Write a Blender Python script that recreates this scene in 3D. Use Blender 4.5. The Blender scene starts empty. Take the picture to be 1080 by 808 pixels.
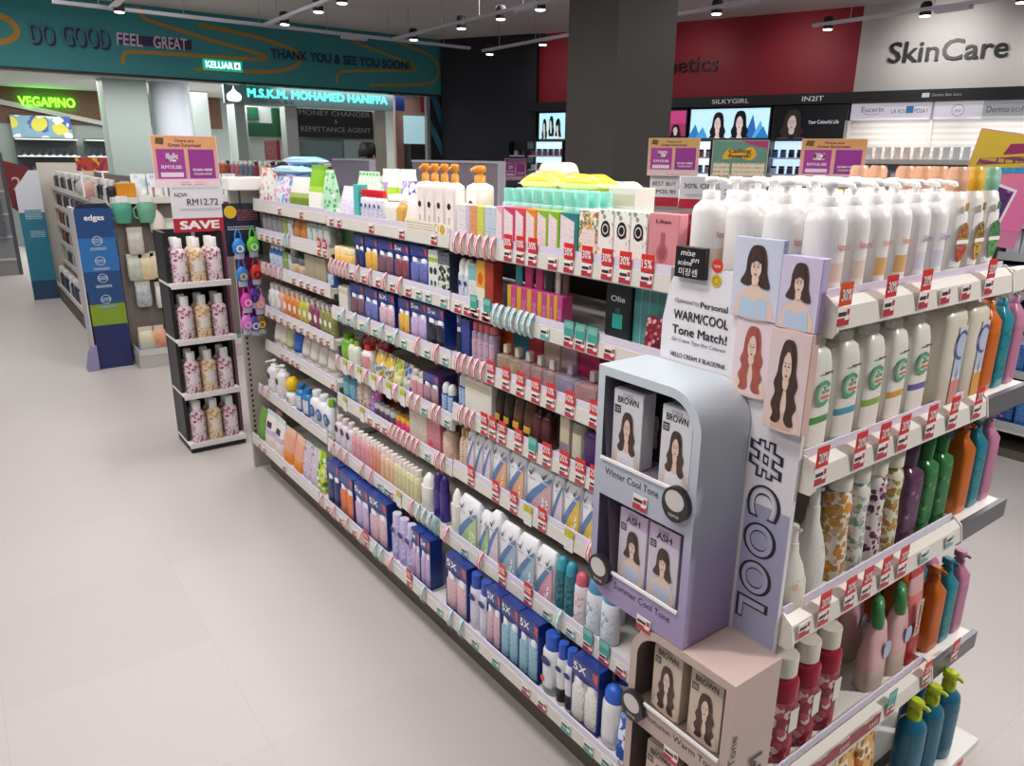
import bpy, math, random
from mathutils import Vector, Matrix
random.seed(7)
SC = bpy.context.scene
COL = SC.collection
PI = math.pi
ORD = ['', 'first', 'second', 'third', 'fourth', 'fifth', 'sixth', 'seventh', 'eighth', 'ninth', 'tenth',
       'eleventh', 'twelfth', 'thirteenth', 'fourteenth', 'fifteenth', 'sixteenth', 'seventeenth', 'eighteenth',
       'nineteenth', 'twentieth']
ORD += ['number %d' % k for k in range(21, 60)]

# ---------------------------------------------------------------- materials
def lin(h):
    h = h.lstrip('#')
    if len(h) == 3:
        h = ''.join(c * 2 for c in h)
    o = []
    for k in (0, 2, 4):
        c = int(h[k:k + 2], 16) / 255
        o.append(c / 12.92 if c <= .04045 else ((c + .055) / 1.055) ** 2.4)
    return (o[0], o[1], o[2], 1)

MC = {}
def base_mat(name):
    m = bpy.data.materials.new(name)
    m.use_nodes = True
    nt = m.node_tree
    return m, nt, nt.nodes['Principled BSDF']

def mat(h, rough=.45, metal=0, emit=0, trans=0, alpha=1):
    key = (h, rough, metal, emit, trans, alpha)
    if key in MC:
        return MC[key]
    m, nt, b = base_mat('plain_' + h.strip('#'))
    b.inputs['Base Color'].default_value = lin(h)
    b.inputs['Roughness'].default_value = rough
    b.inputs['Metallic'].default_value = metal
    if emit:
        b.inputs['Emission Color'].default_value = lin(h)
        b.inputs['Emission Strength'].default_value = emit
    if trans:
        b.inputs['Transmission Weight'].default_value = trans
        b.inputs['IOR'].default_value = 1.3
    if alpha < 1:
        b.inputs['Alpha'].default_value = alpha
    MC[key] = m
    return m

def _math(nt, op, a, bv=None, c=None):
    n = nt.nodes.new('ShaderNodeMath')
    n.operation = op
    for i, v in enumerate((a, bv, c)):
        if v is None:
            continue
        if isinstance(v, (int, float)):
            n.inputs[i].default_value = v
        else:
            nt.links.new(v, n.inputs[i])
    return n.outputs[0]

def _mix(nt, fac, a, b):
    n = nt.nodes.new('ShaderNodeMix')
    n.data_type = 'RGBA'
    if isinstance(fac, (int, float)):
        n.inputs[0].default_value = fac
    else:
        nt.links.new(fac, n.inputs[0])
    for i, v in ((6, a), (7, b)):
        if isinstance(v, tuple):
            n.inputs[i].default_value = v
        else:
            nt.links.new(v, n.inputs[i])
    return n.outputs[2]

def bands_color(nt, bands, coord='Generated'):
    tc = nt.nodes.new('ShaderNodeTexCoord')
    sp = nt.nodes.new('ShaderNodeSeparateXYZ')
    nt.links.new(tc.outputs[coord], sp.inputs[0])
    r = nt.nodes.new('ShaderNodeValToRGB')
    r.color_ramp.interpolation = 'CONSTANT'
    e = r.color_ramp.elements
    while len(e) < len(bands):
        e.new(.5)
    for k, (p, h) in enumerate(bands):
        e[k].position = p
        e[k].color = lin(h)
    nt.links.new(sp.outputs[2], r.inputs[0])
    return r.outputs[0]

def ink_mask(nt, rows, dens, seed=0., word=350.):
    """rows of small print: horizontal lines broken up into words"""
    tc = nt.nodes.new('ShaderNodeTexCoord')
    sp = nt.nodes.new('ShaderNodeSeparateXYZ')
    nt.links.new(tc.outputs['Object'], sp.inputs[0])
    zr = _math(nt, 'MULTIPLY', sp.outputs[2], rows * (1.5 if rows > 50 else 1))
    line = _math(nt, 'LESS_THAN', _math(nt, 'FRACT', zr), .5)
    fl = _math(nt, 'FLOOR', zr)
    cb = nt.nodes.new('ShaderNodeCombineXYZ')
    h = _math(nt, 'ADD', sp.outputs[0], sp.outputs[1])
    nt.links.new(_math(nt, 'MULTIPLY', h, word * (1.5 if rows > 50 else 1)), cb.inputs[0])
    nt.links.new(_math(nt, 'MULTIPLY', fl, 3.7), cb.inputs[1])
    cb.inputs[2].default_value = seed
    nz = nt.nodes.new('ShaderNodeTexNoise')
    nz.inputs['Scale'].default_value = 1
    nz.inputs['Detail'].default_value = 1
    nt.links.new(cb.outputs[0], nz.inputs['Vector'])
    w = _math(nt, 'GREATER_THAN', nz.outputs[0], 1 - dens)
    return _math(nt, 'MULTIPLY', _math(nt, 'MULTIPLY', line, w), .62)

def printmat(base, ink='#3a3f50', rows=220, dens=.5, rough=.4, bands=None, seed=0., word=350.):
    key = ('print', base, ink, rows, dens, rough, str(bands), seed, word)
    if key in MC:
        return MC[key]
    m, nt, b = base_mat('print_' + base.strip('#'))
    bc = bands_color(nt, bands) if bands else lin(base)
    nt.links.new(_mix(nt, ink_mask(nt, rows, dens, seed, word), bc, lin(ink)), b.inputs['Base Color'])
    b.inputs['Roughness'].default_value = rough
    MC[key] = m
    return m

def bandmat(bands, rough=.4, alpha=1):
    key = ('bands', str(bands), rough, alpha)
    if key in MC:
        return MC[key]
    m, nt, b = base_mat('banded')
    nt.links.new(bands_color(nt, bands), b.inputs['Base Color'])
    b.inputs['Roughness'].default_value = rough
    b.inputs['Alpha'].default_value = alpha
    MC[key] = m
    return m

def gradmat(bands, rough=.4):
    key = ('grad', str(bands))
    if key not in MC:
        m = bandmat(bands + [(1.0, bands[-1][1])], rough)
        for n in m.node_tree.nodes:
            if n.bl_idname == 'ShaderNodeValToRGB': n.color_ramp.interpolation = 'LINEAR'
        MC[key] = m
    return MC[key]

def floral(base, cols, scale=45, thr=.42, rough=.4, seed=0., zmin=None):
    """petal spots of several colours scattered over a base"""
    key = ('floral', base, str(cols), scale, thr, rough, seed)
    if key in MC:
        return MC[key]
    m, nt, b = base_mat('floral_' + base.strip('#'))
    tc = nt.nodes.new('ShaderNodeTexCoord')
    c = lin(base)
    for k, h in enumerate(cols):
        mp = nt.nodes.new('ShaderNodeMapping')
        mp.inputs['Location'].default_value = (seed + k * 1.37, k * 2.1, k * .77)
        nt.links.new(tc.outputs['Object'], mp.inputs[0])
        v = nt.nodes.new('ShaderNodeTexVoronoi')
        v.inputs['Scale'].default_value = scale * (1 + .35 * k)
        nt.links.new(mp.outputs[0], v.inputs['Vector'])
        nz = nt.nodes.new('ShaderNodeTexNoise')
        nz.inputs['Scale'].default_value = scale * 2.5
        nt.links.new(mp.outputs[0], nz.inputs['Vector'])
        dist = _math(nt, 'ADD', v.outputs['Distance'], _math(nt, 'MULTIPLY', _math(nt, 'SUBTRACT', nz.outputs[0], .5), .35))
        sx = nt.nodes.new('ShaderNodeSeparateColor')
        nt.links.new(v.outputs['Color'], sx.inputs[0])
        pick = _math(nt, 'GREATER_THAN', sx.outputs[0], .35)
        f = _math(nt, 'MULTIPLY', _math(nt, 'LESS_THAN', dist, thr), pick)
        c = _mix(nt, f, c, lin(h))
    nt.links.new(c, b.inputs['Base Color'])
    b.inputs['Roughness'].default_value = rough
    MC[key] = m
    return m

def mottled(name, h1, h2, scale, rough=.6, bump=0, stretch=(1, 1, 1), metal=0):
    key = ('mott', name)
    if key in MC:
        return MC[key]
    m, nt, b = base_mat(name)
    tc = nt.nodes.new('ShaderNodeTexCoord')
    mp = nt.nodes.new('ShaderNodeMapping')
    mp.inputs['Scale'].default_value = stretch
    nt.links.new(tc.outputs['Object'], mp.inputs[0])
    nz = nt.nodes.new('ShaderNodeTexNoise')
    nz.inputs['Scale'].default_value = scale
    nz.inputs['Detail'].default_value = 6
    nt.links.new(mp.outputs[0], nz.inputs['Vector'])
    nt.links.new(_mix(nt, nz.outputs[0], lin(h1), lin(h2)), b.inputs['Base Color'])
    b.inputs['Roughness'].default_value = rough
    b.inputs['Metallic'].default_value = metal
    if bump:
        bp = nt.nodes.new('ShaderNodeBump')
        bp.inputs['Strength'].default_value = bump
        nt.links.new(nz.outputs[0], bp.inputs['Height'])
        nt.links.new(bp.outputs[0], b.inputs['Normal'])
    MC[key] = m
    return m

# ---------------------------------------------------------------- mesh builder
GLY = {}
def glyphs(s, bold=0., shear=0.):
    key = (s, bold, shear)
    if key in GLY:
        return GLY[key]
    cu = bpy.data.curves.new('t', 'FONT')
    cu.body = s
    cu.offset = bold
    cu.shear = shear
    cu.resolution_u = 7 if len(s) == 1 else 3
    ob = bpy.data.objects.new('t', cu)
    COL.objects.link(ob)
    dg = bpy.context.evaluated_depsgraph_get()
    me = bpy.data.meshes.new_from_object(ob.evaluated_get(dg))
    vs = [(v.co.x, v.co.y) for v in me.vertices]
    fs = [tuple(p.vertices) for p in me.polygons]
    bpy.data.objects.remove(ob)
    bpy.data.curves.remove(cu)
    bpy.data.meshes.remove(me)
    if not vs:
        vs = [(0, 0)]
    x0 = min(v[0] for v in vs); x1 = max(v[0] for v in vs)
    GLY[key] = (vs, fs, x0, x1)
    return GLY[key]

def sgnpow(c, e):
    return math.copysign(abs(c) ** e, c)

def catmull(pts, n=4):
    o = []
    L = len(pts)
    for i in range(L):
        p0, p1, p2, p3 = pts[i - 1], pts[i], pts[(i + 1) % L], pts[(i + 2) % L]
        for k in range(n):
            t = k / n
            o.append(tuple(.5 * (2 * b + (c - a) * t + (2 * a - 5 * b + 4 * c - d) * t * t + (3 * b - a - 3 * c + d) * t ** 3)
                           for a, b, c, d in zip(p0, p1, p2, p3)))
    return o

UX = (0, -1, 0)
VZ = (0, 0, 1)
class MB:
    def __init__(s):
        s.v = []; s.f = []; s.m = []; s.s = []; s.mats = []
    def mi(s, m):
        if m not in s.mats:
            s.mats.append(m)
        return s.mats.index(m)
    def add(s, vs, fs, m, smooth=False):
        o = len(s.v); k = s.mi(m)
        s.v += [tuple(v) for v in vs]
        for f in fs:
            s.f.append(tuple(i + o for i in f)); s.m.append(k); s.s.append(smooth)
        return s
    def box(s, x0, y0, z0, x1, y1, z1, m, c=0.):
        if x0 > x1: x0, x1 = x1, x0
        if y0 > y1: y0, y1 = y1, y0
        if z0 > z1: z0, z1 = z1, z0
        if c <= 0:
            v = [(x, y, z) for z in (z0, z1) for x, y in ((x0, y0), (x1, y0), (x1, y1), (x0, y1))]
            return s.add(v, [(3, 2, 1, 0), (4, 5, 6, 7), (0, 1, 5, 4), (1, 2, 6, 5), (2, 3, 7, 6), (3, 0, 4, 7)], m)
        c = min(c, (x1 - x0) / 2.1, (y1 - y0) / 2.1, (z1 - z0) / 2.1)
        def ring(i, z):
            a, b, d, e = x0 + i, y0 + i, x1 - i, y1 - i
            k = c * .8 if i == 0 else 0.
            k = max(c - i, c * .15)
            return [(a + k, b, z), (d - k, b, z), (d, b + k, z), (d, e - k, z), (d - k, e, z), (a + k, e, z), (a, e - k, z), (a, b + k, z)]
        R = [ring(c * .7, z0), ring(0, z0 + c), ring(0, z1 - c), ring(c * .7, z1)]
        v = [p for r in R for p in r]
        f = [tuple(range(7, -1, -1)), tuple(range(24, 32))]
        for a in range(3):
            for k in range(8):
                f.append((a * 8 + k, a * 8 + (k + 1) % 8, a * 8 + 8 + (k + 1) % 8, a * 8 + 8 + k))
        return s.add(v, f, m)
    def loft(s, secs, m, p=2., n=16, caps=True, smooth=True, mfn=None):
        v = []
        for sec in secs:
            hx, hy, z = sec[:3]
            cx, cy = (sec[3], sec[4]) if len(sec) > 3 else (0, 0)
            for k in range(n):
                t = 2 * PI * (k + .5) / n
                v.append((cx + hx * sgnpow(math.cos(t), 2 / p), cy + hy * sgnpow(math.sin(t), 2 / p), z))
        f = []
        for a in range(len(secs) - 1):
            for k in range(n):
                f.append((a * n + k, a * n + (k + 1) % n, (a + 1) * n + (k + 1) % n, (a + 1) * n + k))
        s.add(v, f, m, smooth)
        if caps:
            o = len(s.v)
            L = len(secs) - 1
            s.add(v[:n], [tuple(range(n - 1, -1, -1))], m)
            s.add(v[L * n:], [tuple(range(n))], m)
        return s
    def patch(s, secs, z0, z1, a, m, p=2., off=.0007, n=8, nz=4):
        """part of the skin of a loft around its front (-x), pushed out a little"""
        def at(z):
            for A, B in zip(secs, secs[1:]):
                if A[2] <= z <= B[2] and B[2] > A[2]:
                    t = (z - A[2]) / (B[2] - A[2])
                    return A[0] + (B[0] - A[0]) * t + off, A[1] + (B[1] - A[1]) * t + off
            return secs[-1][0] + off, secs[-1][1] + off
        v = []
        for j in range(nz + 1):
            z = z0 + (z1 - z0) * j / nz
            hx, hy = at(z)
            for k in range(n + 1):
                t = PI - a + 2 * a * k / n
                v.append((hx * sgnpow(math.cos(t), 2 / p), hy * sgnpow(math.sin(t), 2 / p), z))
        w = n + 1
        f = [(j * w + k, j * w + k + 1, (j + 1) * w + k + 1, (j + 1) * w + k) for j in range(nz) for k in range(n)]
        return s.add(v, f, m, True)
    def poly(s, pts, O, u, v, m, off=0.):
        O = Vector(O); u = Vector(u); v = Vector(v); n = u.cross(v)
        P = [O + u * a + v * b + n * off for a, b in pts]
        return s.add(P, [tuple(range(len(P)))], m)
    def rect(s, a0, b0, a1, b1, O, u, v, m, off=0.):
        return s.poly([(a0, b0), (a1, b0), (a1, b1), (a0, b1)], O, u, v, m, off)
    def ell(s, ca, cb, ra, rb, O, u, v, m, off=0., n=18, rot=0.):
        P = []
        for k in range(n):
            t = 2 * PI * k / n
            a, b = ra * math.cos(t), rb * math.sin(t)
            P.append((ca + a * math.cos(rot) - b * math.sin(rot), cb + a * math.sin(rot) + b * math.cos(rot)))
        return s.poly(P, O, u, v, m, off)
    def ring2(s, ca, cb, r0, r1, O, u, v, m, off=0., n=24, a0=0., a1=2 * PI, ry=1.):
        for k in range(n):
            t, w = a0 + (a1 - a0) * k / n, a0 + (a1 - a0) * (k + 1) / n
            s.poly([(ca + r * math.cos(q), cb + r * ry * math.sin(q)) for r, q in ((r0, t), (r1, t), (r1, w), (r0, w))], O, u, v, m, off)
        return s
    def text(s, txt, a, b, size, O, u, v, m, off=.0005, align='l', width=None, bold=0., shear=0.):
        if bold and len(txt) > 1:
            g0 = glyphs(txt, 0., shear)
            gw = (size / .7 if width is None else width / max(g0[3] - g0[2], 1e-4))
            for i, (sx, sy) in enumerate(((-1, -1), (1, -1), (1, 1), (-1, 1))):
                s.text(txt, a + sx * bold * gw * .8, b + sy * bold * size, size, O, u, v, m, off + i * max(.00012, size * .008), align, width, 0., shear)
            return s
        vs, fs, x0, x1 = glyphs(txt, bold, shear)
        k = size / .7
        kx = k if width is None else width / max(x1 - x0, 1e-4)
        sh = {'l': -x0, 'c': -(x0 + x1) / 2, 'r': -x1}[align]
        O = Vector(O); u = Vector(u); v = Vector(v); n = u.cross(v)
        P = [O + u * (a + (x + sh) * kx) + v * (b + y * k) + n * off for x, y in vs]
        return s.add(P, fs, m)
    def text3(s, txt, a, b, size, O, u, v, m, depth, **kw):
        """lettering with real thickness"""
        base = len(s.v); fb = len(s.f)
        s.text(txt, a, b, size, O, u, v, m, off=depth, **kw)
        n = Vector(u).cross(Vector(v))
        new = s.f[fb:]
        cnt = {}
        for f in new:
            for i in range(len(f)):
                e = (f[i], f[(i + 1) % len(f)])
                cnt[e] = cnt.get(e, 0) + 1
        bnd = [e for e in cnt if (e[1], e[0]) not in cnt]
        mp = {}
        for e in bnd:
            for i in e:
                if i not in mp:
                    mp[i] = len(s.v)
                    s.v.append(tuple(Vector(s.v[i]) - n * depth))
        k = s.mi(m)
        for a_, b_ in bnd:
            s.f.append((b_, a_, mp[a_], mp[b_])); s.m.append(k); s.s.append(False)
        return s
    def prism(s, pts, O, u, v, d, m, mside=None):
        """polygon pts in the plane (O,u,v), extruded by d along u x v"""
        O = Vector(O); u = Vector(u); v = Vector(v); n = u.cross(v)
        A = [O + u * a + v * b for a, b in pts]
        B = [q + n * d for q in A]
        L = len(pts)
        s.add(A + B, [tuple(range(L - 1, -1, -1)), tuple(range(L, 2 * L))], m)
        s.add(A + B, [(k, (k + 1) % L, L + (k + 1) % L, L + k) for k in range(L)], mside or m)
        return s
    def tube(s, pts, r, m, n=8, caps=True):
        rings = []
        P = [Vector(p) for p in pts]
        for i, p in enumerate(P):
            d = (P[min(i + 1, len(P) - 1)] - P[max(i - 1, 0)]).normalized()
            a = d.orthogonal().normalized() if i == 0 else (rings[-1][1] - d * rings[-1][1].dot(d)).normalized()
            rr = r[i] if isinstance(r, (list, tuple)) else r
            rings.append((p, a, d.cross(a), rr))
        v = [p + (a * math.cos(2 * PI * k / n) + b * math.sin(2 * PI * k / n)) * rr for p, a, b, rr in rings for k in range(n)]
        f = [(i * n + k, i * n + (k + 1) % n, (i + 1) * n + (k + 1) % n, (i + 1) * n + k) for i in range(len(P) - 1) for k in range(n)]
        s.add(v, f, m, True)
        if caps:
            s.add(v[:n], [tuple(range(n - 1, -1, -1))], m)
            s.add(v[-n:], [tuple(range(n))], m)
        return s
    def mesh(s, name):
        me = bpy.data.meshes.new(name)
        me.from_pydata(s.v, [], s.f)
        for m in s.mats:
            me.materials.append(m)
        me.polygons.foreach_set('material_index', s.m)
        me.polygons.foreach_set('use_smooth', s.s)
        me.update()
        return me

# ---------------------------------------------------------------- scene objects
def tag(o, label=None, cat=None, group=None, kind=None):
    if label: o['label'] = label
    if cat: o['category'] = cat
    if group: o['group'] = group
    if kind: o['kind'] = kind
    return o

def thing(name, loc=(0, 0, 0), rz=0, label=None, cat=None, group=None):
    o = bpy.data.objects.new(name, None)
    COL.objects.link(o)
    o.location = loc
    o.rotation_euler = (0, 0, rz)
    o.empty_display_size = .05
    return tag(o, label, cat, group)

def part(name, mb, parent=None, label=None):
    o = bpy.data.objects.new(name, mb.mesh(name))
    COL.objects.link(o)
    if parent:
        o.parent = parent
    if label:
        o['label'] = label
    return o

def solo(name, mb, label, cat, group=None, loc=(0, 0, 0), rz=0):
    o = part(name, mb)
    o.location = loc
    o.rotation_euler = (0, 0, rz)
    return tag(o, label, cat, group)

def struct(name, mb):
    return tag(part(name, mb), kind='structure')

def dup(root):
    r = root.copy(); COL.objects.link(r)
    for ch in root.children:
        c = ch.copy(); COL.objects.link(c); c.parent = r
        for g in ch.children:
            d = g.copy(); COL.objects.link(d); d.parent = c
    return r

PROTO = {}
USED = set()
def spawn(key, build, loc, rz=0):
    """first call builds the thing, later calls copy it part by part"""
    if key not in PROTO:
        PROTO[key] = build()
        o = PROTO[key]
    else:
        o = dup(PROTO[key])
    o.location = loc
    o.rotation_euler = (0, 0, rz)
    for k in ('label', 'group'):
        if k in o: del o[k]
    return o

PEND = []
def later(o, desc, cat, where, group, key):
    o['category'] = cat
    PEND.append((o, desc, where, group, key))

def finish_labels(end_word):
    G = {}
    for o, desc, where, group, key in PEND:
        G.setdefault((desc, where), []).append((key, o, group))
    for (desc, where), L in G.items():
        L.sort(key=lambda t: t[0])
        for i, (k, o, group) in enumerate(L):
            w = 'near end'
            for kx, vx in end_word.items():
                if kx in where: w = vx

            if len(L) == 1:
                o['label'] = desc + ', ' + where
            else:
                o['label'] = '%s, %s from %s, %s' % (desc, ORD[i + 1], w, where)
            if len(o['label'].split()) > 16: print('LONG', o['label'])
            o['group'] = group
# ---------------------------------------------------------------- products (front faces local -x)
WHITE = '#f2f0ee'
def profile(style):
    """(half width, depth factor, z) in fractions; neck height; roundness"""
    return {
        'round': ([(.94, .94, 0), (1, 1, .02), (1, 1, .66), (.93, .93, .72), (.5, .5, .79)], .79, 2.0),
        'oval': ([(.9, .8, 0), (.98, .95, .02), (1, 1, .4), (.96, .96, .68), (.7, .7, .76), (.45, .55, .8)], .8, 2.4),
        'square': ([(.95, .95, 0), (1, 1, .015), (1, 1, .64), (.93, .93, .69), (.42, .42, .74)], .74, 4.5),
        'spray': ([(.95, .95, 0), (1, 1, .015), (1, 1, .7), (.9, .9, .74), (.82, .82, .755)], .755, 2.0),
        'stick': ([(.95, .9, 0), (1, .95, .02), (.92, .9, .3), (.97, .95, .6), (.97, .95, .64)], .64, 2.6),
        'slim': ([(.95, .95, 0), (1, 1, .015), (1, 1, .76), (.8, .8, .8), (.5, .5, .82)], .82, 2.2),
        'waist': ([(.9, .9, 0), (1, 1, .03), (.98, .98, .25), (.8, .85, .5), (.92, .92, .7), (.8, .8, .78), (.4, .45, .83)], .83, 2.4),
        'cone': ([(.95, .95, 0), (1, 1, .03), (1, 1, .3), (.75, .75, .5), (.42, .42, .66), (.36, .36, .8)], .8, 2.2),
        'hex': ([(.95, .95, 0), (1, 1, .015), (1, 1, .70), (.55, .55, .79), (.42, .42, .82)], .82, 5.0),
    }[style]

def cap_geo(mb, kind, w, d, z, h, m):
    rx, ry = d / 2, w / 2
    if kind == 'dome':
        mb.loft([(rx * .86, ry * .86, z)] + [(rx * .86 * math.cos(t), ry * .86 * math.cos(t), z + (h - z) * (.45 + .55 * math.sin(t))) for t in (0, .4, .8, 1.15, 1.45)], m, 2.0)
    elif kind == 'cyl':
        mb.loft([(rx * .55, ry * .55, z), (rx * .55, ry * .55, h - .002), (rx * .5, ry * .5, h)], m, 2.0)
    elif kind == 'wide':
        mb.loft([(rx * .8, ry * .8, z), (rx * .8, ry * .8, h - .003), (rx * .74, ry * .74, h)], m, 2.0)
    elif kind == 'flip':
        mb.loft([(rx * .62, ry * .5, z), (rx * .66, ry * .54, z + (h - z) * .4), (rx * .66, ry * .54, h - .004), (rx * .56, ry * .45, h)], m, 2.4)
    elif kind == 'pump':
        q = h - z
        r = min(rx, ry)
        mb.loft([(r * .5, r * .5, z - .004), (r * .5, r * .5, z + q * .36), (r * .42, r * .42, z + q * .4)], m, 2.0)
        mb.loft([(r * .17, r * .17, z + q * .38), (r * .17, r * .17, z + q * .72)], m, 2.0, 10)
        mb.loft([(r * .3, r * .3, z + q * .7), (r * .42, r * .42, z + q * .78), (r * .42, r * .42, z + q * .94), (r * .3, r * .3, h)], m, 2.0)
        mb.tube([(-r * .2, 0, z + q * .86), (-r * .8, 0, z + q * .86), (-r * 1.15, 0, z + q * .8), (-r * 1.2, 0, z + q * .68)], r * .13, m, 8)
    elif kind == 'lock':
        q = h - z
        r = min(rx, ry)
        mb.loft([(r * .5, r * .5, z - .004), (r * .5, r * .5, z + q * .4), (r * .3, r * .3, z + q * .45), (r * .3, r * .3, z + q * .6), (r * .55, r * .5, z + q * .64), (r * .55, r * .5, z + q * .92), (r * .4, r * .36, h)], m, 2.4)
        mb.tube([(-r * .4, 0, z + q * .8), (-r * .8, 0, z + q * .78), (-r * .95, 0, z + q * .7)], r * .16, m, 8)
    elif kind == 'nozzle':
        mb.loft([(rx * .3, ry * .3, z), (rx * .26, ry * .26, h)], m, 2.0)
        mb.tube([(0, 0, h - .006), (-rx * .5, 0, h - .006)], rx * .12, m, 6)
    elif kind == 'pointed':
        mb.loft([(rx * .8, ry * .8, z), (rx * .75, ry * .7, z + (h - z) * .5), (rx * .3, ry * .3, h - .004), (rx * .08, ry * .08, h)], m, 2.2)

def bottle(name, w, h, d, style='round', cap='cyl', col=WHITE, ccol=WHITE, label=None, lz=(.12, .6), la=1.0, extra=None, lettering=None, lcol='#333344', rough=.3, body=None, capn='cap'):
    def build():
        r = thing(name)
        fr, neck, p = profile(style)
        secs = [(d / 2 * b, w / 2 * a, z * h) for a, b, z in fr]
        mb = MB().loft(secs, body or mat(col, rough), p, 18)
        part('bottle_body', mb, r)
        mb = MB(); cap_geo(mb, cap, w, d, neck * h, h, mat(ccol, .35))
        part('pump_head' if cap == 'pump' else capn, mb, r)
        if label:
            mb = MB().patch(secs, lz[0] * h, lz[1] * h, la, label, p)
            lb = part('label', mb, r)
            if extra or lettering:
                mb = MB()
                O = (-d / 2 - .0012, 0, 0)
                for e in (extra or []):
                    if e[0] == 'dot':
                        mb.ell(e[1] * w, e[2] * h, e[3] * w, e[4] * w if len(e) > 5 else e[3] * w, O, UX, VZ, mat(e[-1], .4), .0004)
                    elif e[0] == 'ring':
                        mb.ring2(e[1] * w, e[2] * h, e[3] * w, e[4] * w, O, UX, VZ, mat(e[-1], .4), .0006)
                    elif e[0] == 'rect':
                        mb.rect(e[1] * w, e[2] * h, e[3] * w, e[4] * h, O, UX, VZ, mat(e[-1], .4), .0005)
                if lettering:
                    for t, a, b, s, wd in lettering:
                        mb.text(t, a * w, b * h, s * h, O, UX, VZ, mat(lcol, .4), .0009, 'c', wd * w)
                part('emblem', mb, lb)
        return r
    return build

def carton(name, w, h, d, col, art=None, side=None):
    def build():
        r = thing(name)
        part('carton', MB().box(-d / 2, -w / 2, 0, d / 2, w / 2, h, mat(side or col, .4), .0012), r)
        O = (-d / 2 - .0004, 0, 0)
        mb = MB()
        a = dict(art or {})
        mb.rect(-w / 2 + .001, .001, w / 2 - .001, h - .001, O, UX, VZ, a.get('front') or mat(col, .4))
        for e in a.get('shapes', []):
            if e[0] == 'dot':
                mb.ell(e[1] * w, e[2] * h, e[3] * w, e[4] * h, O, UX, VZ, mat(e[5], .4), .0003 * (e[6] if len(e) > 6 else 1))
            elif e[0] == 'rect':
                mb.rect(e[1] * w, e[2] * h, e[3] * w, e[4] * h, O, UX, VZ, e[5] if not isinstance(e[5], str) else mat(e[5], .4), .0003 * (e[6] if len(e) > 6 else 1))
            elif e[0] == 'poly':
                mb.poly([(x * w, y * h) for x, y in e[1]], O, UX, VZ, e[2] if not isinstance(e[2], str) else mat(e[2], .4), .0003 * (e[3] if len(e) > 3 else 1))
            elif e[0] == 'text':
                mb.text(e[1], e[2] * w, e[3] * h, e[4] * h, O, UX, VZ, mat(e[6], .4), .0012, 'c', e[5] * w, bold=.015)
        part('front_print', mb, r)
        return r
    return build

def twinbox(name, w, h, d, blue='#1c3784', panel='#c9b3d9', bot='#b9a6cf', head='5X', accent='#d8574a', cap='#e8e6ee'):
    """gift box with a clear lower front, two bottles inside and a printed header"""
    def build():
        r = thing(name)
        mb = MB().box(-d / 2 + .006, -w / 2, 0, d / 2, w / 2, h, mat(blue, .3), .001)
        mb.box(-d / 2, -w / 2, h * .72, -d / 2 + .007, w / 2, h, mat(blue, .3))
        mb.box(-d / 2, -w / 2, 0, -d / 2 + .007, w / 2, h * .05, mat(blue, .3))
        mb.box(-d / 2, w / 2 - .003, 0, -d / 2 + .007, w / 2, h * .74, mat(blue, .3))
        mb.box(-d / 2, -w / 2, 0, -d / 2 + .007, -w / 2 + .003, h * .74, mat(blue, .3))
        part('carton', mb, r)
        O = (-d / 2 - .0004, 0, 0)
        mb = MB().rect(-w / 2 + .002, h * .05, w / 2 - .002, h * .73, (-d / 2 + .0055, 0, 0), UX, VZ, mat(panel, .35))
        part('window_panel', mb, r)
        for k in (-1, 1):
            bw = w * .235
            secs = [(.007, bw * .9, h * .06), (.009, bw, h * .08), (.009, bw, h * .54), (.006, bw * .62, h * .6)]
            mb = MB()
            M_ = printmat(bot, '#46427a', 160, .45, .3)
            mb.loft([(a, b, z, -d / 2 + .004, k * w * .245) for a, b, z in secs], M_, 2.4, 12)
            mb.loft([(.006, bw * .62, h * .59, -d / 2 + .004, k * w * .245), (.006, bw * .6, h * .69, -d / 2 + .004, k * w * .245), (.003, bw * .4, h * .71, -d / 2 + .004, k * w * .245)], mat(cap, .3), 2.2, 12)
            part('bottle', mb, r)
        mb = MB().rect(-w / 2 + .001, h * .745, w / 2 - .001, h * .985, O, UX, VZ, printmat('#2d3f86', '#c4a8c8', 90, .42, .3))
        mb.poly([(w * .26, h * .95), (w * .46, h * .95), (w * .44, h * .78), (w * .34, h * .82)], O, UX, VZ, mat(accent, .4), .0004)
        mb.ell(0, h * .735, w * .26, h * .035, O, UX, VZ, mat('#14246e', .3), .0005)
        if head:
            mb.text(head, -w * .42, h * .82, h * .12, O, UX, VZ, mat('#ffffff', .4), .0009, 'l', w * .46, bold=.02)
        part('header_print', mb, r)
        return r
    return build

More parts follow.
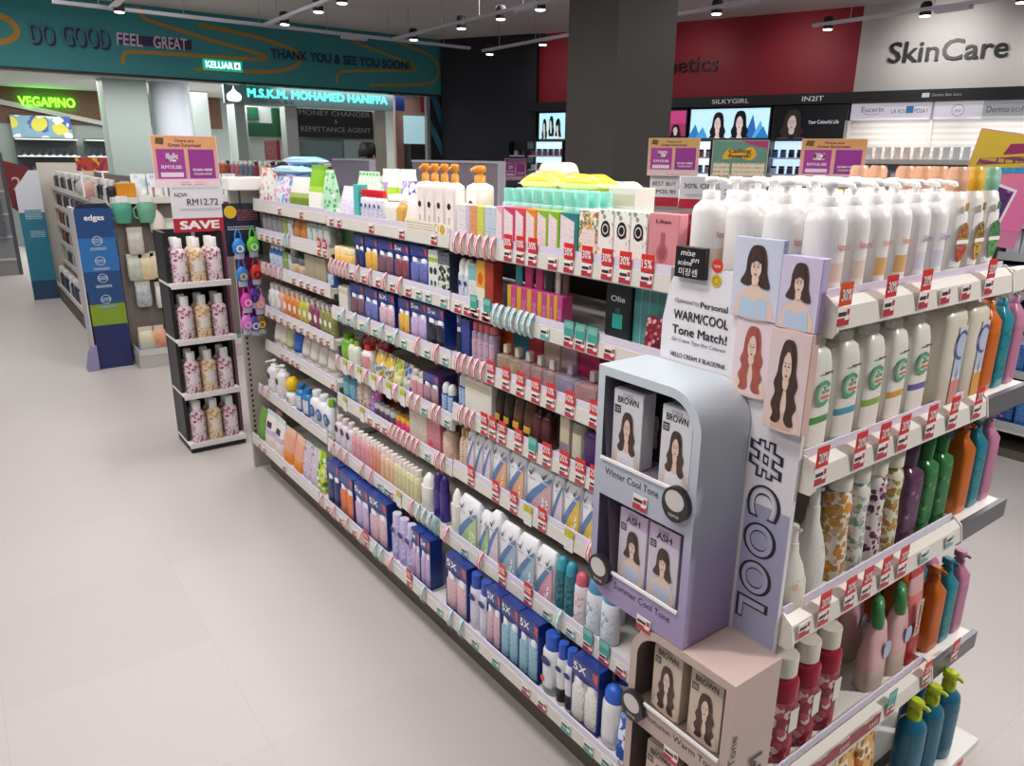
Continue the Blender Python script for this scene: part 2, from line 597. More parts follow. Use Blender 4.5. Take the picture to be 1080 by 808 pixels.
def pouch(name, w, h, d, col, front=None, top=None, spout=None, shapes=(), crimp=True, lean=0.):
    def build():
        r = thing(name)
        secs = [(d / 2, w / 2 * .96, 0), (d / 2, w / 2, h * .03), (d / 2 * .95, w / 2, h * .3), (d / 2 * .6, w / 2, h * .65), (d / 2 * .2, w / 2 * .97, h * .9), (d / 2 * .06, w / 2 * .97, h)]
        secs = [(a, b, z, z * lean, 0) for a, b, z in secs]
        part('bag', MB().loft(secs, front or mat(col, .3), 3.2, 18), r)
        if top:
            mb = MB().box(-.0016 + h * lean, -w / 2 * .98, h * .9, .0016 + h * lean, w / 2 * .98, h * 1.02, mat(top, .35))
            part('top_seal', mb, r)
        if spout:
            mb = MB().loft([(.008, .008, h * .98, h * lean, 0), (.008, .008, h * 1.08, h * lean, 0), (.0065, .0065, h * 1.1, h * lean, 0)], mat(spout, .35), 2, 12)
            part('spout_cap', mb, r)
        if shapes:
            mb = MB()
            sec2 = [s_[:3] for s_ in secs]
            for z0, z1, a, m in shapes:
                mb.patch(sec2, z0 * h, z1 * h, a, m if not isinstance(m, str) else mat(m, .35), 3.2, .0012)
            part('front_print', mb, r)
        return r
    return build

def swoosh(name, w, h, d, tri, tri2=None, slim=False, base='#e6e6ea'):
    """shrink-wrapped roll-on pair: white shoulders, blue diagonal sweep, coloured lower corner, tick mark"""
    def build():
        r = thing(name)
        top = .5 if slim else .82
        secs = [(d / 2 * .9, w / 2 * .95, 0), (d / 2, w / 2, h * .03), (d / 2, w / 2, h * .72), (d / 2 * .8, w / 2 * .96, h * .88), (d / 2 * .35, w / 2 * top, h * .98), (d / 2 * .12, w / 2 * top * .96, h)]
        part('wrapped_bottles', MB().loft(secs, mat(base, .3), 5, 20), r)
        O = (-d / 2 - .0006, 0, 0)
        mb = MB()
        e = .46
        mb.poly([(-w * .36, h * .02), (w * e, h * .02), (w * e, h * .74), (w * .2, h * .54), (-w * .12, h * .27)], O, UX, VZ, mat(tri, .35), .0002)
        if tri2:
            mb.ell(w * .2, h * .2, w * .2, h * .15, O, UX, VZ, floral(tri, [tri2, '#ffffff'], 90, .45), .0004)
        mb.poly([(-w * e, h * .02), (-w * .36, h * .02), (-w * .12, h * .27), (w * .2, h * .54), (w * e, h * .74), (w * e, h * .82), (w * .1, h * .64), (-w * .2, h * .43), (-w * .4, h * .25), (-w * e, h * .18)], O, UX, VZ, mat('#5b7fae', .35), .0006)
        part('sweep_print', mb, r)
        mb = MB()
        for c in ((-.24, .22) if not slim else (0,)):
            k = w if not slim else w * 1.6
            mb.poly([(w * c - k * .13, h * .78), (w * c - k * .09, h * .81), (w * c - k * .06, h * .76), (w * c + k * .13, h * .92), (w * c - k * .05, h * .70)], O, UX, VZ, mat('#2b3a5c', .4), .0007)
            mb.rect(w * c - k * .16, h * .64, w * c + k * .14, h * .675, O, UX, VZ, printmat(base, '#25304d', 260, .75, .35, None, 1., 500), .0009)
        part('tick_print', mb, r)
        return r
    return build

def jar(name, w, h, col, lid, label=None):
    def build():
        r = thing(name)
        secs = [(w / 2 * .92, w / 2 * .92, 0), (w / 2, w / 2, h * .08), (w / 2, w / 2, h * .62), (w / 2 * .85, w / 2 * .85, h * .68)]
        part('jar_body', MB().loft(secs, label or mat(col, .3), 2, 18), r)
        part('lid', MB().loft([(w / 2 * .95, w / 2 * .95, h * .67), (w / 2 * .95, w / 2 * .95, h * .97), (w / 2 * .88, w / 2 * .88, h)], mat(lid, .35), 2, 18), r)
        return r
    return build

def perfume(name, w, h, d, glass, liquid, cap):
    def build():
        r = thing(name)
        part('glass_bottle', MB().box(-d / 2, -w / 2, 0, d / 2, w / 2, h * .62, mat(glass, .06, 0, 0, .75), .004), r)
        part('scent', MB().box(-d / 2 + .004, -w / 2 + .004, .005, d / 2 - .004, w / 2 - .004, h * .45, mat(liquid, .1, 0, 0, .3)), r)
        part('collar', MB().loft([(.006, .006, h * .6), (.006, .006, h * .7)], mat('#c9b98e', .25, 1), 2, 12), r)
        part('cap', MB().box(-.009, -.009, h * .69, .009, .009, h, mat(cap, .15, 0, 0, .2), .002), r)
        return r
    return build

def tubeup(name, w, h, d, col, ccol, label=None):
    def build():
        r = thing(name)
        part('cap', MB().loft([(d / 2 * .8, w / 2 * .85, 0), (d / 2 * .85, w / 2 * .9, h * .16)], mat(ccol, .35), 2.4, 16), r)
        secs = [(d / 2 * .85, w / 2 * .9, h * .16), (d / 2, w / 2, h * .2), (d / 2 * .7, w / 2, h * .6), (d / 2 * .12, w / 2 * 1.04, h)]
        part('tube_body', MB().loft(secs, mat(col, .3), 2.2, 18), r)
        if label:
            part('label', MB().patch(secs, h * .28, h * .9, 1.1, label, 2.2), r)
        return r
    return build

def hangcard(name, w, h, d, sleeve, lower, gold):
    """boxed comb set: printed box below, coloured comb standing up behind"""
    def build():
        r = thing(name)
        mb = MB().box(-d / 2, -w / 2, 0, d / 2, w / 2, h * .5, mat(lower, .4), .001)
        part('carton', mb, r)
        mb = MB().rect(-w * .5, .001, -w * .08, h * .5, (-d / 2 - .0005, 0, 0), UX, VZ, mat(gold, .4)).rect(0, h * .1, w * .42, h * .3, (-d / 2 - .0005, 0, 0), UX, VZ, printmat(lower, '#f0d0e0', 200, .5))
        part('front_print', mb, r)
        mb = MB().box(d * .1, -w * .36, h * .45, d * .32, w * .36, h * .97, mat(sleeve, .3), .003)
        mb.ring2(0, h * .93, w * .2, w * .38, (d * .08, 0, 0), UX, VZ, mat('#22222a', .3), .0006)
        part('comb', mb, r)
        return r
    return build

def panda(name, w, h):
    def build():
        r = thing(name)
        part('bottle_body', MB().loft([(w * .42, w * .45, 0), (w * .45, w * .5, h * .05), (w * .45, w * .5, h * .3), (w * .38, w * .42, h * .45), (w * .2, w * .2, h * .5)], mat('#efefec', .35), 2, 18), r)
        part('cap', MB().loft([(w * .2, w * .2, h * .48), (w * .42, w * .45, h * .55), (w * .42, w * .45, h * .85), (w * .2, w * .22, h)], mat('#f2c417', .35), 2, 18), r)
        mb = MB()
        for k in (-.18, .18):
            mb.ell(k * w, h * .26, w * .09, w * .11, (-w * .46, 0, 0), UX, VZ, mat('#222222', .4), .002)
        mb.ell(0, h * .14, w * .06, w * .04, (-w * .46, 0, 0), UX, VZ, mat('#222222', .4), .002)
        part('front_print', mb, r)
        return r
    return build

# kind key -> (builder taking w, h, d; description; category)
NAVY = '#1d2f6f'
def L(base, ink='#3a3f50', rows=220, dens=.5, bands=None, seed=0., word=350.):
    return printmat(base, ink, rows, dens, .4, bands, seed, word)

K = {}
def kind(key, desc, cat, fn):
    K[key] = (fn, desc, cat)

def B(name, **kw):
    return lambda w, h, d: bottle(name, w, h, d, **kw)
def P(name, *a, **kw):
    return lambda w, h, d: pouch(name, w, h, d, *a, **kw)

# --- top shelf
kind('clearpink', 'clear bag with a pink brush', 'bag', P('brush_bag', '#e3b9b4', floral('#dfe6e2', ['#c4665c', '#e8a8a8'], 40), top='#bfe3cf'))
kind('clearblue', 'clear bag with a blue brush', 'bag', P('brush_bag', '#cfe0ee', floral('#e2e6ee', ['#5a9bd8', '#d98fc0'], 35), top='#8fc3ec'))
kind('bluefilm', 'light blue folded film pack', 'pack', P('film_pack', '#7db4dc', mottled('blue_film', '#6fb0e2', '#cfe6f5', 30, .25)))
kind('bluesoft', 'light blue film bag on top', 'bag', lambda w, h, d: soft('film_bag', w, h, d, '#8fc0e4', ['#5f9fd8', '#cfe6f5']))
kind('grasspack', 'clear pack with green grass print', 'pack', P('wipe_pack', '#d9dcc8', bandmat([(0, '#6f8f2a'), (.35, '#a9b86a'), (.5, '#e3e4dc'), (.85, '#f0f0ee')])))
kind('limepouch', 'lime green and white refill pouch', 'pouch', P('refill_pouch', '#8fc41e', bandmat([(0, '#f0f2ea'), (.42, '#b5d84a'), (.55, '#86c21c'), (.9, '#6fae14')]), top='#79b818'))
kind('mintpouch', 'mint green refill pouch', 'pouch', P('refill_pouch', '#a8dcb4', floral('#b9e2c0', ['#e9f5ea', '#57b06b'], 40), top='#5cbb5a'))
kind('greenwipe', 'green and white wipes pack', 'wipes', P('wipes_pack', '#4dba55', floral('#dff0dd', ['#39ad48', '#9fd79b'], 45, .5), top='#eef5ee'))
kind('lilacwipe', 'white and lilac wipes pack', 'wipes', P('wipes_pack', '#ddd0e8', L('#e4dcec', '#7a5a9a', 90, .45)))
kind('tealbox', 'thin teal carton', 'box', lambda w, h, d: carton('carton_box', w, h, d, '#3fb5b0', dict(front=L('#45b8b2', '#dff5f2', 120, .4))))
kind('redtop', 'small white bottle with red top', 'bottle', B('mouthwash_bottle', style='round', cap='wide', col='#eceaf0', ccol='#d3202f', label=L('#e8e6f2', '#2b3f8f', 200, .5), extra=[('dot', 0, .5, .22, '#27408f')]))
kind('whitejar', 'small white bottle with white cap', 'bottle', B('lotion_bottle', style='oval', cap='wide', col='#efe9e2', ccol='#f4f2ee', label=L('#efe9e0', '#b08a5a', 180, .4)))
kind('goldjar', 'small gold bottle', 'bottle', B('lotion_bottle', style='oval', cap='flip', col='#cf9f3e', ccol='#efe6d2', label=L('#d8b05a', '#7c5a1c', 180, .4)))
kind('pinktissue', 'pink and yellow tissue bag', 'bag', P('tissue_bag', '#f0d3d4', bandmat([(0, '#f3dc7a'), (.3, '#f2d9d6'), (.7, '#f4e6e4')])))
kind('purplepack', 'purple and white pad pack', 'pack', P('pad_pack', '#6f4aa8', floral('#6a45a5', ['#f1eef8', '#a98fd0'], 22, .5)))
kind('limepack', 'lime and white pad pack', 'pack', P('pad_pack', '#b5d332', bandmat([(0, '#b9d43a'), (.62, '#f3f2e6')]), top='#f5f3ee'))
kind('lilacpack', 'lilac and pink pad pack', 'pack', P('pad_pack', '#bb93c8', bandmat([(0, '#d64f86'), (.25, '#b98fc9'), (.72, '#f0e2e4')]), top='#f3e2e0'))
kind('lotionpump', 'white lotion bottle with orange pump', 'lotion', B('lotion_pump_bottle', style='square', cap='lock', col='#f2e4df', ccol='#d88a1e', la=.62, lz=(.06, .62), label=L('#f3e7e3', '#8a7f78', 120, .35), extra=[('dot', 0, .4, .17, '#2b2320'), ('rect', -.05, .14, .05, .24, '#c99a8c')]))
for kx, cc in (('w', '#efe9ec'), ('p', '#dcc7dc'), ('o', '#eda066'), ('y', '#dbe05c'), ('b', '#cdd9e6')):
    kind('thin' + kx, {'w': 'thin white', 'p': 'thin lilac', 'o': 'thin orange', 'y': 'thin yellow', 'b': 'thin pale blue'}[kx] + ' carton', 'box', (lambda c_: lambda w, h, d: carton('carton_box', w, h, d, c_, dict(front=L(c_, '#5d5560', 130, .5))))(cc))
for kx, cc, nm in (('pk', '#e6a3c0', 'pale pink'), ('ro', '#cf3f6c', 'rose'), ('re', '#d94a55', 'coral red'), ('or', '#e8871f', 'orange'), ('gr', '#8cb82a', 'lime green'), ('bl', '#2f7f80', 'blue-green')):
    kind('tube' + kx, nm + ' spray carton', 'box', (lambda c_: lambda w, h, d: carton('spray_carton', w, h, d, c_, dict(shapes=[('poly', [(-.47, .05), (.3, .05), (.3, .8), (-.47, .96)], L('#f0dfe0', '#8a5a68', 160, .45))])))(cc))
kind('mintcap', 'mint capped spray bottle', 'spray', B('spray_bottle', style='spray', cap='wide', col='#a7dccf', ccol='#8ed8c8', label=L('#bfe8de', '#3f8f84', 150, .35)))
kind('florala', 'floral carton with peach label', 'box', lambda w, h, d: carton('perfume_carton', w, h, d, '#efe6dc', dict(front=floral('#f0ebe2', ['#e59a5c', '#d9626a', '#5f8a6a', '#d9b04a'], 55), shapes=[('rect', -.34, .12, .36, .62, L('#f2ddd6', '#7a6660', 90, .4), 2)])))
kind('floralb', 'floral carton with black emblem', 'box', lambda w, h, d: carton('perfume_carton', w, h, d, '#efe9e2', dict(front=floral('#f2eee8', ['#e08a6a', '#8aa07a', '#d9b0a0'], 42, .36), shapes=[('rect', -.3, .16, .3, .5, L('#f2eee8', '#555555', 90, .35), 2), ('dot', 0, .64, .3, .16, '#1d1d1f', 3), ('dot', 0, .64, .2, .1, '#dcdad6', 4), ('dot', 0, .64, .15, .075, '#1d1d1f', 5)])))
kind('pinkperf', 'dusty pink carton with bottle drawing', 'box', lambda w, h, d: carton('perfume_carton', w, h, d, '#d58c92', dict(shapes=[('dot', 0, .33, .2, .17, '#b46a70'), ('dot', 0, .33, .12, .11, '#a4545c', 2), ('rect', -.07, .45, .07, .68, '#a8606a', 3), ('text', 'Lilian', 0, .84, .06, .5, '#5a2a32')])))
kind('redperf', 'dark red perfume carton', 'box', lambda w, h, d: carton('perfume_carton', w, h, d, '#7d1f2b', dict(shapes=[('dot', 0, .3, .2, .16, '#9c4048'), ('rect', -.08, .42, .08, .68, '#9c4048', 2), ('text', 'Lilian', 0, .84, .06, .5, '#c98a8a')])))
kind('yellowbag', 'yellow white soft tissue bag, back', 'bag', lambda w, h, d: soft('tissue_bag', w, h, d, '#f3efc4', ['#e6dc2a', '#f7f5ea']))
kind('limebag', 'lime soft tissue bag, back', 'bag', lambda w, h, d: soft('tissue_bag', w, h, d, '#dfe04a', ['#b8cf2e', '#f2f0a8']))
kind('peachbag', 'peach soft tissue bag, back', 'bag', lambda w, h, d: soft('tissue_bag', w, h, d, '#f2d5c4', ['#f7ece4', '#eab9a4']))
def soft(name, w, h, d, col, cols):
    def build():
        r = thing(name)
        mb = MB()
        secs = [(d * .45, .003, -w / 2), (d * .44, h * .3, -w / 2 + w * .08), (d / 2, h * .5, -w * .25), (d / 2, h * .47, 0), (d / 2, h * .5, w * .25), (d * .44, h * .3, w / 2 - w * .08), (d * .45, .003, w / 2)]
        mb.loft(secs, bandmat([(0, cols[0]), (.38, cols[1]), (.6, col)], .25), 3, 20)
        mb.v = [(a, c, b + h * .5) for a, b, c in mb.v]
        part('bag', mb, r)
        mb = MB()
        for k in (-1, 1):
            mb.box(-d * .4, k * w / 2, h * .46, d * .4, k * (w / 2 + .012), h * .5, mat(cols[1], .3))
            part('end_seal', mb, r); mb = MB()
        return r
    return build

# --- blue gift boxes
for kx, panel, bot, head, nm in (('tb1', '#5f6a9e', '#2c3563', '', 'dark blue'), ('tb2', '#e6c47a', '#e8b84a', '', 'blue and yellow'), ('tb3', '#b9b3d3', '#7e5a62', '', 'blue and mauve'),
                                 ('tb4', '#b7b6da', '#8b4a50', '5x', 'blue and red'), ('tb5', '#a9aedd', '#6f77b5', '', 'blue and periwinkle'), ('tb6', '#ccc0e2', '#c9b2d8', '5x', 'blue and lilac'),
                                 ('tb7', '#dccbd6', '#dcb8c0', '5X', 'blue and pink'), ('tb8', '#bcd6e2', '#93c0d0', '5X', 'blue and teal'), ('tb9', '#d8ccb2', '#e9e6e0', '5X', 'blue and gold'),
                                 ('tba', '#e7e3e6', '#2a2a30', '5x', 'blue and black'), ('tbb', '#d9bfae', '#e5793a', '', 'blue and orange')):
    kind(kx, nm + ' twin-bottle gift box', 'box', (lambda pa, bo, he: lambda w, h, d: twinbox('gift_box', w, h, d, panel=pa, bot=bo, head=he))(panel, bot, head))
kind('wbbox', 'white carton with green band and dark dots', 'box', lambda w, h, d: carton('carton_box', w, h, d, '#e6e8df', dict(front=L('#e4e7e0', '#3a4a40', 90, .4), shapes=[('rect', -.48, .72, .48, .82, '#9fb53a', 1), ('dot', -.2, .5, .17, .09, '#33324a', 2), ('dot', .22, .5, .17, .09, '#3a2b3d', 2), ('dot', -.18, .2, .12, .07, '#4a5a70', 2), ('dot', .2, .2, .12, .07, '#4a5a70', 2)])))
kind('bkbox', 'black and white printed carton', 'box', lambda w, h, d: carton('carton_box', w, h, d, '#30304a', dict(front=floral('#d9d9d2', ['#24242c', '#3a5a2a'], 60, .5), shapes=[('rect', -.48, .7, .48, .99, L('#2a2a4a', '#e6e6e6', 110, .5), 2)])))
kind('stickw', 'white dome-capped roll-on', 'deodorant', B('roll_on_bottle', style='stick', cap='dome', col='#dfe3ea', ccol='#f2f0ea', label=L('#d9dfe8', '#2b3a7a', 160, .5), extra=[('dot', 0, .42, .24, '#23346f')]))
kind('stickn', 'navy roll-on with pale dome cap', 'deodorant', B('roll_on_bottle', style='stick', cap='dome', col='#24407f', ccol='#dfe0e2', label=L('#a9c6e6', '#1d2f6f', 140, .45)))
kind('tealcart', 'teal and white carton', 'box', lambda w, h, d: carton('carton_box', w, h, d, '#e6e6e0', dict(front=L('#e3e6e2', '#5a6a70', 110, .5), shapes=[('rect', -.48, .6, .48, .98, '#7fb5b8')])))
kind('orgcart', 'orange and yellow carton', 'box', lambda w, h, d: carton('carton_box', w, h, d, '#e2a32c', dict(front=L('#e6a93a', '#8a3a10', 90, .4), shapes=[('rect', -.48, .1, .48, .4, '#e9e2cf'), ('dot', 0, .6, .3, .14, '#cf5a1c', 2)])))
kind('redcart', 'brick red carton', 'box', lambda w, h, d: carton('carton_box', w, h, d, '#a8392c', dict(front=L('#a8392c', '#d99a80', 90, .35))))
for kx, cc, nm in (('t', '#2f8f96', 'teal'), ('p', '#cf3f7a', 'pink'), ('k', '#2a2a30', 'black'), ('w', '#d8d4cc', 'white'), ('b', '#6a4a40', 'brown')):
    kind('comb' + kx, 'boxed comb with %s sleeve' % nm, 'comb', (lambda c_: lambda w, h, d: hangcard('comb_set', w, h, d, c_, '#b8407f', '#cf9f2a'))(cc))
kind('blackbox', 'black carton with teal bottle picture', 'box', lambda w, h, d: carton('perfume_carton', w, h, d, '#141a1c', dict(shapes=[('rect', -.42, .04, .42, .96, '#1b2426'), ('rect', -.2, .2, .2, .46, '#2f9f96', 2), ('rect', -.1, .48, .1, .56, '#3a5a58', 2), ('text', 'Olie', 0, .68, .1, .55, '#dfe6e4')])))
kind('tealstack', 'pale teal leaning carton', 'box', lambda w, h, d: carton('carton_box', w, h, d, '#7fc2bd', dict(front=L('#4f8f8c', '#bfe0dc', 60, .3)), side='#a6d9d4'))
kind('winebag', 'clear bag with dark red berries', 'bag', P('berry_bag', '#7a1f30', floral('#6f1c2c', ['#a83048', '#d9a0a8'], 60, .4)))
kind('honey', 'honey yellow pot', 'jar', lambda w, h, d: jar('balm_pot', w, h, '#e6b04a', '#f0dcae', L('#efc46a', '#9a6a1c', 140, .4)))
kind('greenback', 'tall green carton', 'box', lambda w, h, d: carton('carton_box', w, h, d, '#5f9a6a', dict(front=mottled('green_print', '#4f8f5a', '#9fc9a4', 20))))
kind('bluecart', 'navy blue carton', 'box', lambda w, h, d: carton('carton_box', w, h, d, '#22357c', dict(front=L('#263a84', '#b5c3ee', 110, .35))))
kind('rollpink', 'coral capped glass roll-on', 'deodorant', B('roll_on_bottle', style='slim', cap='wide', col='#b39ab0', ccol='#d86a78', label=L('#c9a9bc', '#5a2f50', 140, .45), body=mat('#b79fb6', .15, 0, 0, .3)))
for kx, cc, nm in (('o', '#d8621c', 'orange'), ('t', '#2f7f8a', 'teal'), ('r', '#b8323c', 'red'), ('b', '#d9c4ac', 'beige'), ('m', '#b81f5c', 'magenta'), ('v', '#c4a4a8', 'rosy beige')):
    kind('back' + kx, '%s perfume carton behind glass bottles' % nm, 'box', (lambda c_: lambda w, h, d: carton('perfume_carton', w, h, d, c_, dict(front=L(c_, '#f0e0d8', 70, .25))))(cc))
kind('perfa', 'clear amber glass perfume bottle', 'perfume', lambda w, h, d: perfume('perfume_bottle', w, h, d, '#f0e6da', '#d9a86a', '#e9dcc4'))
kind('perfb', 'clear pink glass perfume bottle', 'perfume', lambda w, h, d: perfume('perfume_bottle', w, h, d, '#f2e2e4', '#d97a8a', '#d8d0d4'))
kind('perfc', 'clear lilac glass perfume bottle', 'perfume', lambda w, h, d: perfume('perfume_bottle', w, h, d, '#e9e4f0', '#9a8ac0', '#b9b4c8'))
kind('greenbot', 'green bottle', 'bottle', B('lotion_bottle', style='oval', cap='flip', col='#6aa32c', ccol='#4f8a1e', label=L('#7fb53a', '#e6f0d0', 110, .4)))
kind('greenwhite', 'white and green bottle', 'bottle', B('lotion_bottle', style='oval', cap='flip', col='#e6e8dc', ccol='#8fb84a', label=L('#dfe6cf', '#5f8a3a', 110, .4)))
kind('redbag', 'red printed bag', 'bag', P('pad_bag', '#c9323a', floral('#c42c36', ['#e8a0a0', '#8a1a24'], 30)))
kind('redwhite', 'red and white bottle', 'bottle', B('wash_bottle', style='oval', cap='flip', col='#e4dcd8', ccol='#c42830', label=L('#d9a0a0', '#a01c28', 90, .5)))
kind('yelpouch', 'yellow and blue standing pouch', 'pouch', P('wash_pouch', '#d9b52a', floral('#c9b56a', ['#e8b81c', '#4a7ab0', '#e9e4dc'], 34)))
kind('limsach', 'yellow green pointed sachet', 'pouch', P('wash_pouch', '#b5c44a', floral('#cfd0a0', ['#8fb02a', '#e9e0b8', '#d8c020'], 34)))
kind('bluesach', 'blue and beige pouch', 'pouch', P('wash_pouch', '#7a90b8', floral('#b9b4b0', ['#3f68a8', '#e0d8cc'], 34)))
kind('pinkround', 'white and pink round bottle', 'bottle', B('wash_bottle', style='oval', cap='dome', col='#d8cdc8', ccol='#c9beb8', label=L('#e09aa8', '#b0305a', 90, .5)))
kind('purplebox', 'purple twin pack', 'box', lambda w, h, d: twinbox('gift_box', w, h, d, blue='#4a2f6a', panel='#a98fae', bot='#b08a90', head='', accent='#c04a6a'))
kind('whitecart', 'wide white carton', 'box', lambda w, h, d: carton('carton_box', w, h, d, '#dcd8ce', dict(front=L('#dedad0', '#a9b0a8', 60, .3), shapes=[('rect', -.48, .72, .48, .9, '#c9bfa8')])))
kind('blackpouch', 'black wash pouch with gold label', 'pouch', P('mens_pouch', '#211a1a', mottled('dark_film', '#17120f', '#3a2a22', 30, .2), shapes=[(.18, .34, .4, '#c9a04a')], spout='#d8d4cc'))
kind('brownpouch', 'dark brown wash pouch with gold label', 'pouch', P('mens_pouch', '#3a2318', mottled('brown_film', '#2a1810', '#6a4a30', 30, .2), shapes=[(.18, .34, .4, '#d8a83a')], spout='#c9beb0'))
kind('winebot', 'dark red pump bottle', 'bottle', B('wash_bottle', style='square', cap='pump', col='#4a1a20', ccol='#3a2428', label=L('#4f1c24', '#a87a7a', 110, .3)))
kind('clearbot', 'clear tall bottle', 'bottle', B('mist_bottle', style='slim', cap='nozzle', ccol='#d8d4cc', body=mat('#cfc8b8', .1, 0, 0, .5), label=L('#cfc6b4', '#8a7f70', 110, .25), la=.7))
kind('purplebot', 'tall purple bottle', 'bottle', B('mist_bottle', style='square', cap='nozzle', col='#452560', ccol='#d8d0dc', label=L('#4a2866', '#cfc0e0', 120, .3), lz=(.05, .4), la=.8))
kind('slimcart', 'slim beige carton', 'box', lambda w, h, d: carton('carton_box', w, h, d, '#c9bfa4', dict(front=L('#c4b99c', '#6f6470', 120, .35), shapes=[('rect', -.45, .02, .45, .35, '#8a7f92')])))
kind('tealbot', 'small teal bottle', 'bottle', B('wash_bottle', style='oval', cap='flip', col='#4f93a8', ccol='#7fb0bc', label=L('#6aa9ba', '#e0f0f2', 110, .4)))
kind('blob', 'beige round bottle with dark lettering', 'bottle', B('wash_bottle', style='oval', cap='dome', col='#cbbcae', ccol='#bfb2a6', label=floral('#cdbfb2', ['#4a4650', '#c44a6a'], 60, .38)))
kind('purpsach', 'purple and pink sachet', 'pouch', P('wash_pouch', '#7a5a9a', floral('#8a6aa8', ['#d05a98', '#c9b0dc'], 40)))
kind('smalljar', 'small grey capped pot', 'jar', lambda w, h, d: jar('cream_pot', w, h, '#5a4a5c', '#b8b4b4'))
kind('pinkpot', 'small pink and yellow pot', 'jar', lambda w, h, d: jar('cream_pot', w, h, '#d83f7a', '#e0a82a'))
kind('coralbox', 'large coral carton behind small pots', 'box', lambda w, h, d: carton('carton_box', w, h, d, '#b06a5c', dict(front=mottled('coral_print', '#b86a5a', '#a0605a', 12))))
kind('greycart', 'large cream carton with dark print', 'box', lambda w, h, d: carton('carton_box', w, h, d, '#cbbfae', dict(front=L('#cdc2b2', '#4a4a50', 60, .4, word=160))))
kind('pinkcart', 'rose carton with black lettering', 'box', lambda w, h, d: carton('carton_box', w, h, d, '#c97a80', dict(front=L('#cc8086', '#5a3038', 80, .45, word=200), shapes=[('poly', [(-.4, .1), (.0, .1), (-.2, .35)], '#d84a6a')])))
kind('peachtube', 'peach bottle with dark lettering', 'bottle', B('wash_bottle', style='oval', cap='flip', col='#e2bfa6', ccol='#cfa47e', label=L('#e6c8b4', '#4a4660', 110, .45), lz=(.08, .7)))
kind('whitepouch', 'white roll-on with tick mark', 'deodorant', lambda w, h, d: swoosh('deodorant_pack', w, h, d, '#d9cdd8', None, True))
kind('sworange', 'orange twin deodorant pack', 'deodorant', lambda w, h, d: swoosh('deodorant_pack', w, h, d, '#dfae86', '#e8b84a'))
kind('swpink', 'pink twin deodorant pack', 'deodorant', lambda w, h, d: swoosh('deodorant_pack', w, h, d, '#c9a6b0', '#e0c0b4'))
kind('swyellow', 'yellow twin deodorant pack', 'deodorant', lambda w, h, d: swoosh('deodorant_pack', w, h, d, '#dcbc4a', '#e6a06a'))
kind('swgreen', 'green twin deodorant pack', 'deodorant', lambda w, h, d: swoosh('deodorant_pack', w, h, d, '#a9c48a', '#e6dc8a'))
kind('swblue', 'blue twin deodorant pack', 'deodorant', lambda w, h, d: swoosh('deodorant_pack', w, h, d, '#9fb9cc', '#c4d8dc'))
kind('swrose', 'rose twin deodorant pack', 'deodorant', lambda w, h, d: swoosh('deodorant_pack', w, h, d, '#d09aaa', '#c4607a'))
kind('cone', 'white pointed-cap bottle', 'bottle', B('roll_on_bottle', style='stick', cap='pointed', col='#e4e2dc', ccol='#f0eeea'))
kind('purpleg', 'purple stick tube', 'deodorant', B('stick_tube', style='stick', cap='dome', col='#3f2f86', ccol='#35276f'))
kind('wdot', 'white bottle with dark dots', 'bottle', B('toner_bottle', style='oval', cap='flip', col='#e0d9e2', ccol='#d8c8c4', label=L('#ddd6e0', '#7a6a90', 110, .4), extra=[('dot', 0, .58, .3, '#2f2a34')]))
for kx, cc, c2, nm in (('p', '#d9a0a8', '#cf6a80', 'pink'), ('e', '#e2c2a4', '#d89a6a', 'peach'), ('y', '#dcd6b0', '#b8b46a', 'pale yellow'), ('r', '#d8988a', '#e07a5a', 'salmon')):
    kind('toner' + kx, nm + ' toner bottle', 'bottle', (lambda a_, b_: B('toner_bottle', style='slim', cap='wide', col=a_, ccol='#e6dcd6', label=L(a_, b_, 120, .6)))(cc, c2))
kind('tealspray', 'teal body spray with teal cap', 'spray', B('body_spray', style='spray', cap='dome', col='#2c6f7a', ccol='#3aa0b4', label=floral('#2f7a84', ['#4fa0a4', '#1f4f58'], 60, .4)))
kind('pinkspray', 'white body spray with pink cap', 'spray', B('body_spray', style='spray', cap='dome', col='#e0d8dc', ccol='#cf5f72', label=floral('#e2dadf', ['#c94a5a', '#d8a8b0'], 60, .38)))
kind('bluespray', 'white body spray with blue cap', 'spray', B('body_spray', style='spray', cap='dome', col='#dfe3ea', ccol='#4f93b8', label=floral('#dfe3ea', ['#8aa6cf', '#c4d0e4'], 60, .4)))
kind('tallw', 'tall white and lilac spray with blue cap', 'spray', B('body_spray', style='spray', cap='wide', col='#dcdbea', ccol='#2f4fa8', label=L('#d9d6e8', '#8a7fb0', 120, .4), extra=[('dot', 0, .6, .34, .22, NAVY)]))
kind('purspray', 'lilac spray with navy emblem', 'spray', B('body_spray', style='spray', cap='wide', col='#bdb0dc', ccol='#c9c2e0', label=floral('#b9aedb', ['#9a8acc', '#d8d0ec'], 60, .4), extra=[('dot', 0, .66, .34, .2, NAVY)]))
kind('greyspray', 'white and grey spray with blue cap', 'spray', B('body_spray', style='spray', cap='wide', col='#dedee2', ccol='#2b56b8', body=bandmat([(0, '#a9a9b0'), (.22, '#e2e2e6')]), label=L('#e2e2e6', '#c06a5a', 90, .2), la=.8, extra=[('dot', 0, .58, .34, .22, NAVY), ('dot', -.2, .24, .16, '#cf5a4a')]))
kind('bwspray', 'black and white spray with blue cap', 'spray', B('body_spray', style='spray', cap='wide', col='#e2e2e4', ccol='#2b56b8', body=bandmat([(0, '#dedede'), (.06, '#26262a'), (.36, '#e4e4e6')]), label=L('#e4e4e6', '#6a6a72', 90, .3), lz=(.38, .66), la=.8, extra=[('dot', 0, .6, .36, .24, NAVY)]))
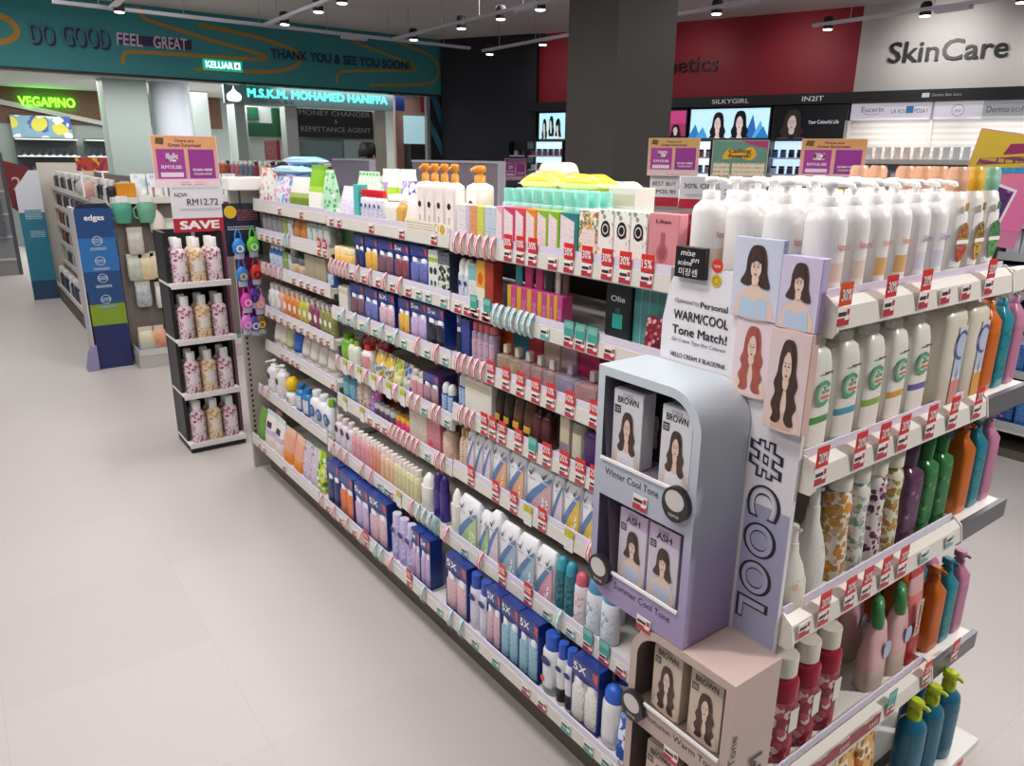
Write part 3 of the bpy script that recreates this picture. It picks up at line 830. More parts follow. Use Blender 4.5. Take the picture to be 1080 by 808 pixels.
kind('domespray', 'white spray with glossy blue cap', 'spray', B('body_spray', style='spray', cap='dome', col='#e4e4e8', ccol='#2f63cf', label=L('#e4e4e8', '#8a6a6a', 70, .3), la=.8))
kind('bluepat', 'blue and white circle-print pouch', 'pouch', P('refill_pouch', '#3a5fb0', floral('#2f55ac', ['#dfe6f4', '#7f9fdc'], 34, .48)))
kind('greenpouch', 'green and yellow refill pouch', 'pouch', P('refill_pouch', '#a9c22a', floral('#9fc02c', ['#d8dc4a', '#4f8a1e', '#e9eed0'], 26, .46), top='#8ab01e'))
kind('greenpouchd', 'dark green refill pouch', 'pouch', P('refill_pouch', '#4f8a34', mottled('leaf_film', '#3f7a28', '#8ab45a', 30)))
kind('dotpouch', 'white refill pouch with dark dot', 'pouch', P('refill_pouch', '#e6dcd6', bandmat([(0, '#e8dcd4'), (.35, '#c9b4d0'), (.5, '#e9e4e2'), (.9, '#b9d8d4')]), shapes=[(.55, .72, .28, '#2f2a34')], top='#e4e0e0'))
kind('pinkpouch', 'pink refill pouch', 'pouch', P('refill_pouch', '#dfa0a4', L('#e0a8a8', '#f0e0e0', 80, .4), top='#d8c8c8'))
kind('peachpouch', 'peach refill pouch with orange base', 'pouch', P('refill_pouch', '#e09a78', bandmat([(0, '#e8912e'), (.35, '#e0a288'), (.85, '#e2b8a4')]), top='#d8b0a0'))
kind('lilacpouch', 'lilac refill pouch with green top', 'pouch', P('refill_pouch', '#c4b4c8', floral('#c9bccc', ['#6a5070', '#e6dce6'], 40, .3), top='#4f9a5a'))
kind('pumpw', 'white pump bottle with dark dot', 'bottle', B('lotion_pump_bottle', style='round', cap='pump', col='#e6e2e4', ccol='#ecebea', label=L('#e4e0e4', '#8a84a0', 110, .4), extra=[('dot', 0, .5, .2, '#2a2a34')]))
kind('panda', 'white and yellow panda bottle', 'bottle', lambda w, h, d: panda('bath_bottle', w, h))
kind('bluewash', 'blue wash bottle with white label', 'bottle', B('wash_bottle', style='oval', cap='flip', col='#2f7fb8', ccol='#2a6aa8', label=L('#d9dfe8', '#b83040', 90, .5)))
kind('lactacyd', 'white wash bottle with blue swirl', 'bottle', B('wash_bottle', style='oval', cap='flip', col='#eceef0', ccol='#e0e2e4', label=L('#eceef0', '#8a94b0', 90, .25), la=.8, extra=[('ring', 0, .38, .2, .36, '#2b4f9a'), ('dot', .02, .38, .16, '#5f8acf')]))
kind('lactgreen', 'white wash bottle with green cap', 'bottle', B('wash_bottle', style='oval', cap='wide', col='#eceef0', ccol='#7ab83a', label=L('#eceef0', '#8a94b0', 90, .25), la=.8, extra=[('ring', 0, .38, .2, .36, '#2b4f9a'), ('dot', .02, .38, .16, '#5f8acf')]))
kind('beigetube', 'beige tube', 'tube', lambda w, h, d: tubeup('cream_tube', w, h, d, '#cfc4b4', '#e0dcd4', L('#d0c6b8', '#8a7a6a', 110, .4)))
kind('greentube', 'green and cream tube', 'tube', lambda w, h, d: tubeup('cream_tube', w, h, d, '#a9b07a', '#dcd8c8', L('#b5b88a', '#5f6a3a', 110, .4)))
kind('bluetube', 'blue tube', 'tube', lambda w, h, d: tubeup('cream_tube', w, h, d, '#2f56a8', '#d8dce6', L('#3560b0', '#a9c0ec', 110, .35)))
kind('whitetube', 'pale grey tube', 'tube', lambda w, h, d: tubeup('cream_tube', w, h, d, '#cfc9c0', '#dedad2', L('#d0cbc4', '#9a948c', 110, .35)))
for kx, cc, nm in (('o', '#d8843a', 'orange'), ('y', '#b8b84a', 'yellow green'), ('m', '#8a4460', 'plum'), ('g', '#8a8f50', 'olive'), ('p', '#d8a8a0', 'pale pink'), ('w', '#d8d8dc', 'clear white')):
    kind('gel' + kx, nm + ' shower gel bottle', 'bottle', (lambda c_: B('shower_bottle', style='oval', cap='flip', col=c_, ccol='#d9d0c8', label=L(c_, '#f0e8dc', 70, .35), extra=[('dot', 0, .4, .3, '#efe4d4')]))(cc))
kind('greypump', 'grey black-capped bottle', 'bottle', B('serum_bottle', style='slim', cap='nozzle', col='#6f6e70', ccol='#2a2a2e', label=L('#8a898c', '#e0e0e0', 120, .4)))
kind('amberpouch', 'brown orange pouch', 'pouch', P('wash_pouch', '#a8602c', mottled('amber_film', '#9a5a2a', '#c98a4a', 30)))
kind('minibot', 'clear miniature bottle', 'bottle', B('mini_bottle', style='slim', cap='cyl', ccol='#e0e0e0', body=mat('#b4c0bc', .15, 0, 0, .3), label=L('#c4ccc8', '#5a706a', 140, .4)))
kind('oliveb', 'olive green bottle', 'bottle', B('mini_bottle', style='slim', cap='cyl', col='#7a8f3a', ccol='#3a4a20', label=L('#8aa04a', '#e6ecd0', 140, .4)))
kind('navyb', 'blue and white miniature bottle', 'bottle', B('mini_bottle', style='oval', cap='flip', col='#3a62a8', ccol='#e0e4ec', label=L('#cfd8e8', '#2a4a90', 120, .5)))
kind('tanjar', 'tan and grey jar', 'jar', lambda w, h, d: jar('cream_jar', w, h, '#b8a07e', '#5f6468', L('#c0a884', '#5f5040', 110, .35)))
kind('tancart', 'tan printed carton', 'box', lambda w, h, d: carton('carton_box', w, h, d, '#a89a80', dict(front=L('#ada086', '#4a4238', 100, .45))))
# --- end display
def big(name, **kw):
    return B(name, **kw)
# ---------------------------------------------------------------- camera
cam = bpy.data.cameras.new('camera'); co = bpy.data.objects.new('camera', cam); COL.objects.link(co)
cam.sensor_fit = 'HORIZONTAL'; cam.sensor_width = 36; cam.lens = 782.3 / 1080 * 36; cam.clip_end = 100
pt, rl, az = math.radians(16.844), math.radians(.6346), math.radians(-36.543)
fw0 = Vector((0, math.cos(pt), -math.sin(pt))); up0 = Vector((0, math.sin(pt), math.cos(pt))); rt0 = Vector((1, 0, 0))
rt1 = rt0 * math.cos(rl) + up0 * math.sin(rl); up1 = up0 * math.cos(rl) - rt0 * math.sin(rl)
d2 = Vector((math.cos(az), -math.sin(az), 0)); d1 = Vector((math.sin(az), math.cos(az), 0))
def g(v): return Vector((v.dot(d2), v.dot(d1), v.z))
rt, up, fw = g(rt1), g(up1), g(fw0)
co.matrix_world = Matrix(((rt.x, up.x, -fw.x, 0), (rt.y, up.y, -fw.y, 0), (rt.z, up.z, -fw.z, 1.6), (0, 0, 0, 1)))
SC.camera = co

# ---------------------------------------------------------------- common materials
M_STEEL = mat('#cfcac4', .4)
M_SHELF = mat('#dcd8d4', .35)
M_RAIL = mat('#d9d4cc', .3)
M_CLEAR = mat('#dcd6e6', .15)
M_BACK = mat('#4a4542', .6)
M_GREYPANEL = mat('#5b5560', .5)
M_KICK = mat('#5f574f', .6)
M_BLACK = mat('#1c1b20', .45)
M_WHITE = mat('#f1efee', .4)
M_RED = mat('#c8202f', .4)
M_DKRED = mat('#a8283a', .4)
M_TEAL = mat('#3fa093', .4)
M_YEL = mat('#d9cf1e', .4)

def floor_mat():
    m, nt, b = base_mat('floor_tiles')
    tc = nt.nodes.new('ShaderNodeTexCoord')
    mp = nt.nodes.new('ShaderNodeMapping')
    mp.inputs['Rotation'].default_value = (0, 0, 0)
    mp.inputs['Location'].default_value = (.12, .02, 0)
    nt.links.new(tc.outputs['Object'], mp.inputs[0])
    br = nt.nodes.new('ShaderNodeTexBrick')
    br.offset = 0; br.inputs['Scale'].default_value = 1
    br.inputs['Brick Width'].default_value = .6; br.inputs['Row Height'].default_value = .6
    br.inputs['Mortar Size'].default_value = .0016; br.inputs['Mortar Smooth'].default_value = .6
    br.inputs['Color1'].default_value = lin('#bfb9b7'); br.inputs['Color2'].default_value = lin('#bbb5b3'); br.inputs['Mortar'].default_value = lin('#b3ada8')
    nt.links.new(mp.outputs[0], br.inputs['Vector'])
    nz = nt.nodes.new('ShaderNodeTexNoise'); nz.inputs['Scale'].default_value = 2.2; nz.inputs['Detail'].default_value = 8; nz.inputs['Roughness'].default_value = .7
    nt.links.new(tc.outputs['Object'], nz.inputs['Vector'])
    f = _math(nt, 'MULTIPLY', nz.outputs[0], .22)
    nt.links.new(_mix(nt, f, br.outputs[0], lin('#a29c9a')), b.inputs['Base Color'])
    b.inputs['Roughness'].default_value = .42
    b.inputs['Specular IOR Level'].default_value = .3
    return m
struct('floor', MB().box(-7, -3, -.1, 13, 24, 0, floor_mat()))
struct('ceiling', MB().box(-7, -3, 3.45, 13, 11.5, 3.55, mat('#d8d0ce', .8)))

# ---------------------------------------------------------------- front fascia, corridor beyond
M_TEALWALL = mottled('teal_paint', '#3a8f94', '#3f979c', 3, .6)
struct('wall_front', MB().box(-7, 11.4, 2.6, 6.97, 11.6, 3.45, M_TEALWALL).box(-7, 11.38, 2.57, 6.97, 11.6, 2.6, M_BLACK))
struct('ceiling_corridor', MB().box(-7, 11.6, 2.68, 13, 24, 2.8, mat('#cfd0cd', .8)))
Y0 = 11.398
FU, FO = (1, 0, 0), (0, Y0, 0)
M_OCH = mat('#b98a2c', .5); M_NVY = mat('#23305a', .5); M_PLUM = mat('#3f2a55', .5)
def ribbon(pts, wd, name, label):
    P = []
    for a, b, c, d in zip([pts[0]] + pts[:-1], pts, pts[1:], pts[2:] + [pts[-1]]):
        for k in range(6):
            t = k / 6
            P.append(tuple(.5 * (2 * q + (r - p) * t + (2 * p - 5 * q + 4 * r - s_) * t * t + (3 * q - p - 3 * r + s_) * t ** 3) for p, q, r, s_ in zip(a, b, c, d)))
    P.append(pts[-1])
    mb = MB(); Lf, Rt = [], []
    for i, p in enumerate(P):
        q0 = P[max(i - 1, 0)]; q1 = P[min(i + 1, len(P) - 1)]
        dx, dz = q1[0] - q0[0], q1[1] - q0[1]; n_ = math.hypot(dx, dz) or 1
        Lf.append((p[0] - dz / n_ * wd / 2, Y0 - .004, p[1] + dx / n_ * wd / 2)); Rt.append((p[0] + dz / n_ * wd / 2, Y0 - .004, p[1] - dx / n_ * wd / 2))
    mb.add(Lf + Rt, [(i, i + 1, len(P) + i + 1, len(P) + i) for i in range(len(P) - 1)], M_OCH)
    solo(name, mb, label, 'wall painting')
ribbon([(2.35, 3.44), (2.42, 3.3), (2.6, 3.25), (3.3, 3.1), (3.85, 3.0), (3.98, 2.96), (3.9, 2.92), (3.2, 2.9), (2.3, 2.88), (2.13, 2.84), (2.1, 2.72)], .045, 'painted_ribbon', 'ochre painted ribbon folding beside the word GREAT on the teal fascia')
ribbon([(3.1, 3.28), (3.4, 3.26), (3.9, 3.2), (4.35, 3.1), (4.5, 3.0), (4.4, 2.86), (4.0, 2.76), (3.0, 2.72)], .05, 'painted_ribbon', 'ochre painted ribbon curving behind the green exit sign')
ribbon([(5.3, 3.42), (5.35, 3.3), (5.7, 3.2), (6.3, 3.05), (6.45, 2.98), (6.2, 2.93), (5.4, 2.87), (5.1, 2.82), (5.05, 2.68)], .035, 'painted_ribbon', 'ochre painted ribbon around the words SEE YOU SOON')
ribbon([(6.0, 3.38), (6.3, 3.3), (6.7, 3.2), (6.88, 3.0), (6.75, 2.8), (6.3, 2.72), (5.6, 2.68)], .035, 'painted_ribbon', 'ochre painted ribbon at the black wall end of the teal fascia')
ribbon([(.6, 3.2), (.85, 3.15), (.98, 3.03), (.9, 2.9), (.6, 2.82)], .07, 'painted_ribbon', 'ochre painted loop left of the words DO GOOD')
def wall_text(parts, name, label, cat='lettering'):
    mb = MB()
    for t, a, b, s_, m, kw in parts:
        if kw.get('plate'):
            p = kw['plate']
            mb.box(p[0], Y0 - .006, p[1], p[2], Y0 - .001, p[3], kw['pm'])
        mb.text(t, a, b, s_, (0, Y0, 0), FU, VZ, m, off=.012 + .004 * parts.index((t, a, b, s_, m, kw)), width=kw.get('w'), bold=kw.get('bold', .02), shear=kw.get('shear', 0))
    solo(name, mb, label, cat)
mtx = []
for dx, dz, m in ((.024, -.024, M_NVY), (.012, -.012, M_NVY), (0, 0, mat('#3f7f8c', .5))):
    mtx += [('DO', 1.11 + dx, 2.885 + dz, .23, m, dict(w=.25, bold=0)), ('GOOD', 1.45 + dx, 2.895 + dz, .24, m, dict(w=.52, bold=0))]
wall_text(mtx, 'wall_lettering', 'dark blue words DO GOOD painted on the teal fascia')
wall_text([('FEEL', 2.06, 2.95, .145, mat('#d9cfe2', .5), dict(w=.3, plate=(2.07, 2.96, 2.98, 3.08), pm=M_PLUM, shear=.1)), ('GREAT', 2.5, 2.95, .145, mat('#d9cfe2', .5), dict(w=.42, shear=.1))], 'wall_lettering', 'white words FEEL GREAT on a plum strip of the teal fascia')
wall_text([('THANK YOU & SEE YOU SOON!', 4.06, 2.95, .125, M_NVY, dict(w=2.25, bold=.025))], 'wall_lettering', 'dark blue words THANK YOU & SEE YOU SOON on the teal fascia')
r = thing('exit_sign', (3.34, 11.33, 2.72), 0, 'lit green KELUAR exit sign hanging below the teal fascia', 'sign')
part('sign_box', MB().box(-.25, -.02, 0, .27, .03, .14, mat('#1f9a86', .4, 0, .7)), r)
part('lettering', MB().text('KELUAR', -.22, .03, .085, (0, -.021, 0), FU, VZ, mat('#d8fff4', .4, 0, 1.6), width=.36, bold=.02).rect(.16, .03, .24, .115, (0, -.021, 0), FU, VZ, mat('#d8fff4', .4, 0, 1.6), .0006).poly([(.18, .05), (.22, .05), (.21, .1), (.19, .09)], (0, -.021, 0), FU, VZ, mat('#1f9a86', .4), .001), r)

# corridor shops
M_WOOD = mottled('brown_wood', '#4f3424', '#6a4a34', 6, .6, 0, (1, 1, 8))
struct('wall_far', MB().box(-7, 16, 0, 13, 16.2, 2.7, mat('#8f9a96', .6)).box(-7, 15.96, 2.1, 4.6, 16, 2.68, M_WOOD))
for k, (x0, x1, y0, nm) in enumerate(((2.08, 2.68, 13, 1), (2.76, 3.36, 13.0, 2), (3.72, 4.0, 14.6, 3))):
    if nm == 2:
        mb = MB().loft([(.3, .3, 0), (.3, .3, 2.69)], mat('#c4cad2', .4), 2, 24)
        o = struct('pillar_corridor_%d' % nm, mb); o.location = (3.06, 13.3, 0)
    else:
        struct('pillar_corridor_%d' % nm, MB().box(x0, y0, 0, x1, y0 + .5, 2.69, mat('#9aa5a2', .5)))
solo('shop_sign', MB().text3('VEGAPINO', 1.22, 2.38, .15, (0, 15.9, 0), FU, VZ, mat('#7dff2a', .4, 0, 2.2), .05, width=.84, bold=.02), 'green glowing VEGAPINO shop letters on brown wood front', 'sign')
solo('shop_beam', MB().prism([(.2, 2.62), (3.2, 2.02), (3.2, 1.95), (.2, 2.53)], (0, 15.94, 0), FU, VZ, .06, mat('#a9a8a2', .5)), 'pale diagonal trim board across the brown wood shop front', 'trim')
r = thing('shop_display_board', (0, 15.86, 0), 0, 'blue and green poster board under the VEGAPINO letters', 'poster')
part('board', MB().box(1.05, 0, 1.86, 1.95, .06, 2.22, floral('#7fa3b8', ['#3f5fb0', '#d8cf4a', '#e8eef4'], 3, .5)), r)
# glasses racks in that shop
def shoe_rack(x0, x1, z1, label):
    r = thing('display_rack', (0, 15.5, 0), 0, label, 'rack')
    part('back_panel', MB().box(x0, .3, .2, x1, .34, z1, mat('#40484a', .5)), r)
    mb = MB()
    for z in (z1 - .02, z1 - .3, z1 - .56, z1 - .82):
        mb.box(x0, .02, z - .02, x1, .3, z, mat('#d9dcd8', .4))
    part('shelf', mb, r)
    return r
shoe_rack(1.05, 1.98, 1.86, 'display rack of dark shoes under the VEGAPINO poster')
shoe_rack(2.1, 2.62, 1.86, 'display rack of dark shoes beside the corridor pillar')
def shoe():
    r = thing('shoe')
    part('upper', MB().loft([(.035, .1, .01), (.036, .1, .035), (.028, .075, .06, 0, .02), (.016, .03, .09, 0, .06)], mat('#2c3140', .5), 2.4, 14), r)
    part('sole', MB().loft([(.037, .105, 0), (.037, .105, .014)], mat('#c9ccd0', .5), 2.4, 14), r)
    return r
for (x0, x1), nm, wz in (((1.1, 1.95), 'rack under the poster', 8), ((2.14, 2.6), 'rack beside the pillar', 4)):
    for row, z in enumerate((1.56, 1.30, 1.04)):
        for k in range(wz):
            x = x0 + (x1 - x0) * (k + .5) / wz
            o = spawn('shoe', shoe, (x, 15.65, z + .002))
            later(o, 'shop shoe', 'shoe', '%s shelf of %s' % (['top', 'middle', 'lower'][row], nm), 'shoes on the corridor shop racks', x)

# money changer booth
bx0, bx1 = 4.75, 7.95
r = thing('money_changer_booth', (0, 15.3, 0), 0, 'white money changer booth with lit turquoise sign and dark window boards', 'booth')
r.location = (0, 12.3 - .5 * .77, 1.6 * .23); r.scale = (.77,) * 3
part('fascia_board', MB().box(4.55, 0, 2.56, 8.15, .1, 2.92, mat('#7f9aa0', .5)), r)
for fa, fb, fd, fc in ((4.75, 4.95, .5, '#aab4b2'), (7.75, 8.0, .5, '#c4c0b4'), (5.75, 6.0, .4, '#b9bfbc')):
    part('frame', MB().box(fa, .1, -.478, fb, fd, 2.56, mat(fc, .5)), r)
part('back_wall', MB().box(4.75, .55, -.478, 8.0, .6, 2.56, mat('#cfd6d2', .5)), r)
mb = MB()
mb.box(5.12, .5, 2.3, 5.34, .54, 2.54, mat('#1f5a3c', .5)).box(5.12, .5, 1.98, 5.62, .54, 2.24, mat('#1c5236', .5)).box(5.62, .5, 1.98, 5.8, .54, 2.54, mat('#1f5a3c', .5))
part('rate_board', mb, r)
part('window_board', MB().box(6.02, .2, 1.98, 7.74, .24, 2.54, mat('#2f3330', .5)), r)
mb = MB().text('MONEY CHANGER', 6.08, 2.42, .1, (0, .199, 0), FU, VZ, mat('#a9b0ac', .5), width=1.6).text('&', 6.85, 2.27, .08, (0, .199, 0), FU, VZ, mat('#a9b0ac', .5)).text('REMITTANCE AGENT', 6.1, 2.1, .1, (0, .199, 0), FU, VZ, mat('#a9b0ac', .5), width=1.58)
part('window_lettering', mb, r)
part('lower_window', MB().box(6.02, .22, 1.1, 7.0, .24, 1.9, mat('#7f9498', .3)).box(7.05, .22, 1.1, 7.74, .24, 1.95, mat('#a9b9b8', .3)), r)
mb = MB().text('M.S.K.M. MOHAMED HANIFFA', 5.0, 2.7, .15, (0, -.001, 0), FU, VZ, mat('#4dfbe8', .4, 0, 2.0), width=3.0, bold=.025)
mb.text('FOREX SDN. BHD.', 5.05, 2.6, .06, (0, -.001, 0), FU, VZ, mat('#22302f', .4), width=.9)
part('sign_lettering', mb, r)
mb = MB().poly(catmull([(4.6, 2.63), (4.66, 2.6), (4.8, 2.6), (4.86, 2.64), (4.86, 2.72), (4.76, 2.8), (4.73, 2.88), (4.70, 2.8), (4.6, 2.72)]), (0, -.004, 0), FU, VZ, mat('#ffffff', .4, 0, 1.6), .002)
part('drop_logo', mb, r)
part('blue_badge', MB().box(8.2, -.02, 2.58, 8.42, .02, 2.86, mat('#22397f', .4)), r)
# red kiosk and screen right of it
r = thing('kiosk', (0, 15.3, 0), 0, 'pinkish kiosk with red header and bright window beside the money changer', 'kiosk')
r.location = (0, 12.3 - .5 * .77, 1.6 * .23); r.scale = (.77,) * 3
part('wall_panel', MB().box(8.35, .3, -.478, 9.5, .4, 2.95, mat('#a8847c', .5)), r)
part('red_header', MB().box(9.0, .25, 2.6, 9.5, .3, 2.95, mat('#b01f2c', .5)), r)
part('window', MB().box(8.55, .22, 1.9, 9.4, .3, 2.5, mat('#a9cfd8', .3, 0, .55)), r)
part('counter', MB().box(8.55, .0, -.478, 9.4, .3, 1.88, mat('#33353c', .5)), r)

# black wall and red cosmetics wall
A0 = Vector((6.97, 11.4, 0)); B0 = Vector((7.8, 9.9, 0)); DW = Vector((.3654, -.9309, 0)); NW = Vector((-.9309, -.3654, 0))
def WP(s_, z, n=0): return B0 + DW * s_ + NW * n + Vector((0, 0, z))
def wall_box(mb, s0, s1, z0, z1, n0, n1, m):
    P = [WP(s_, z, n) for z in (z0, z1) for s_, n in ((s0, n0), (s1, n0), (s1, n1), (s0, n1))]
    mb.add(P, [(3, 2, 1, 0), (4, 5, 6, 7), (0, 1, 5, 4), (1, 2, 6, 5), (2, 3, 7, 6), (3, 0, 4, 7)], m)
    return mb
M_REDW = mottled('red_paint', '#9c1f30', '#a32234', 2, .55)
mb = MB()
d_ = (B0 - A0); n_ = Vector((d_.y, -d_.x, 0)).normalized() * -.1
mb.add([A0, B0, B0 - n_, A0 - n_] + [v + Vector((0, 0, 3.45)) for v in (A0, B0, B0 - n_, A0 - n_)], [(3, 2, 1, 0), (4, 5, 6, 7), (0, 1, 5, 4), (1, 2, 6, 5), (2, 3, 7, 6), (3, 0, 4, 7)], mat('#20212b', .6))
mb.add([A0 + Vector((-.28, 0, 0)), A0, A0 + Vector((0, .1, 0)), A0 + Vector((-.28, .1, 0))] + [A0 + Vector((-.28, 0, 2.6)), A0 + Vector((0, 0, 2.6)), A0 + Vector((0, .1, 2.6)), A0 + Vector((-.28, .1, 2.6))], [(3, 2, 1, 0), (4, 5, 6, 7), (0, 1, 5, 4), (1, 2, 6, 5), (2, 3, 7, 6), (3, 0, 4, 7)], mat('#20212b', .6))
struct('wall_black', mb)
solo('wall_stripe', MB().poly([(6.69, 2.59), (6.8, 2.59), (6.96, 2.3), (6.96, 1.9)], (0, 11.395, 0), FU, VZ, mat('#2a6a86', .5), .002).poly([(6.69, 2.2), (6.69, 2.0), (6.96, 1.5), (6.96, 1.75)], (0, 11.395, 0), FU, VZ, mat('#2f7f9c', .5), .002), 'blue diagonal stripes painted on the dark jamb beside the kiosk', 'wall painting')
struct('trim_jamb', MB().box(6.6, 11.36, 0, 6.66, 11.44, 2.57, mat('#8f9298', .4)))
struct('wall_red', wall_box(MB(), -.02, 4.64, 2.44, 3.45, -.2, 0, M_REDW))
struct('wall_white', wall_box(MB(), 4.64, 9.5, 2.44, 3.45, -.2, 0, mat('#d3cfce', .6)))
struct('wall_right', wall_box(wall_box(MB(), -.02, 4.64, 0, 2.44, -.2, -.02, mat('#22232c', .5)), 4.64, 9.5, 0, 2.44, -.2, -.02, mat('#e0dcd6', .5)))
def wtext(txt, s0, s1, z, h, m, depth, name, label, n=0., **kw):
    mb = MB().text3(txt, 0, 0, h, WP(s0, z, n), DW, VZ, m, depth, width=s1 - s0, **kw)
    return solo(name, mb, label, 'lettering')
wtext('Cosmetics', 1.52, 2.86, 2.79, .21, M_BLACK, .03, 'wall_lettering', 'black word Cosmetics on the red wall, half behind the pillar', .001)
wtext('SkinCare', 5.0, 6.24, 2.78, .23, M_BLACK, .03, 'wall_lettering', 'black word SkinCare on the white wall', .001, bold=.01)
r = thing('brand_band', (0, 0, 0), 0, 'long black brand band below the red and white walls', 'sign band')
part('band', wall_box(MB(), -.02, 9.5, 2.31, 2.44, .002, .25, M_BLACK), r)
mb = MB()
mb.text('SILKYGIRL', 2.9, 2.345, .055, WP(0, 0, .251), DW, VZ, mat('#c9c9d0', .4, 0, .3), width=.5)
mb.text('IN2IT', 4.08, 2.345, .06, WP(0, 0, .251), DW, VZ, mat('#c9c9d0', .4, 0, .3), width=.26)
mb.rect(5.45, 2.35, 5.53, 2.4, WP(0, 0, .251), DW, VZ, mat('#d8d8d8', .4), .001).text('Dermo Skin Care', 5.56, 2.36, .03, WP(0, 0, .251), DW, VZ, mat('#b9b9bf', .4), width=.3)
part('brand_lettering', mb, r)

# portraits
def blob(mb, pts, O, u, v, w, h, m, off, n=4):
    mb.poly([(a * w, b * h) for a, b in catmull(pts, n)], O, u, v, m, off)
SKIN = '#e6c9b9'
def portrait(mb, x, y, w, h, O, u, v, hair='#2b2024', dress='#c9d3e6', style=0, off=.0003, skin=SKIN, flip=False, cut=0., glow=0.):
    O = Vector(O) + Vector(u) * x + Vector(v) * y
    cz = lambda b: max(0., (b - cut) / (1 - cut))
    if flip:
        F = lambda L_: [(1 - a, cz(b)) for a, b in L_][::-1]
    else:
        F = lambda L_: [(a, cz(b)) for a, b in L_]
    fx = 1. / (1 - cut) ** .5
    sk = mat(skin, .5, 0, glow); dr = mat(dress, .6, 0, glow * .6)
    hr = mat(hair, .45) if glow else mottled('hair_' + hair, hair, '#5a4038' if hair != '#94423a' else '#b8685a', 160 if w < .09 else 60, .45, 0, (1, 1, .25))
    blob(mb, F([(.42, .5), (.58, .5), (.6, .4), (.78, .34), (.9, .2), (.92, 0), (.1, 0), (.1, .2), (.22, .34), (.4, .4)][::-1]), O, u, v, w, h, sk, off)
    dz = [[(.2, .26), (.36, .27), (.5, .22), (.64, .27), (.8, .26), (.84, 0), (.16, 0)], [(.24, .18), (.36, .22), (.5, .18), (.64, .22), (.76, .18), (.78, 0), (.22, 0)]][style % 2]
    mb.poly([(a * w, b * h) for a, b in F(dz[::-1])], O, u, v, dr, off * 2)
    H = [[(.5, .95), (.37, .92), (.3, .8), (.27, .62), (.2, .5), (.24, .4), (.16, .32), (.24, .24), (.38, .26), (.42, .38), (.46, .46), (.54, .46), (.58, .38), (.6, .26), (.74, .2), (.84, .28), (.76, .38), (.8, .5), (.73, .62), (.7, .8), (.63, .92)],
         [(.5, .95), (.36, .92), (.28, .78), (.25, .6), (.18, .48), (.24, .38), (.16, .26), (.24, .16), (.2, .08), (.36, .06), (.46, .12), (.42, .26), (.47, .44), (.53, .44), (.58, .26), (.55, .12), (.66, .05), (.82, .07), (.77, .17), (.85, .27), (.76, .38), (.82, .5), (.74, .62), (.72, .78), (.64, .92)],
         [(.5, .95), (.36, .92), (.28, .78), (.26, .6), (.16, .46), (.3, .42), (.42, .44), (.46, .5), (.54, .5), (.58, .44), (.7, .4), (.84, .42), (.75, .6), (.72, .78), (.64, .92)]][style % 3]
    blob(mb, F(H[::-1] if False else H)[::-1], O, u, v, w, h, hr, off * 3)
    blob(mb, F([(.44, .44), (.56, .44), (.57, .56), (.43, .56)]), O, u, v, w, h, sk, off * 4, 2)
    mb.ell(.5 * w, cz(.67) * h, .125 * w, .155 * h / (1 - cut), O, u, v, sk, off * 5)
    blob(mb, F([(.365, .6), (.36, .78), (.43, .89), (.5, .91), (.57, .89), (.64, .78), (.635, .6), (.6, .74), (.55, .81), (.5, .83), (.45, .8), (.4, .74)][::-1]), O, u, v, w, h, hr, off * 6, 3)
    if style % 3 == 2:
        blob(mb, F([(.4, .72), (.42, .84), (.5, .87), (.58, .84), (.6, .72), (.5, .75)][::-1]), O, u, v, w, h, hr, off * 6.5, 3)
    for a in (.455, .545):
        mb.ell(a * w, cz(.675) * h, .02 * w, .011 * h, O, u, v, mat('#2a1c1c', .4), off * 7, 8)
        mb.rect((a - .028) * w, cz(.705) * h, (a + .028) * w, cz(.712) * h, O, u, v, hr, off * 7)
    mb.poly([(.49 * w, cz(.62) * h), (.512 * w, cz(.62) * h), (.503 * w, cz(.66) * h)], O, u, v, mat('#c99a84', .5), off * 7)
    mb.ell(.5 * w, cz(.575) * h, .034 * w, .013 * h, O, u, v, mat('#b8505a', .4), off * 7, 10)

def lightbox(name, s0, s1, z0, z1, n, front, label, art=None, glow=1.0):
    r = thing(name, (0, 0, 0), 0, label, 'light box')
    part('box', wall_box(MB(), s0 - .02, s1 + .02, z0 - .02, z1 + .02, n - .12, n - .002, M_BLACK), r)
    mb = MB().rect(s0, z0, s1, z1, WP(0, 0, n), DW, VZ, front)
    part('lit_panel', mb, r)
    if art:
        mb = MB(); art(mb, WP(s0, z0, n), s1 - s0, z1 - z0); part('picture', mb, r)
    return r
def glowmat(h, e): return mat(h, .4, 0, e)
GS = dict(hair='#15151d', skin='#d9c9cc')
def art_girls(mb, O, w, h):
    for k, (a, c, hh) in enumerate(((.05, '#2f7fc8', .5), (.15, '#4f9fe0', .4), (.78, '#2f6fc0', .8), (.88, '#5fb0e8', .6), (.92, '#2f7fc8', .4))):
        mb.poly([(a * w - .08, 0), (a * w + .1, 0), (a * w + .02, hh * h)], O, DW, VZ, glowmat(c, .5), .002 + k * .001)
    portrait(mb, w * .2, 0, w * .34, h * .96, O, DW, VZ, '#1a1a24', '#22304a', 0, .008, '#e8d4d2', False, .34, .45)
    portrait(mb, w * .47, 0, w * .36, h * 1.0, O, DW, VZ, '#15151d', '#c9609a', 0, .009, '#e8d4d2', True, .34, .45)
lightbox('backlit_poster', 2.6, 3.68, 1.9, 2.28, .2, glowmat('#b9e2ee', .75), 'backlit poster of two women with blue crystals under SILKYGIRL', art_girls)
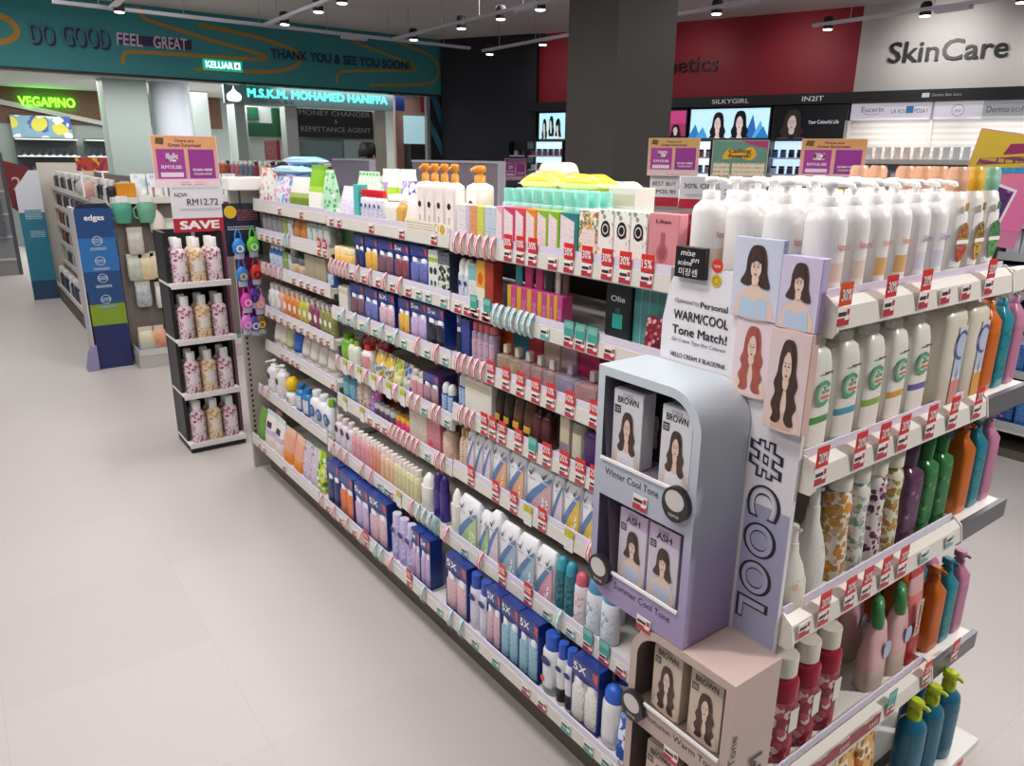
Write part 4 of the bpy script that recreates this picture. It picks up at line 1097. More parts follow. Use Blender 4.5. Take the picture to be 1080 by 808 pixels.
def art_dark(mb, O, w, h):
    portrait(mb, w * .02, 0, w * .52, h, O, DW, VZ, '#4a3a38', '#d8d2d0', 1, .008, '#d8c8c4', False, .36, .3)
    mb.text('Your Colourful Life', w * .5, h * .45, .045, O, DW, VZ, glowmat('#cfd2e0', .6), .004, width=w * .42)
lightbox('backlit_poster', 3.74, 4.62, 1.9, 2.28, .2, mat('#17181f', .3), 'dark poster of a woman with long hair under IN2IT', art_dark)
def art_pink(mb, O, w, h):
    mb.rect(0, h * .5, w, h, O, DW, VZ, glowmat('#c8407f', .5), .002)
    portrait(mb, 0, 0, w, h * .5, O, DW, VZ, '#2a1a24', '#c03060', 0, .006, '#e8d0d0', False, .4, .4)
lightbox('backlit_poster', 2.26, 2.53, 1.93, 2.27, .2, glowmat('#b03a70', .4), 'small pink backlit poster beside the pillar', art_pink)
def art_left(mb, O, w, h):
    for k in range(3):
        portrait(mb, w * (.05 + .28 * k), h * .1 * (k % 2), w * .36, h * .85, O, DW, VZ, '#15151d', ['#2f4f9a', '#c9d6e6', '#3f8fd0'][k], k, .006 + .004 * k, '#ecd8d2', False, .35, .5)
lightbox('backlit_poster', 0.14, .6, 1.9, 2.28, .2, glowmat('#a9dcea', .9), 'bright backlit poster of dark haired women left of the pillar', art_left)
# lit cosmetic shelving below the posters
def cosm_unit(s0, s1, z0, z1, label, col, seed):
    r = thing('cosmetic_display', (0, 0, 0), 0, label, 'display unit')
    part('back_panel', wall_box(MB(), s0, s1, z0, z1, 0, .05, glowmat(col, .85)), r)
    mb = MB(); z = z0
    while z < z1 - .1:
        wall_box(mb, s0, s1, z, z + .02, .05, .3, mat('#cfd6e4', .3)); z += .21
    part('shelf', mb, r)
    wall_box(mb2 := MB(), s0 - .02, s0, 0, z1, 0, .32, M_BLACK); wall_box(mb2, s1, s1 + .02, 0, z1, 0, .32, M_BLACK); wall_box(mb2, s0, s1, 0, z0, 0, .32, mat('#23242c', .4))
    part('frame', mb2, r)
    return r
units = ((-.35, -.05, 'glowing blue cosmetic display by the black wall', '#7fb8f0'), (0.0, .62, 'glowing white cosmetic display left of the pillar', '#d0eaf6'), (2.3, 2.95, 'glowing cosmetic display right of the pillar', '#e6ecf8'), (3.0, 3.7, 'glowing blue cosmetic display under the SILKYGIRL poster', '#a9d0f6'), (3.75, 4.6, 'glowing pale cosmetic display under the IN2IT poster', '#c4dcf4'))
rnd = random.Random(3)
CC = ['#26283a', '#8a5a7a', '#3f6fb0', '#c9a9c0', '#e0e4ee', '#5a3a4a', '#b0406a']
def makeup(c):
    def build():
        r = thing('makeup_compact')
        part('case', MB().box(-.03, -.035, 0, .03, .035, .07, mat(c, .3), .004), r)
        part('lid', MB().box(-.028, -.033, .071, .028, .033, .1, mat('#20202a', .3), .004), r)
        return r
    return build
for s0, s1, nm, col in units:
    cosm_unit(s0, s1, 1.0, 1.86, nm, col, 1)
    for row, z in enumerate((1.02, 1.23, 1.44, 1.65)):
        n = int((s1 - s0) / .1)
        for k in range(n):
            c = rnd.choice(CC)
            s_ = s0 + (s1 - s0) * (k + .5) / n
            p = WP(s_, z + .001, .2)
            o = spawn(('mk', c), makeup(c), p, math.atan2(NW.y, NW.x) + PI)
            later(o, {'#26283a': 'dark navy', '#8a5a7a': 'mauve', '#3f6fb0': 'blue', '#c9a9c0': 'pale pink', '#e0e4ee': 'white', '#5a3a4a': 'plum', '#b0406a': 'magenta'}[c] + ' makeup', 'makeup', '%s shelf, %s' % (['bottom', 'third', 'second', 'top'][row], nm.replace('cosmetic display ', '')), 'makeup on the lit wall displays', s_)
# skincare wall
r = thing('brand_sign_panel', (0, 0, 0), 0, 'white brand panel with Eucerin and La Roche-Posay lettering', 'sign')
part('panel', wall_box(MB(), 4.68, 5.56, 2.11, 2.3, .0, .2, mat('#d8d4e0', .4, 0, .25)), r)
mb = MB().text('Eucerin', 4.8, 2.2, .06, WP(0, 0, .201), DW, VZ, mat('#4a3a44', .4), width=.25).ring2(4.92, 2.2, .1, .112, WP(0, 0, .201), DW, VZ, mat('#b03038', .4), .001, 12, PI * 1.2, PI * 1.8, .3)
mb.text('LA ROCHE POSAY', 5.14, 2.18, .05, WP(0, 0, .201), DW, VZ, mat('#4a4f60', .4), width=.4).rect(5.3, 2.18, 5.38, 2.26, WP(0, 0, .201), DW, VZ, mat('#2f86c4', .4), .001)
part('lettering', mb, r)
r = thing('brand_sign_panel', (0, 0, 0), 0, 'white brand panel with Dermo lettering above the skincare shelves', 'sign')
part('panel', wall_box(wall_box(MB(), 5.6, 6.1, 2.11, 2.3, .0, .2, mat('#d8d4e0', .4, 0, .25)), 6.1, 6.6, 2.11, 2.3, .0, .2, mat('#b4b8bc', .4, 0, .15)), r)
mb = MB().text('Dermo', 6.14, 2.17, .07, WP(0, 0, .201), DW, VZ, mat('#4a4f60', .4), width=.22).text('soft', 6.38, 2.17, .07, WP(0, 0, .201), DW, VZ, mat('#7f8a90', .4), width=.16).ring2(5.85, 2.2, .06, .066, WP(0, 0, .201), DW, VZ, mat('#9a9aa4', .4), .001).text('SW', 5.82, 2.18, .03, WP(0, 0, .201), DW, VZ, mat('#8a8a94', .4))
part('lettering', mb, r)
r = thing('wall_shelving', (0, 0, 0), 0, 'white slatted skincare wall shelving under the brand panels', 'shelving')
part('slat_back', wall_box(MB(), 4.68, 8.6, .1, 2.08, -.0, .03, printmat('#e6e2dc', '#c9c5bc', 14, 1.1, .5)), r)
mb = MB(); mc = MB()
for z in (1.6, 1.3, 1.0, .7, .4):
    wall_box(mb, 4.68, 8.6, z, z + .03, .03, .38, M_SHELF); wall_box(mc, 4.68, 8.6, z - .015, z + .04, .38, .39, M_RAIL)
part('shelf', mb, r); part('price_rail', mc, r)
part('upright', wall_box(wall_box(wall_box(MB(), 4.64, 4.68, 0, 2.1, 0, .3, M_STEEL), 5.56, 5.6, 0, 2.1, 0, .06, M_STEEL), 6.6, 6.64, 0, 2.1, 0, .06, M_STEEL), r)
part('base', wall_box(MB(), 4.68, 8.6, 0, .1, 0, .42, M_KICK), r)
SKC = {'w': ('#e8e4e2', 'white'), 'b': ('#3f8fd0', 'blue'), 'r': ('#d05a6a', 'red'), 'p': ('#e6c4cc', 'pale pink'), 'g': ('#8fb0a0', 'sage')}
def skbox(c):
    def build():
        r = thing('skincare_box')
        part('carton', MB().box(-.025, -.035, 0, .025, .035, .15, mat(c, .4), .001), r)
        part('front_print', MB().rect(-.033, .004, .033, .146, (-.0256, 0, 0), UX, VZ, L('#efeaea', c if c != '#e8e4e2' else '#d05a6a', 60, .45)), r)
        return r
    return build
seq = 'wwpwwwrwgwbbbbbwwbbwwpwwwrwwrwwrwwbbwwgwww'
for row, z in enumerate((1.631, 1.331)):
    for k in range(34):
        c = seq[(k + row * 9) % len(seq)]
        s_ = 4.76 + k * .105
        o = spawn(('sk', c), skbox(SKC[c][0]), WP(s_, z, .3), math.atan2(NW.y, NW.x) + PI)
        later(o, SKC[c][1] + ' skincare carton', 'box', ['upper', 'lower'][row] + ' shelf of the skincare wall', 'skincare cartons on the wall shelving', -s_)

# pillar
struct('pillar_store', MB().box(4.785, 5.0, 0, 5.5, 5.65, 3.45, mottled('pillar_paint', '#4c4a47', '#514f4b', 3, .6)))
# ---------------------------------------------------------------- long gondola shelving
BAY = {'far bay': (2.835, 3.72, [1.343, 1.206, 1.045, .828, .645, .42, .16]),
       'middle bay': (1.915, 2.832, [1.337, 1.15, .963, .755, .592, .395, .16]),
       'near bay': (1.0, 1.912, [1.33, 1.147, .965, .797, .60, .39, .16])}
FX = [1.185] * 5 + [1.13, 1.075]
RH = .04
SHELFNAME = ['top shelf', 'second shelf', 'third shelf', 'fourth shelf', 'fifth shelf', 'sixth shelf', 'bottom shelf']
def rail_mb(x, y0, y1, z):
    mb = MB()
    mb.prism([(x, z), (x - .006, z + .004), (x - .004, z + RH), (x + .004, z + RH + .004), (x + .012, z + RH), (x + .008, z)], (0, y1, 0), (1, 0, 0), VZ, y1 - y0, M_RAIL)
    mb.box(x - .003, y0 + .002, z + RH - .002, x + .002, y1 - .002, z + RH + .02, M_CLEAR)
    return mb
for bname, (y0, y1, zs) in BAY.items():
    r = thing('shelving_bay', (1.6, (y0 + y1) / 2, 0), 0, {'far bay': 'white gondola shelving bay at the far end, beside the black stand', 'middle bay': 'white gondola shelving bay in the middle of the long row', 'near bay': 'white gondola shelving bay nearest the hair dye display'}[bname], 'shelving')
    ox, oy = -1.6, -(y0 + y1) / 2
    def pp(nm, mb):
        mb.v = [(a + ox, b + oy, c) for a, b, c in mb.v]
        return part(nm, mb, r)
    pp('back_panel', MB().box(1.6, y0, .1, 1.63, y1, 1.36, mat('#a39b94', .6) if bname == 'far bay' else M_BACK))
    pp('kick_plate', MB().box(1.155, y0, 0, 1.18, y1, .15, M_KICK))
    mb = MB()
    for yy_ in (y0, y1 - .03):
        mb.box(1.57, yy_, 0, 1.6, yy_ + .03, 1.36, M_STEEL)
    pp('upright', mb)
    for k, z in enumerate(zs):
        x = FX[k]
        nm = 'base_deck' if k == 6 else 'shelf'
        sh = pp(nm, MB().box(x + .008, y0 + .002, z + RH - .022 if k < 6 else z, 1.57, y1 - .002, z + RH - .002, M_SHELF))
        rl_ = pp('price_rail', rail_mb(x, y0 + .001, y1 - .001, z)); rl_.parent = sh
# header boards above the top shelf
def board(y0, y1, label):
    r = thing('divider_board', (1.6, y0, 1.382), 0, label, 'board')
    part('board', MB().box(0, 0, 0, .025, y1 - y0, .2, M_GREYPANEL), r)
    part('edge_trim', MB().box(-.004, 0, .2, .029, y1 - y0, .208, mat('#8a8790', .4)).box(-.003, -.006, 0, .028, 0, .208, mat('#8a8790', .4)), r)
board(3.29, 3.71, 'dark grey divider board behind the green refill pouches')
board(2.255, 2.885, 'dark grey divider board behind the orange pump bottles')
# end panel at the far side
r = thing('gondola_end', (0, 3.76, 0), 0, 'light grey perforated end panel beside the black bottle stand', 'panel')
part('panel', MB().box(1.085, 0, .0, 2.0, .03, 1.44, mat('#aaa49c', .5)), r)
mb = MB()
z = .2
while z < 1.2:
    mb.box(1.098, -.001, z, 1.108, .0, z + .014, mat('#1c1a1a', .6)); z += .028
part('slot_strip', mb, r)
part('top_cap', MB().box(1.07, -.05, 1.44, 2.0, .06, 1.50, mat('#efece8', .4), .004), r)

# ---------------------------------------------------------------- products on the gondola
def place_row(bay, k, items):
    y0, y1, zs = BAY[bay]
    z = zs[k] + RH + .0005
    where = SHELFNAME[k] + ', ' + bay
    for key, ya, yb, n, h, opt in items:
        fn, desc, cat = K[key]
        step = (ya - yb) / n
        w = round(min(step * .96, opt.get('w', 9)), 3)
        d = opt.get('d', .048 if key.startswith('tb') else min(max(w * .8, .035), .075))
        dx = opt.get('dx', 0)
        for rr in range(opt.get('rows', 1)):
            for i in range(n):
                y = ya - step * (i + .5)
                x = FX[k] + .016 + d / 2 + dx + rr * (d + .006)
                o = spawn((key, w, h, d), fn(w, h, d), (x, y, z + opt.get('dz', 0)), opt.get('rz', 0) + (.05 * math.sin(y * 77 + i) if not opt.get('st') else 0))
                later(o, desc if rr == 0 else desc + ' behind', cat, where, '%ss on the %s' % (cat, where), y)

# price tags
def tag_build(t):
    txt = t[1:]
    def build():
        k = t[0]
        W = .036
        if k == 'P':
            r = thing('discount_tag')
            part('promo_card', MB().box(-.0012, -W / 2, .036, 0, W / 2, .074, mat('#d42a2c', .4) if 'o' not in txt else mat('#d8501f', .4)), r)
            part('discount_lettering', MB().text(txt.strip('o') + '%', 0, .045, .018, (-.0015, 0, 0), UX, VZ, M_WHITE, .0005, 'c', .029, bold=.02), r)
            part('price_label', label_mb(W), r)
        elif k == 'L':
            r = thing('price_label'); r.name = 'shelf_price_tag'
            part('label', label_mb(W), r)
        elif k == 'G':
            r = thing('shelf_price_tag')
            part('label', label_mb(W, '#e6e6e0', '#5fa3a0'), r)
        elif k == 'T':
            r = thing('promo_tag')
            part('promo_card', MB().box(-.0012, -W / 2, .03, 0, W / 2, .07, M_TEAL).rect(-W * .42, .05, W * .42, .066, (-.0014, 0, 0), UX, VZ, printmat('#3fa093', '#e0f4ee', 260, .55)), r)
            part('label', label_mb(W), r)
        elif k == 'Y':
            r = thing('promo_tag')
            part('promo_card', MB().box(-.0012, -W / 2, .034, 0, W / 2, .054, printmat('#d9cf1e', '#3a3a10', 200, .6)), r)
            part('label', MB().box(-.001, -W / 2, -.006, 0, W / 2, .034, printmat('#e9e7e2', '#9a9890', 140, .5)), r)
        else:
            r = thing('striped_shelf_strip')
            c = mat('#cf3f48', .35) if k == 'S' else mat('#6fa8ac', .35)
            prof = [(-.002, -.004), (-.011, .012), (-.013, .03), (-.006, .05), (.004, .062)]
            def strip(ya, yb, m):
                mb = MB()
                for (a, b), (c_, d) in zip(prof, prof[1:]):
                    mb.add([(a, ya, b), (c_, ya, d), (c_, yb, d), (a, yb, b), (a + .001, ya, b), (c_ + .001, ya, d), (c_ + .001, yb, d), (a + .001, yb, b)], [(0, 1, 2, 3), (7, 6, 5, 4), (0, 4, 5, 1), (3, 2, 6, 7)], m)
                return mb
            part('clear_strip', strip(-.0085, .0085, mat('#ecdcdc', .2) if k == 'S' else mat('#dfe8e8', .2)), r)
            mb = strip(-.0092, -.0048, c); mb.v = [(a - .0008, b, z) for a, b, z in mb.v]
            part('stripe', mb, r)
            mb = strip(.0030, .0052, c); mb.v = [(a - .0008, b, z) for a, b, z in mb.v]
            part('stripe', mb, r)
        return r
    return build
def label_mb(W, top='#efe6e2', bot='#b3303f'):
    mb = MB().box(-.001, -W / 2, .002, 0, W / 2, .034, mat(top, .4))
    mb.rect(-W / 2, .003, W / 2, .016, (-.0013, 0, 0), UX, VZ, mat(bot, .4))
    mb.rect(-W * .44, .019, W * .2, .026, (-.0013, 0, 0), UX, VZ, mat('#3a3030', .4)).rect(W * .1, .012, W * .44, .017, (-.0013, 0, 0), UX, VZ, mat('#efe6e2', .4), .0002)
    mb.rect(W * .25, .02, W * .46, .03, (-.0013, 0, 0), UX, VZ, mat(bot, .4))
    return mb
TDESC = {'P30': 'red 30% discount tag', 'P20': 'red 20% discount tag', 'P10': 'red 10% discount tag', 'P15': 'red 15% discount tag', 'P25': 'red 25% discount tag', 'P50': 'red 50% discount tag', 'P30o': 'orange 30% discount tag',
         'P10o': 'orange 10% discount tag', 'L': 'red and white price label', 'G': 'teal and white price label', 'T': 'teal promo tag', 'Y': 'yellow and white promo tag', 'S': 'red striped shelf strip', 'B': 'blue striped shelf strip'}
def place_tags(bay, k, items):
    zs = BAY[bay][2]
    where = SHELFNAME[k] + ' rail, ' + bay
    for t, y in items:
        o = spawn(('tag', t), tag_build(t), (FX[k] - .0066, y, zs[k] + .003))
        later(o, TDESC[t], 'price tag', where, 'tags on the ' + where, y)
# ---------------------------------------------------------------- rows of goods
place_row('far bay', 0, [('clearpink', 3.715, 3.503, 1, 0.16, {}), ('clearblue', 3.506, 3.311, 1, 0.13, {}), ('grasspack', 3.311, 3.1, 1, 0.13, {}), ('limepouch', 3.096, 2.935, 1, 0.18, {}), ('mintpouch', 2.936, 2.85, 1, 0.165, {}), ('bluefilm', 3.715, 3.237, 3, 0.17, {'dx': 0.12}), ('bluesoft', 3.56, 3.212, 1, 0.04, {'dx': 0.02, 'd': 0.09, 'dz': 0.135}), ('bluesoft', 3.617, 3.261, 1, 0.04, {'dx': 0.1, 'd': 0.09, 'dz': 0.175})])
place_row('middle bay', 0, [('greenwipe', 2.83, 2.655, 6, 0.165, {'dx': 0.1, 'd': 0.06}), ('lilacwipe', 2.781, 2.618, 1, 0.115, {}), ('tealbox', 2.618, 2.569, 1, 0.125, {}), ('redtop', 2.57, 2.395, 5, 0.11, {'w': 0.03}), ('whitejar', 2.396, 2.291, 1, 0.1, {}), ('goldjar', 2.298, 2.245, 1, 0.09, {}), ('pinktissue', 2.244, 2.155, 1, 0.11, {}), ('lotionpump', 2.152, 1.918, 4, 0.205, {'w': 0.085}), ('lotionpump', 2.058, 1.961, 1, 0.2, {'dx': 0.12, 'w': 0.085}), ('lilacpack', 2.83, 2.74, 1, 0.175, {'dx': 0.2}), ('limepack', 2.806, 2.569, 2, 0.175, {'dx': 0.2}), ('purplepack', 2.525, 2.396, 1, 0.14, {'dx': 0.12})])
place_row('near bay', 0, [('thinw', 1.904, 1.852, 1, 0.1, {}), ('thinp', 1.852, 1.832, 1, 0.1, {}), ('thino', 1.832, 1.797, 1, 0.1, {}), ('thiny', 1.797, 1.759, 1, 0.1, {}), ('thinb', 1.759, 1.703, 2, 0.1, {}), ('tubepk', 1.703, 1.667, 1, 0.105, {}), ('tubero', 1.667, 1.615, 1, 0.105, {}), ('tubere', 1.615, 1.569, 1, 0.105, {}), ('tubeor', 1.569, 1.521, 1, 0.105, {}), ('tubegr', 1.521, 1.43, 2, 0.105, {}), ('tubebl', 1.43, 1.362, 1, 0.105, {}), ('mintcap', 1.77, 1.414, 8, 0.15, {'dx': 0.06, 'rows': 3}), ('florala', 1.359, 1.292, 1, 0.115, {}), ('floralb', 1.292, 1.135, 3, 0.12, {}), ('pinkperf', 1.132, 1.049, 1, 0.122, {'d': 0.03}), ('redperf', 1.124, 1.0, 3, 0.12, {'dx': 0.06, 'd': 0.05}), ('peachbag', 1.91, 1.798, 2, 0.07, {'dx': 0.3, 'd': 0.09, 'dz': 0.15}), ('peachbag', 1.91, 1.798, 2, 0.075, {'dx': 0.3, 'd': 0.09, 'dz': 0.075}), ('peachbag', 1.91, 1.798, 2, 0.075, {'dx': 0.3, 'd': 0.09}), ('limebag', 1.91, 1.548, 2, 0.065, {'dx': 0.23, 'd': 0.09, 'dz': 0.125}), ('limebag', 1.91, 1.548, 2, 0.065, {'dx': 0.23, 'd': 0.09, 'dz': 0.065}), ('limebag', 1.91, 1.548, 2, 0.065, {'dx': 0.23, 'd': 0.09}), ('yellowbag', 1.91, 1.521, 2, 0.085, {'dx': 0.335, 'd': 0.09, 'dz': 0.085}), ('yellowbag', 1.91, 1.521, 2, 0.085, {'dx': 0.335, 'd': 0.09}), ('whitecart', 1.473, 1.375, 1, 0.16, {'dx': 0.2})])
place_row('far bay', 1, [('greypump', 3.689, 3.402, 4, 0.115, {}), ('oliveb', 3.402, 3.342, 1, 0.11, {}), ('minibot', 3.342, 3.283, 1, 0.11, {}), ('amberpouch', 3.283, 3.116, 2, 0.12, {}), ('minibot', 3.116, 2.874, 4, 0.11, {})])
place_row('middle bay', 1, [('honey', 2.83, 2.651, 3, 0.07, {}), ('greenback', 2.83, 2.937, 1, 0.12, {'dx': 0.09}), ('tb1', 2.631, 2.542, 1, 0.13, {}), ('tb2', 2.542, 2.434, 1, 0.13, {}), ('tb3', 2.434, 2.318, 1, 0.13, {}), ('tb4', 2.318, 2.197, 1, 0.13, {}), ('tb5', 2.196, 2.084, 1, 0.135, {}), ('wbbox', 2.078, 2.019, 1, 0.13, {}), ('bkbox', 2.019, 1.951, 1, 0.13, {})])
place_row('near bay', 1, [('stickw', 1.91, 1.844, 2, 0.125, {}), ('tealcart', 1.844, 1.803, 1, 0.115, {}), ('orgcart', 1.803, 1.754, 1, 0.13, {}), ('redcart', 1.754, 1.716, 1, 0.13, {}), ('combt', 1.647, 1.603, 1, 0.16, {}), ('combp', 1.603, 1.512, 2, 0.16, {}), ('combk', 1.512, 1.472, 1, 0.16, {}), ('combw', 1.472, 1.445, 1, 0.16, {}), ('combb', 1.445, 1.411, 1, 0.16, {}), ('blackbox', 1.286, 1.203, 1, 0.135, {'dx': 0.03}), ('winebag', 1.135, 1.073, 1, 0.08, {'d': 0.03}), ('tealstack', 1.201, 1.106, 4, 0.135, {'dx': 0.04})])
place_row('far bay', 2, [('navyb', 3.621, 3.439, 3, 0.11, {}), ('oliveb', 3.439, 3.377, 1, 0.11, {}), ('minibot', 3.377, 3.305, 1, 0.11, {}), ('tanjar', 3.331, 3.148, 2, 0.08, {}), ('tancart', 3.146, 2.918, 4, 0.11, {}), ('navyb', 2.92, 2.862, 1, 0.09, {})])
place_row('middle bay', 2, [('whitecart', 2.807, 2.707, 1, 0.1, {}), ('tb3', 2.688, 2.57, 1, 0.13, {}), ('tb5', 2.57, 2.443, 1, 0.13, {}), ('tb7', 2.443, 2.325, 1, 0.13, {}), ('tb2', 2.297, 2.208, 1, 0.13, {}), ('tb6', 2.208, 2.098, 1, 0.135, {}), ('tba', 2.098, 1.984, 1, 0.135, {})])
place_row('near bay', 2, [('tba', 1.91, 1.889, 1, 0.135, {}), ('bluecart', 1.889, 1.836, 1, 0.125, {}), ('rollpink', 1.836, 1.715, 4, 0.125, {}), ('backo', 1.761, 1.699, 1, 0.14, {'dx': 0.06}), ('backt', 1.699, 1.625, 1, 0.14, {'dx': 0.06}), ('backr', 1.625, 1.556, 1, 0.14, {'dx': 0.06}), ('backb', 1.556, 1.482, 1, 0.14, {'dx': 0.06}), ('backv', 1.482, 1.412, 1, 0.14, {'dx': 0.06}), ('backm', 1.412, 1.324, 1, 0.14, {'dx': 0.06}), ('perfa', 1.7, 1.59, 2, 0.085, {}), ('perfb', 1.59, 1.436, 3, 0.085, {}), ('perfc', 1.436, 1.36, 1, 0.085, {}), ('perfb', 1.36, 1.275, 1, 0.085, {})])
place_row('far bay', 3, [('gelw', 3.687, 3.551, 2, 0.13, {}), ('gelp', 3.551, 3.473, 1, 0.13, {}), ('gelo', 3.473, 3.277, 3, 0.13, {}), ('gely', 3.277, 3.162, 2, 0.13, {}), ('gelm', 3.162, 3.033, 2, 0.13, {}), ('gelg', 3.033, 2.882, 3, 0.13, {})])
place_row('middle bay', 3, [('greenbot', 2.83, 2.751, 1, 0.11, {}), ('greenwhite', 2.752, 2.662, 2, 0.1, {}), ('redwhite', 2.645, 2.56, 1, 0.1, {}), ('redbag', 2.811, 2.585, 2, 0.12, {'dx': 0.07}), ('yelpouch', 2.527, 2.371, 2, 0.1, {}), ('limsach', 2.371, 2.298, 1, 0.1, {}), ('bluesach', 2.298, 2.228, 1, 0.1, {}), ('pinkround', 2.228, 2.134, 2, 0.1, {}), ('purplebox', 2.134, 2.027, 1, 0.11, {}), ('stickn', 2.021, 1.95, 2, 0.1, {})])
place_row('near bay', 3, [('stickn', 1.91, 1.875, 2, 0.115, {}), ('whitecart', 1.87, 1.719, 1, 0.115, {}), ('blackpouch', 1.714, 1.628, 2, 0.12, {}), ('brownpouch', 1.628, 1.525, 2, 0.12, {}), ('winebot', 1.525, 1.45, 2, 0.125, {}), ('slimcart', 1.406, 1.367, 1, 0.13, {}), ('clearbot', 1.368, 1.315, 1, 0.14, {}), ('purplebot', 1.315, 1.255, 1, 0.14, {})])
place_row('far bay', 4, [('beigetube', 3.662, 3.5, 2, 0.135, {}), ('greentube', 3.5, 3.411, 1, 0.135, {}), ('bluetube', 3.41, 3.312, 1, 0.14, {}), ('whitetube', 3.3, 2.908, 4, 0.14, {})])
place_row('middle bay', 4, [('tealbot', 2.828, 2.698, 2, 0.12, {}), ('blob', 2.698, 2.576, 2, 0.11, {}), ('purpsach', 2.577, 2.51, 1, 0.1, {}), ('smalljar', 2.529, 2.355, 4, 0.05, {}), ('pinkpot', 2.355, 2.239, 3, 0.05, {}), ('coralbox', 2.688, 2.474, 2, 0.12, {'dx': 0.08}), ('greycart', 2.237, 2.115, 2, 0.12, {}), ('pinkcart', 2.115, 2.026, 1, 0.12, {}), ('peachtube', 2.026, 1.959, 1, 0.12, {})])
place_row('near bay', 4, [('peachtube', 1.91, 1.861, 2, 0.125, {}), ('whitepouch', 1.861, 1.723, 3, 0.14, {}), ('sworange', 1.723, 1.551, 2, 0.145, {'d': 0.042}), ('swpink', 1.551, 1.43, 1, 0.145, {'d': 0.042}), ('whitepouch', 1.43, 1.385, 1, 0.145, {}), ('swyellow', 1.385, 1.239, 2, 0.145, {'d': 0.042})])
place_row('far bay', 5, [('pumpw', 3.668, 3.422, 2, 0.16, {'w': 0.085}), ('panda', 3.424, 3.273, 1, 0.13, {'w': 0.075}), ('bluewash', 3.273, 3.098, 2, 0.13, {'w': 0.07}), ('lactacyd', 3.085, 2.842, 3, 0.145, {}), ('lactgreen', 2.872, 2.838, 1, 0.155, {})])
place_row('middle bay', 5, [('wdot', 2.807, 2.638, 3, 0.13, {}), ('tonerp', 2.639, 2.474, 4, 0.12, {}), ('tonerr', 2.474, 2.385, 3, 0.12, {}), ('tonere', 2.385, 2.271, 3, 0.12, {}), ('tonery', 2.271, 2.095, 6, 0.12, {}), ('cone', 2.088, 2.016, 1, 0.13, {}), ('purpleg', 1.997, 1.918, 2, 0.16, {})])
place_row('near bay', 5, [('cone', 1.887, 1.835, 1, 0.15, {}), ('swgreen', 1.835, 1.71, 1, 0.15, {'d': 0.042}), ('swgreen', 1.71, 1.653, 1, 0.14, {'d': 0.042}), ('whitepouch', 1.668, 1.604, 1, 0.16, {}), ('swblue', 1.604, 1.43, 2, 0.15, {'d': 0.042}), ('swrose', 1.43, 1.35, 1, 0.15, {'d': 0.042}), ('tealspray', 1.35, 1.276, 2, 0.155, {}), ('pinkspray', 1.275, 1.23, 1, 0.145, {}), ('bluespray', 1.23, 1.118, 2, 0.15, {}), ('bluespray', 1.233, 1.169, 1, 0.13, {'dx': 0.07})])
place_row('far bay', 6, [('greenpouchd', 3.715, 3.6, 1, 0.16, {}), ('dotpouch', 3.599, 3.339, 2, 0.17, {}), ('pinkpouch', 3.715, 3.622, 1, 0.12, {'dx': 0.08}), ('peachpouch', 3.34, 3.083, 2, 0.16, {}), ('lilacpouch', 3.083, 2.905, 2, 0.17, {}), ('greenpouch', 2.915, 2.838, 1, 0.18, {})])
place_row('middle bay', 6, [('tb1', 2.77, 2.654, 1, 0.19, {}), ('tbb', 2.654, 2.509, 1, 0.185, {}), ('tb6', 2.509, 2.374, 1, 0.185, {}), ('tb7', 2.374, 2.233, 1, 0.19, {}), ('purspray', 2.211, 2.048, 3, 0.175, {}), ('tb6', 2.048, 1.918, 2, 0.185, {})])
place_row('near bay', 6, [('tb7', 1.822, 1.692, 1, 0.19, {}), ('tallw', 1.692, 1.588, 2, 0.185, {}), ('tb7', 1.588, 1.514, 1, 0.19, {}), ('tb8', 1.514, 1.34, 2, 0.19, {}), ('greyspray', 1.335, 1.274, 1, 0.18, {}), ('bwspray', 1.27, 1.2, 2, 0.185, {}), ('tb9', 1.201, 1.099, 1, 0.19, {}), ('domespray', 1.099, 1.038, 1, 0.17, {}), ('domespray', 1.139, 1.069, 1, 0.17, {'dx': 0.07}), ('bluepat', 1.036, 1.0, 1, 0.12, {})])
place_tags('near bay', 0, [('S', 1.87), ('S', 1.834), ('S', 1.794), ('S', 1.755), ('S', 1.717), ('S', 1.681), ('P30', 1.614), ('P30', 1.559), ('P30', 1.507), ('L', 1.426), ('P30', 1.365), ('P30', 1.3), ('P30', 1.232), ('P30', 1.174), ('P15', 1.108)])
place_tags('middle bay', 0, [('L', 2.776), ('L', 2.705), ('L', 2.431), ('L', 2.207), ('L', 2.0)])
place_tags('far bay', 0, [('L', 3.349), ('L', 3.089)])
place_tags('near bay', 1, [('L', 1.868), ('L', 1.816), ('L', 1.771), ('L', 1.722), ('T', 1.781), ('T', 1.712), ('B', 1.67), ('B', 1.643), ('B', 1.611), ('B', 1.585), ('B', 1.555), ('B', 1.53), ('B', 1.505), ('G', 1.45), ('T', 1.356), ('T', 1.313), ('T', 1.269), ('L', 1.21)])
place_tags('middle bay', 1, [('S', 2.803), ('S', 2.767), ('S', 2.73), ('S', 2.695), ('L', 2.618), ('L', 2.511), ('L', 2.396), ('L', 2.288), ('L', 2.174), ('S', 2.66), ('S', 2.56), ('S', 2.457), ('S', 2.338), ('S', 2.227), ('G', 2.104), ('G', 2.043), ('G', 1.95)])
place_tags('near bay', 2, [('S', 1.867), ('S', 1.834), ('S', 1.798), ('S', 1.767), ('S', 1.732), ('P10', 1.693), ('P10', 1.618), ('P10', 1.551), ('P10', 1.483), ('P10', 1.419), ('P10', 1.343), ('P10', 1.251)])
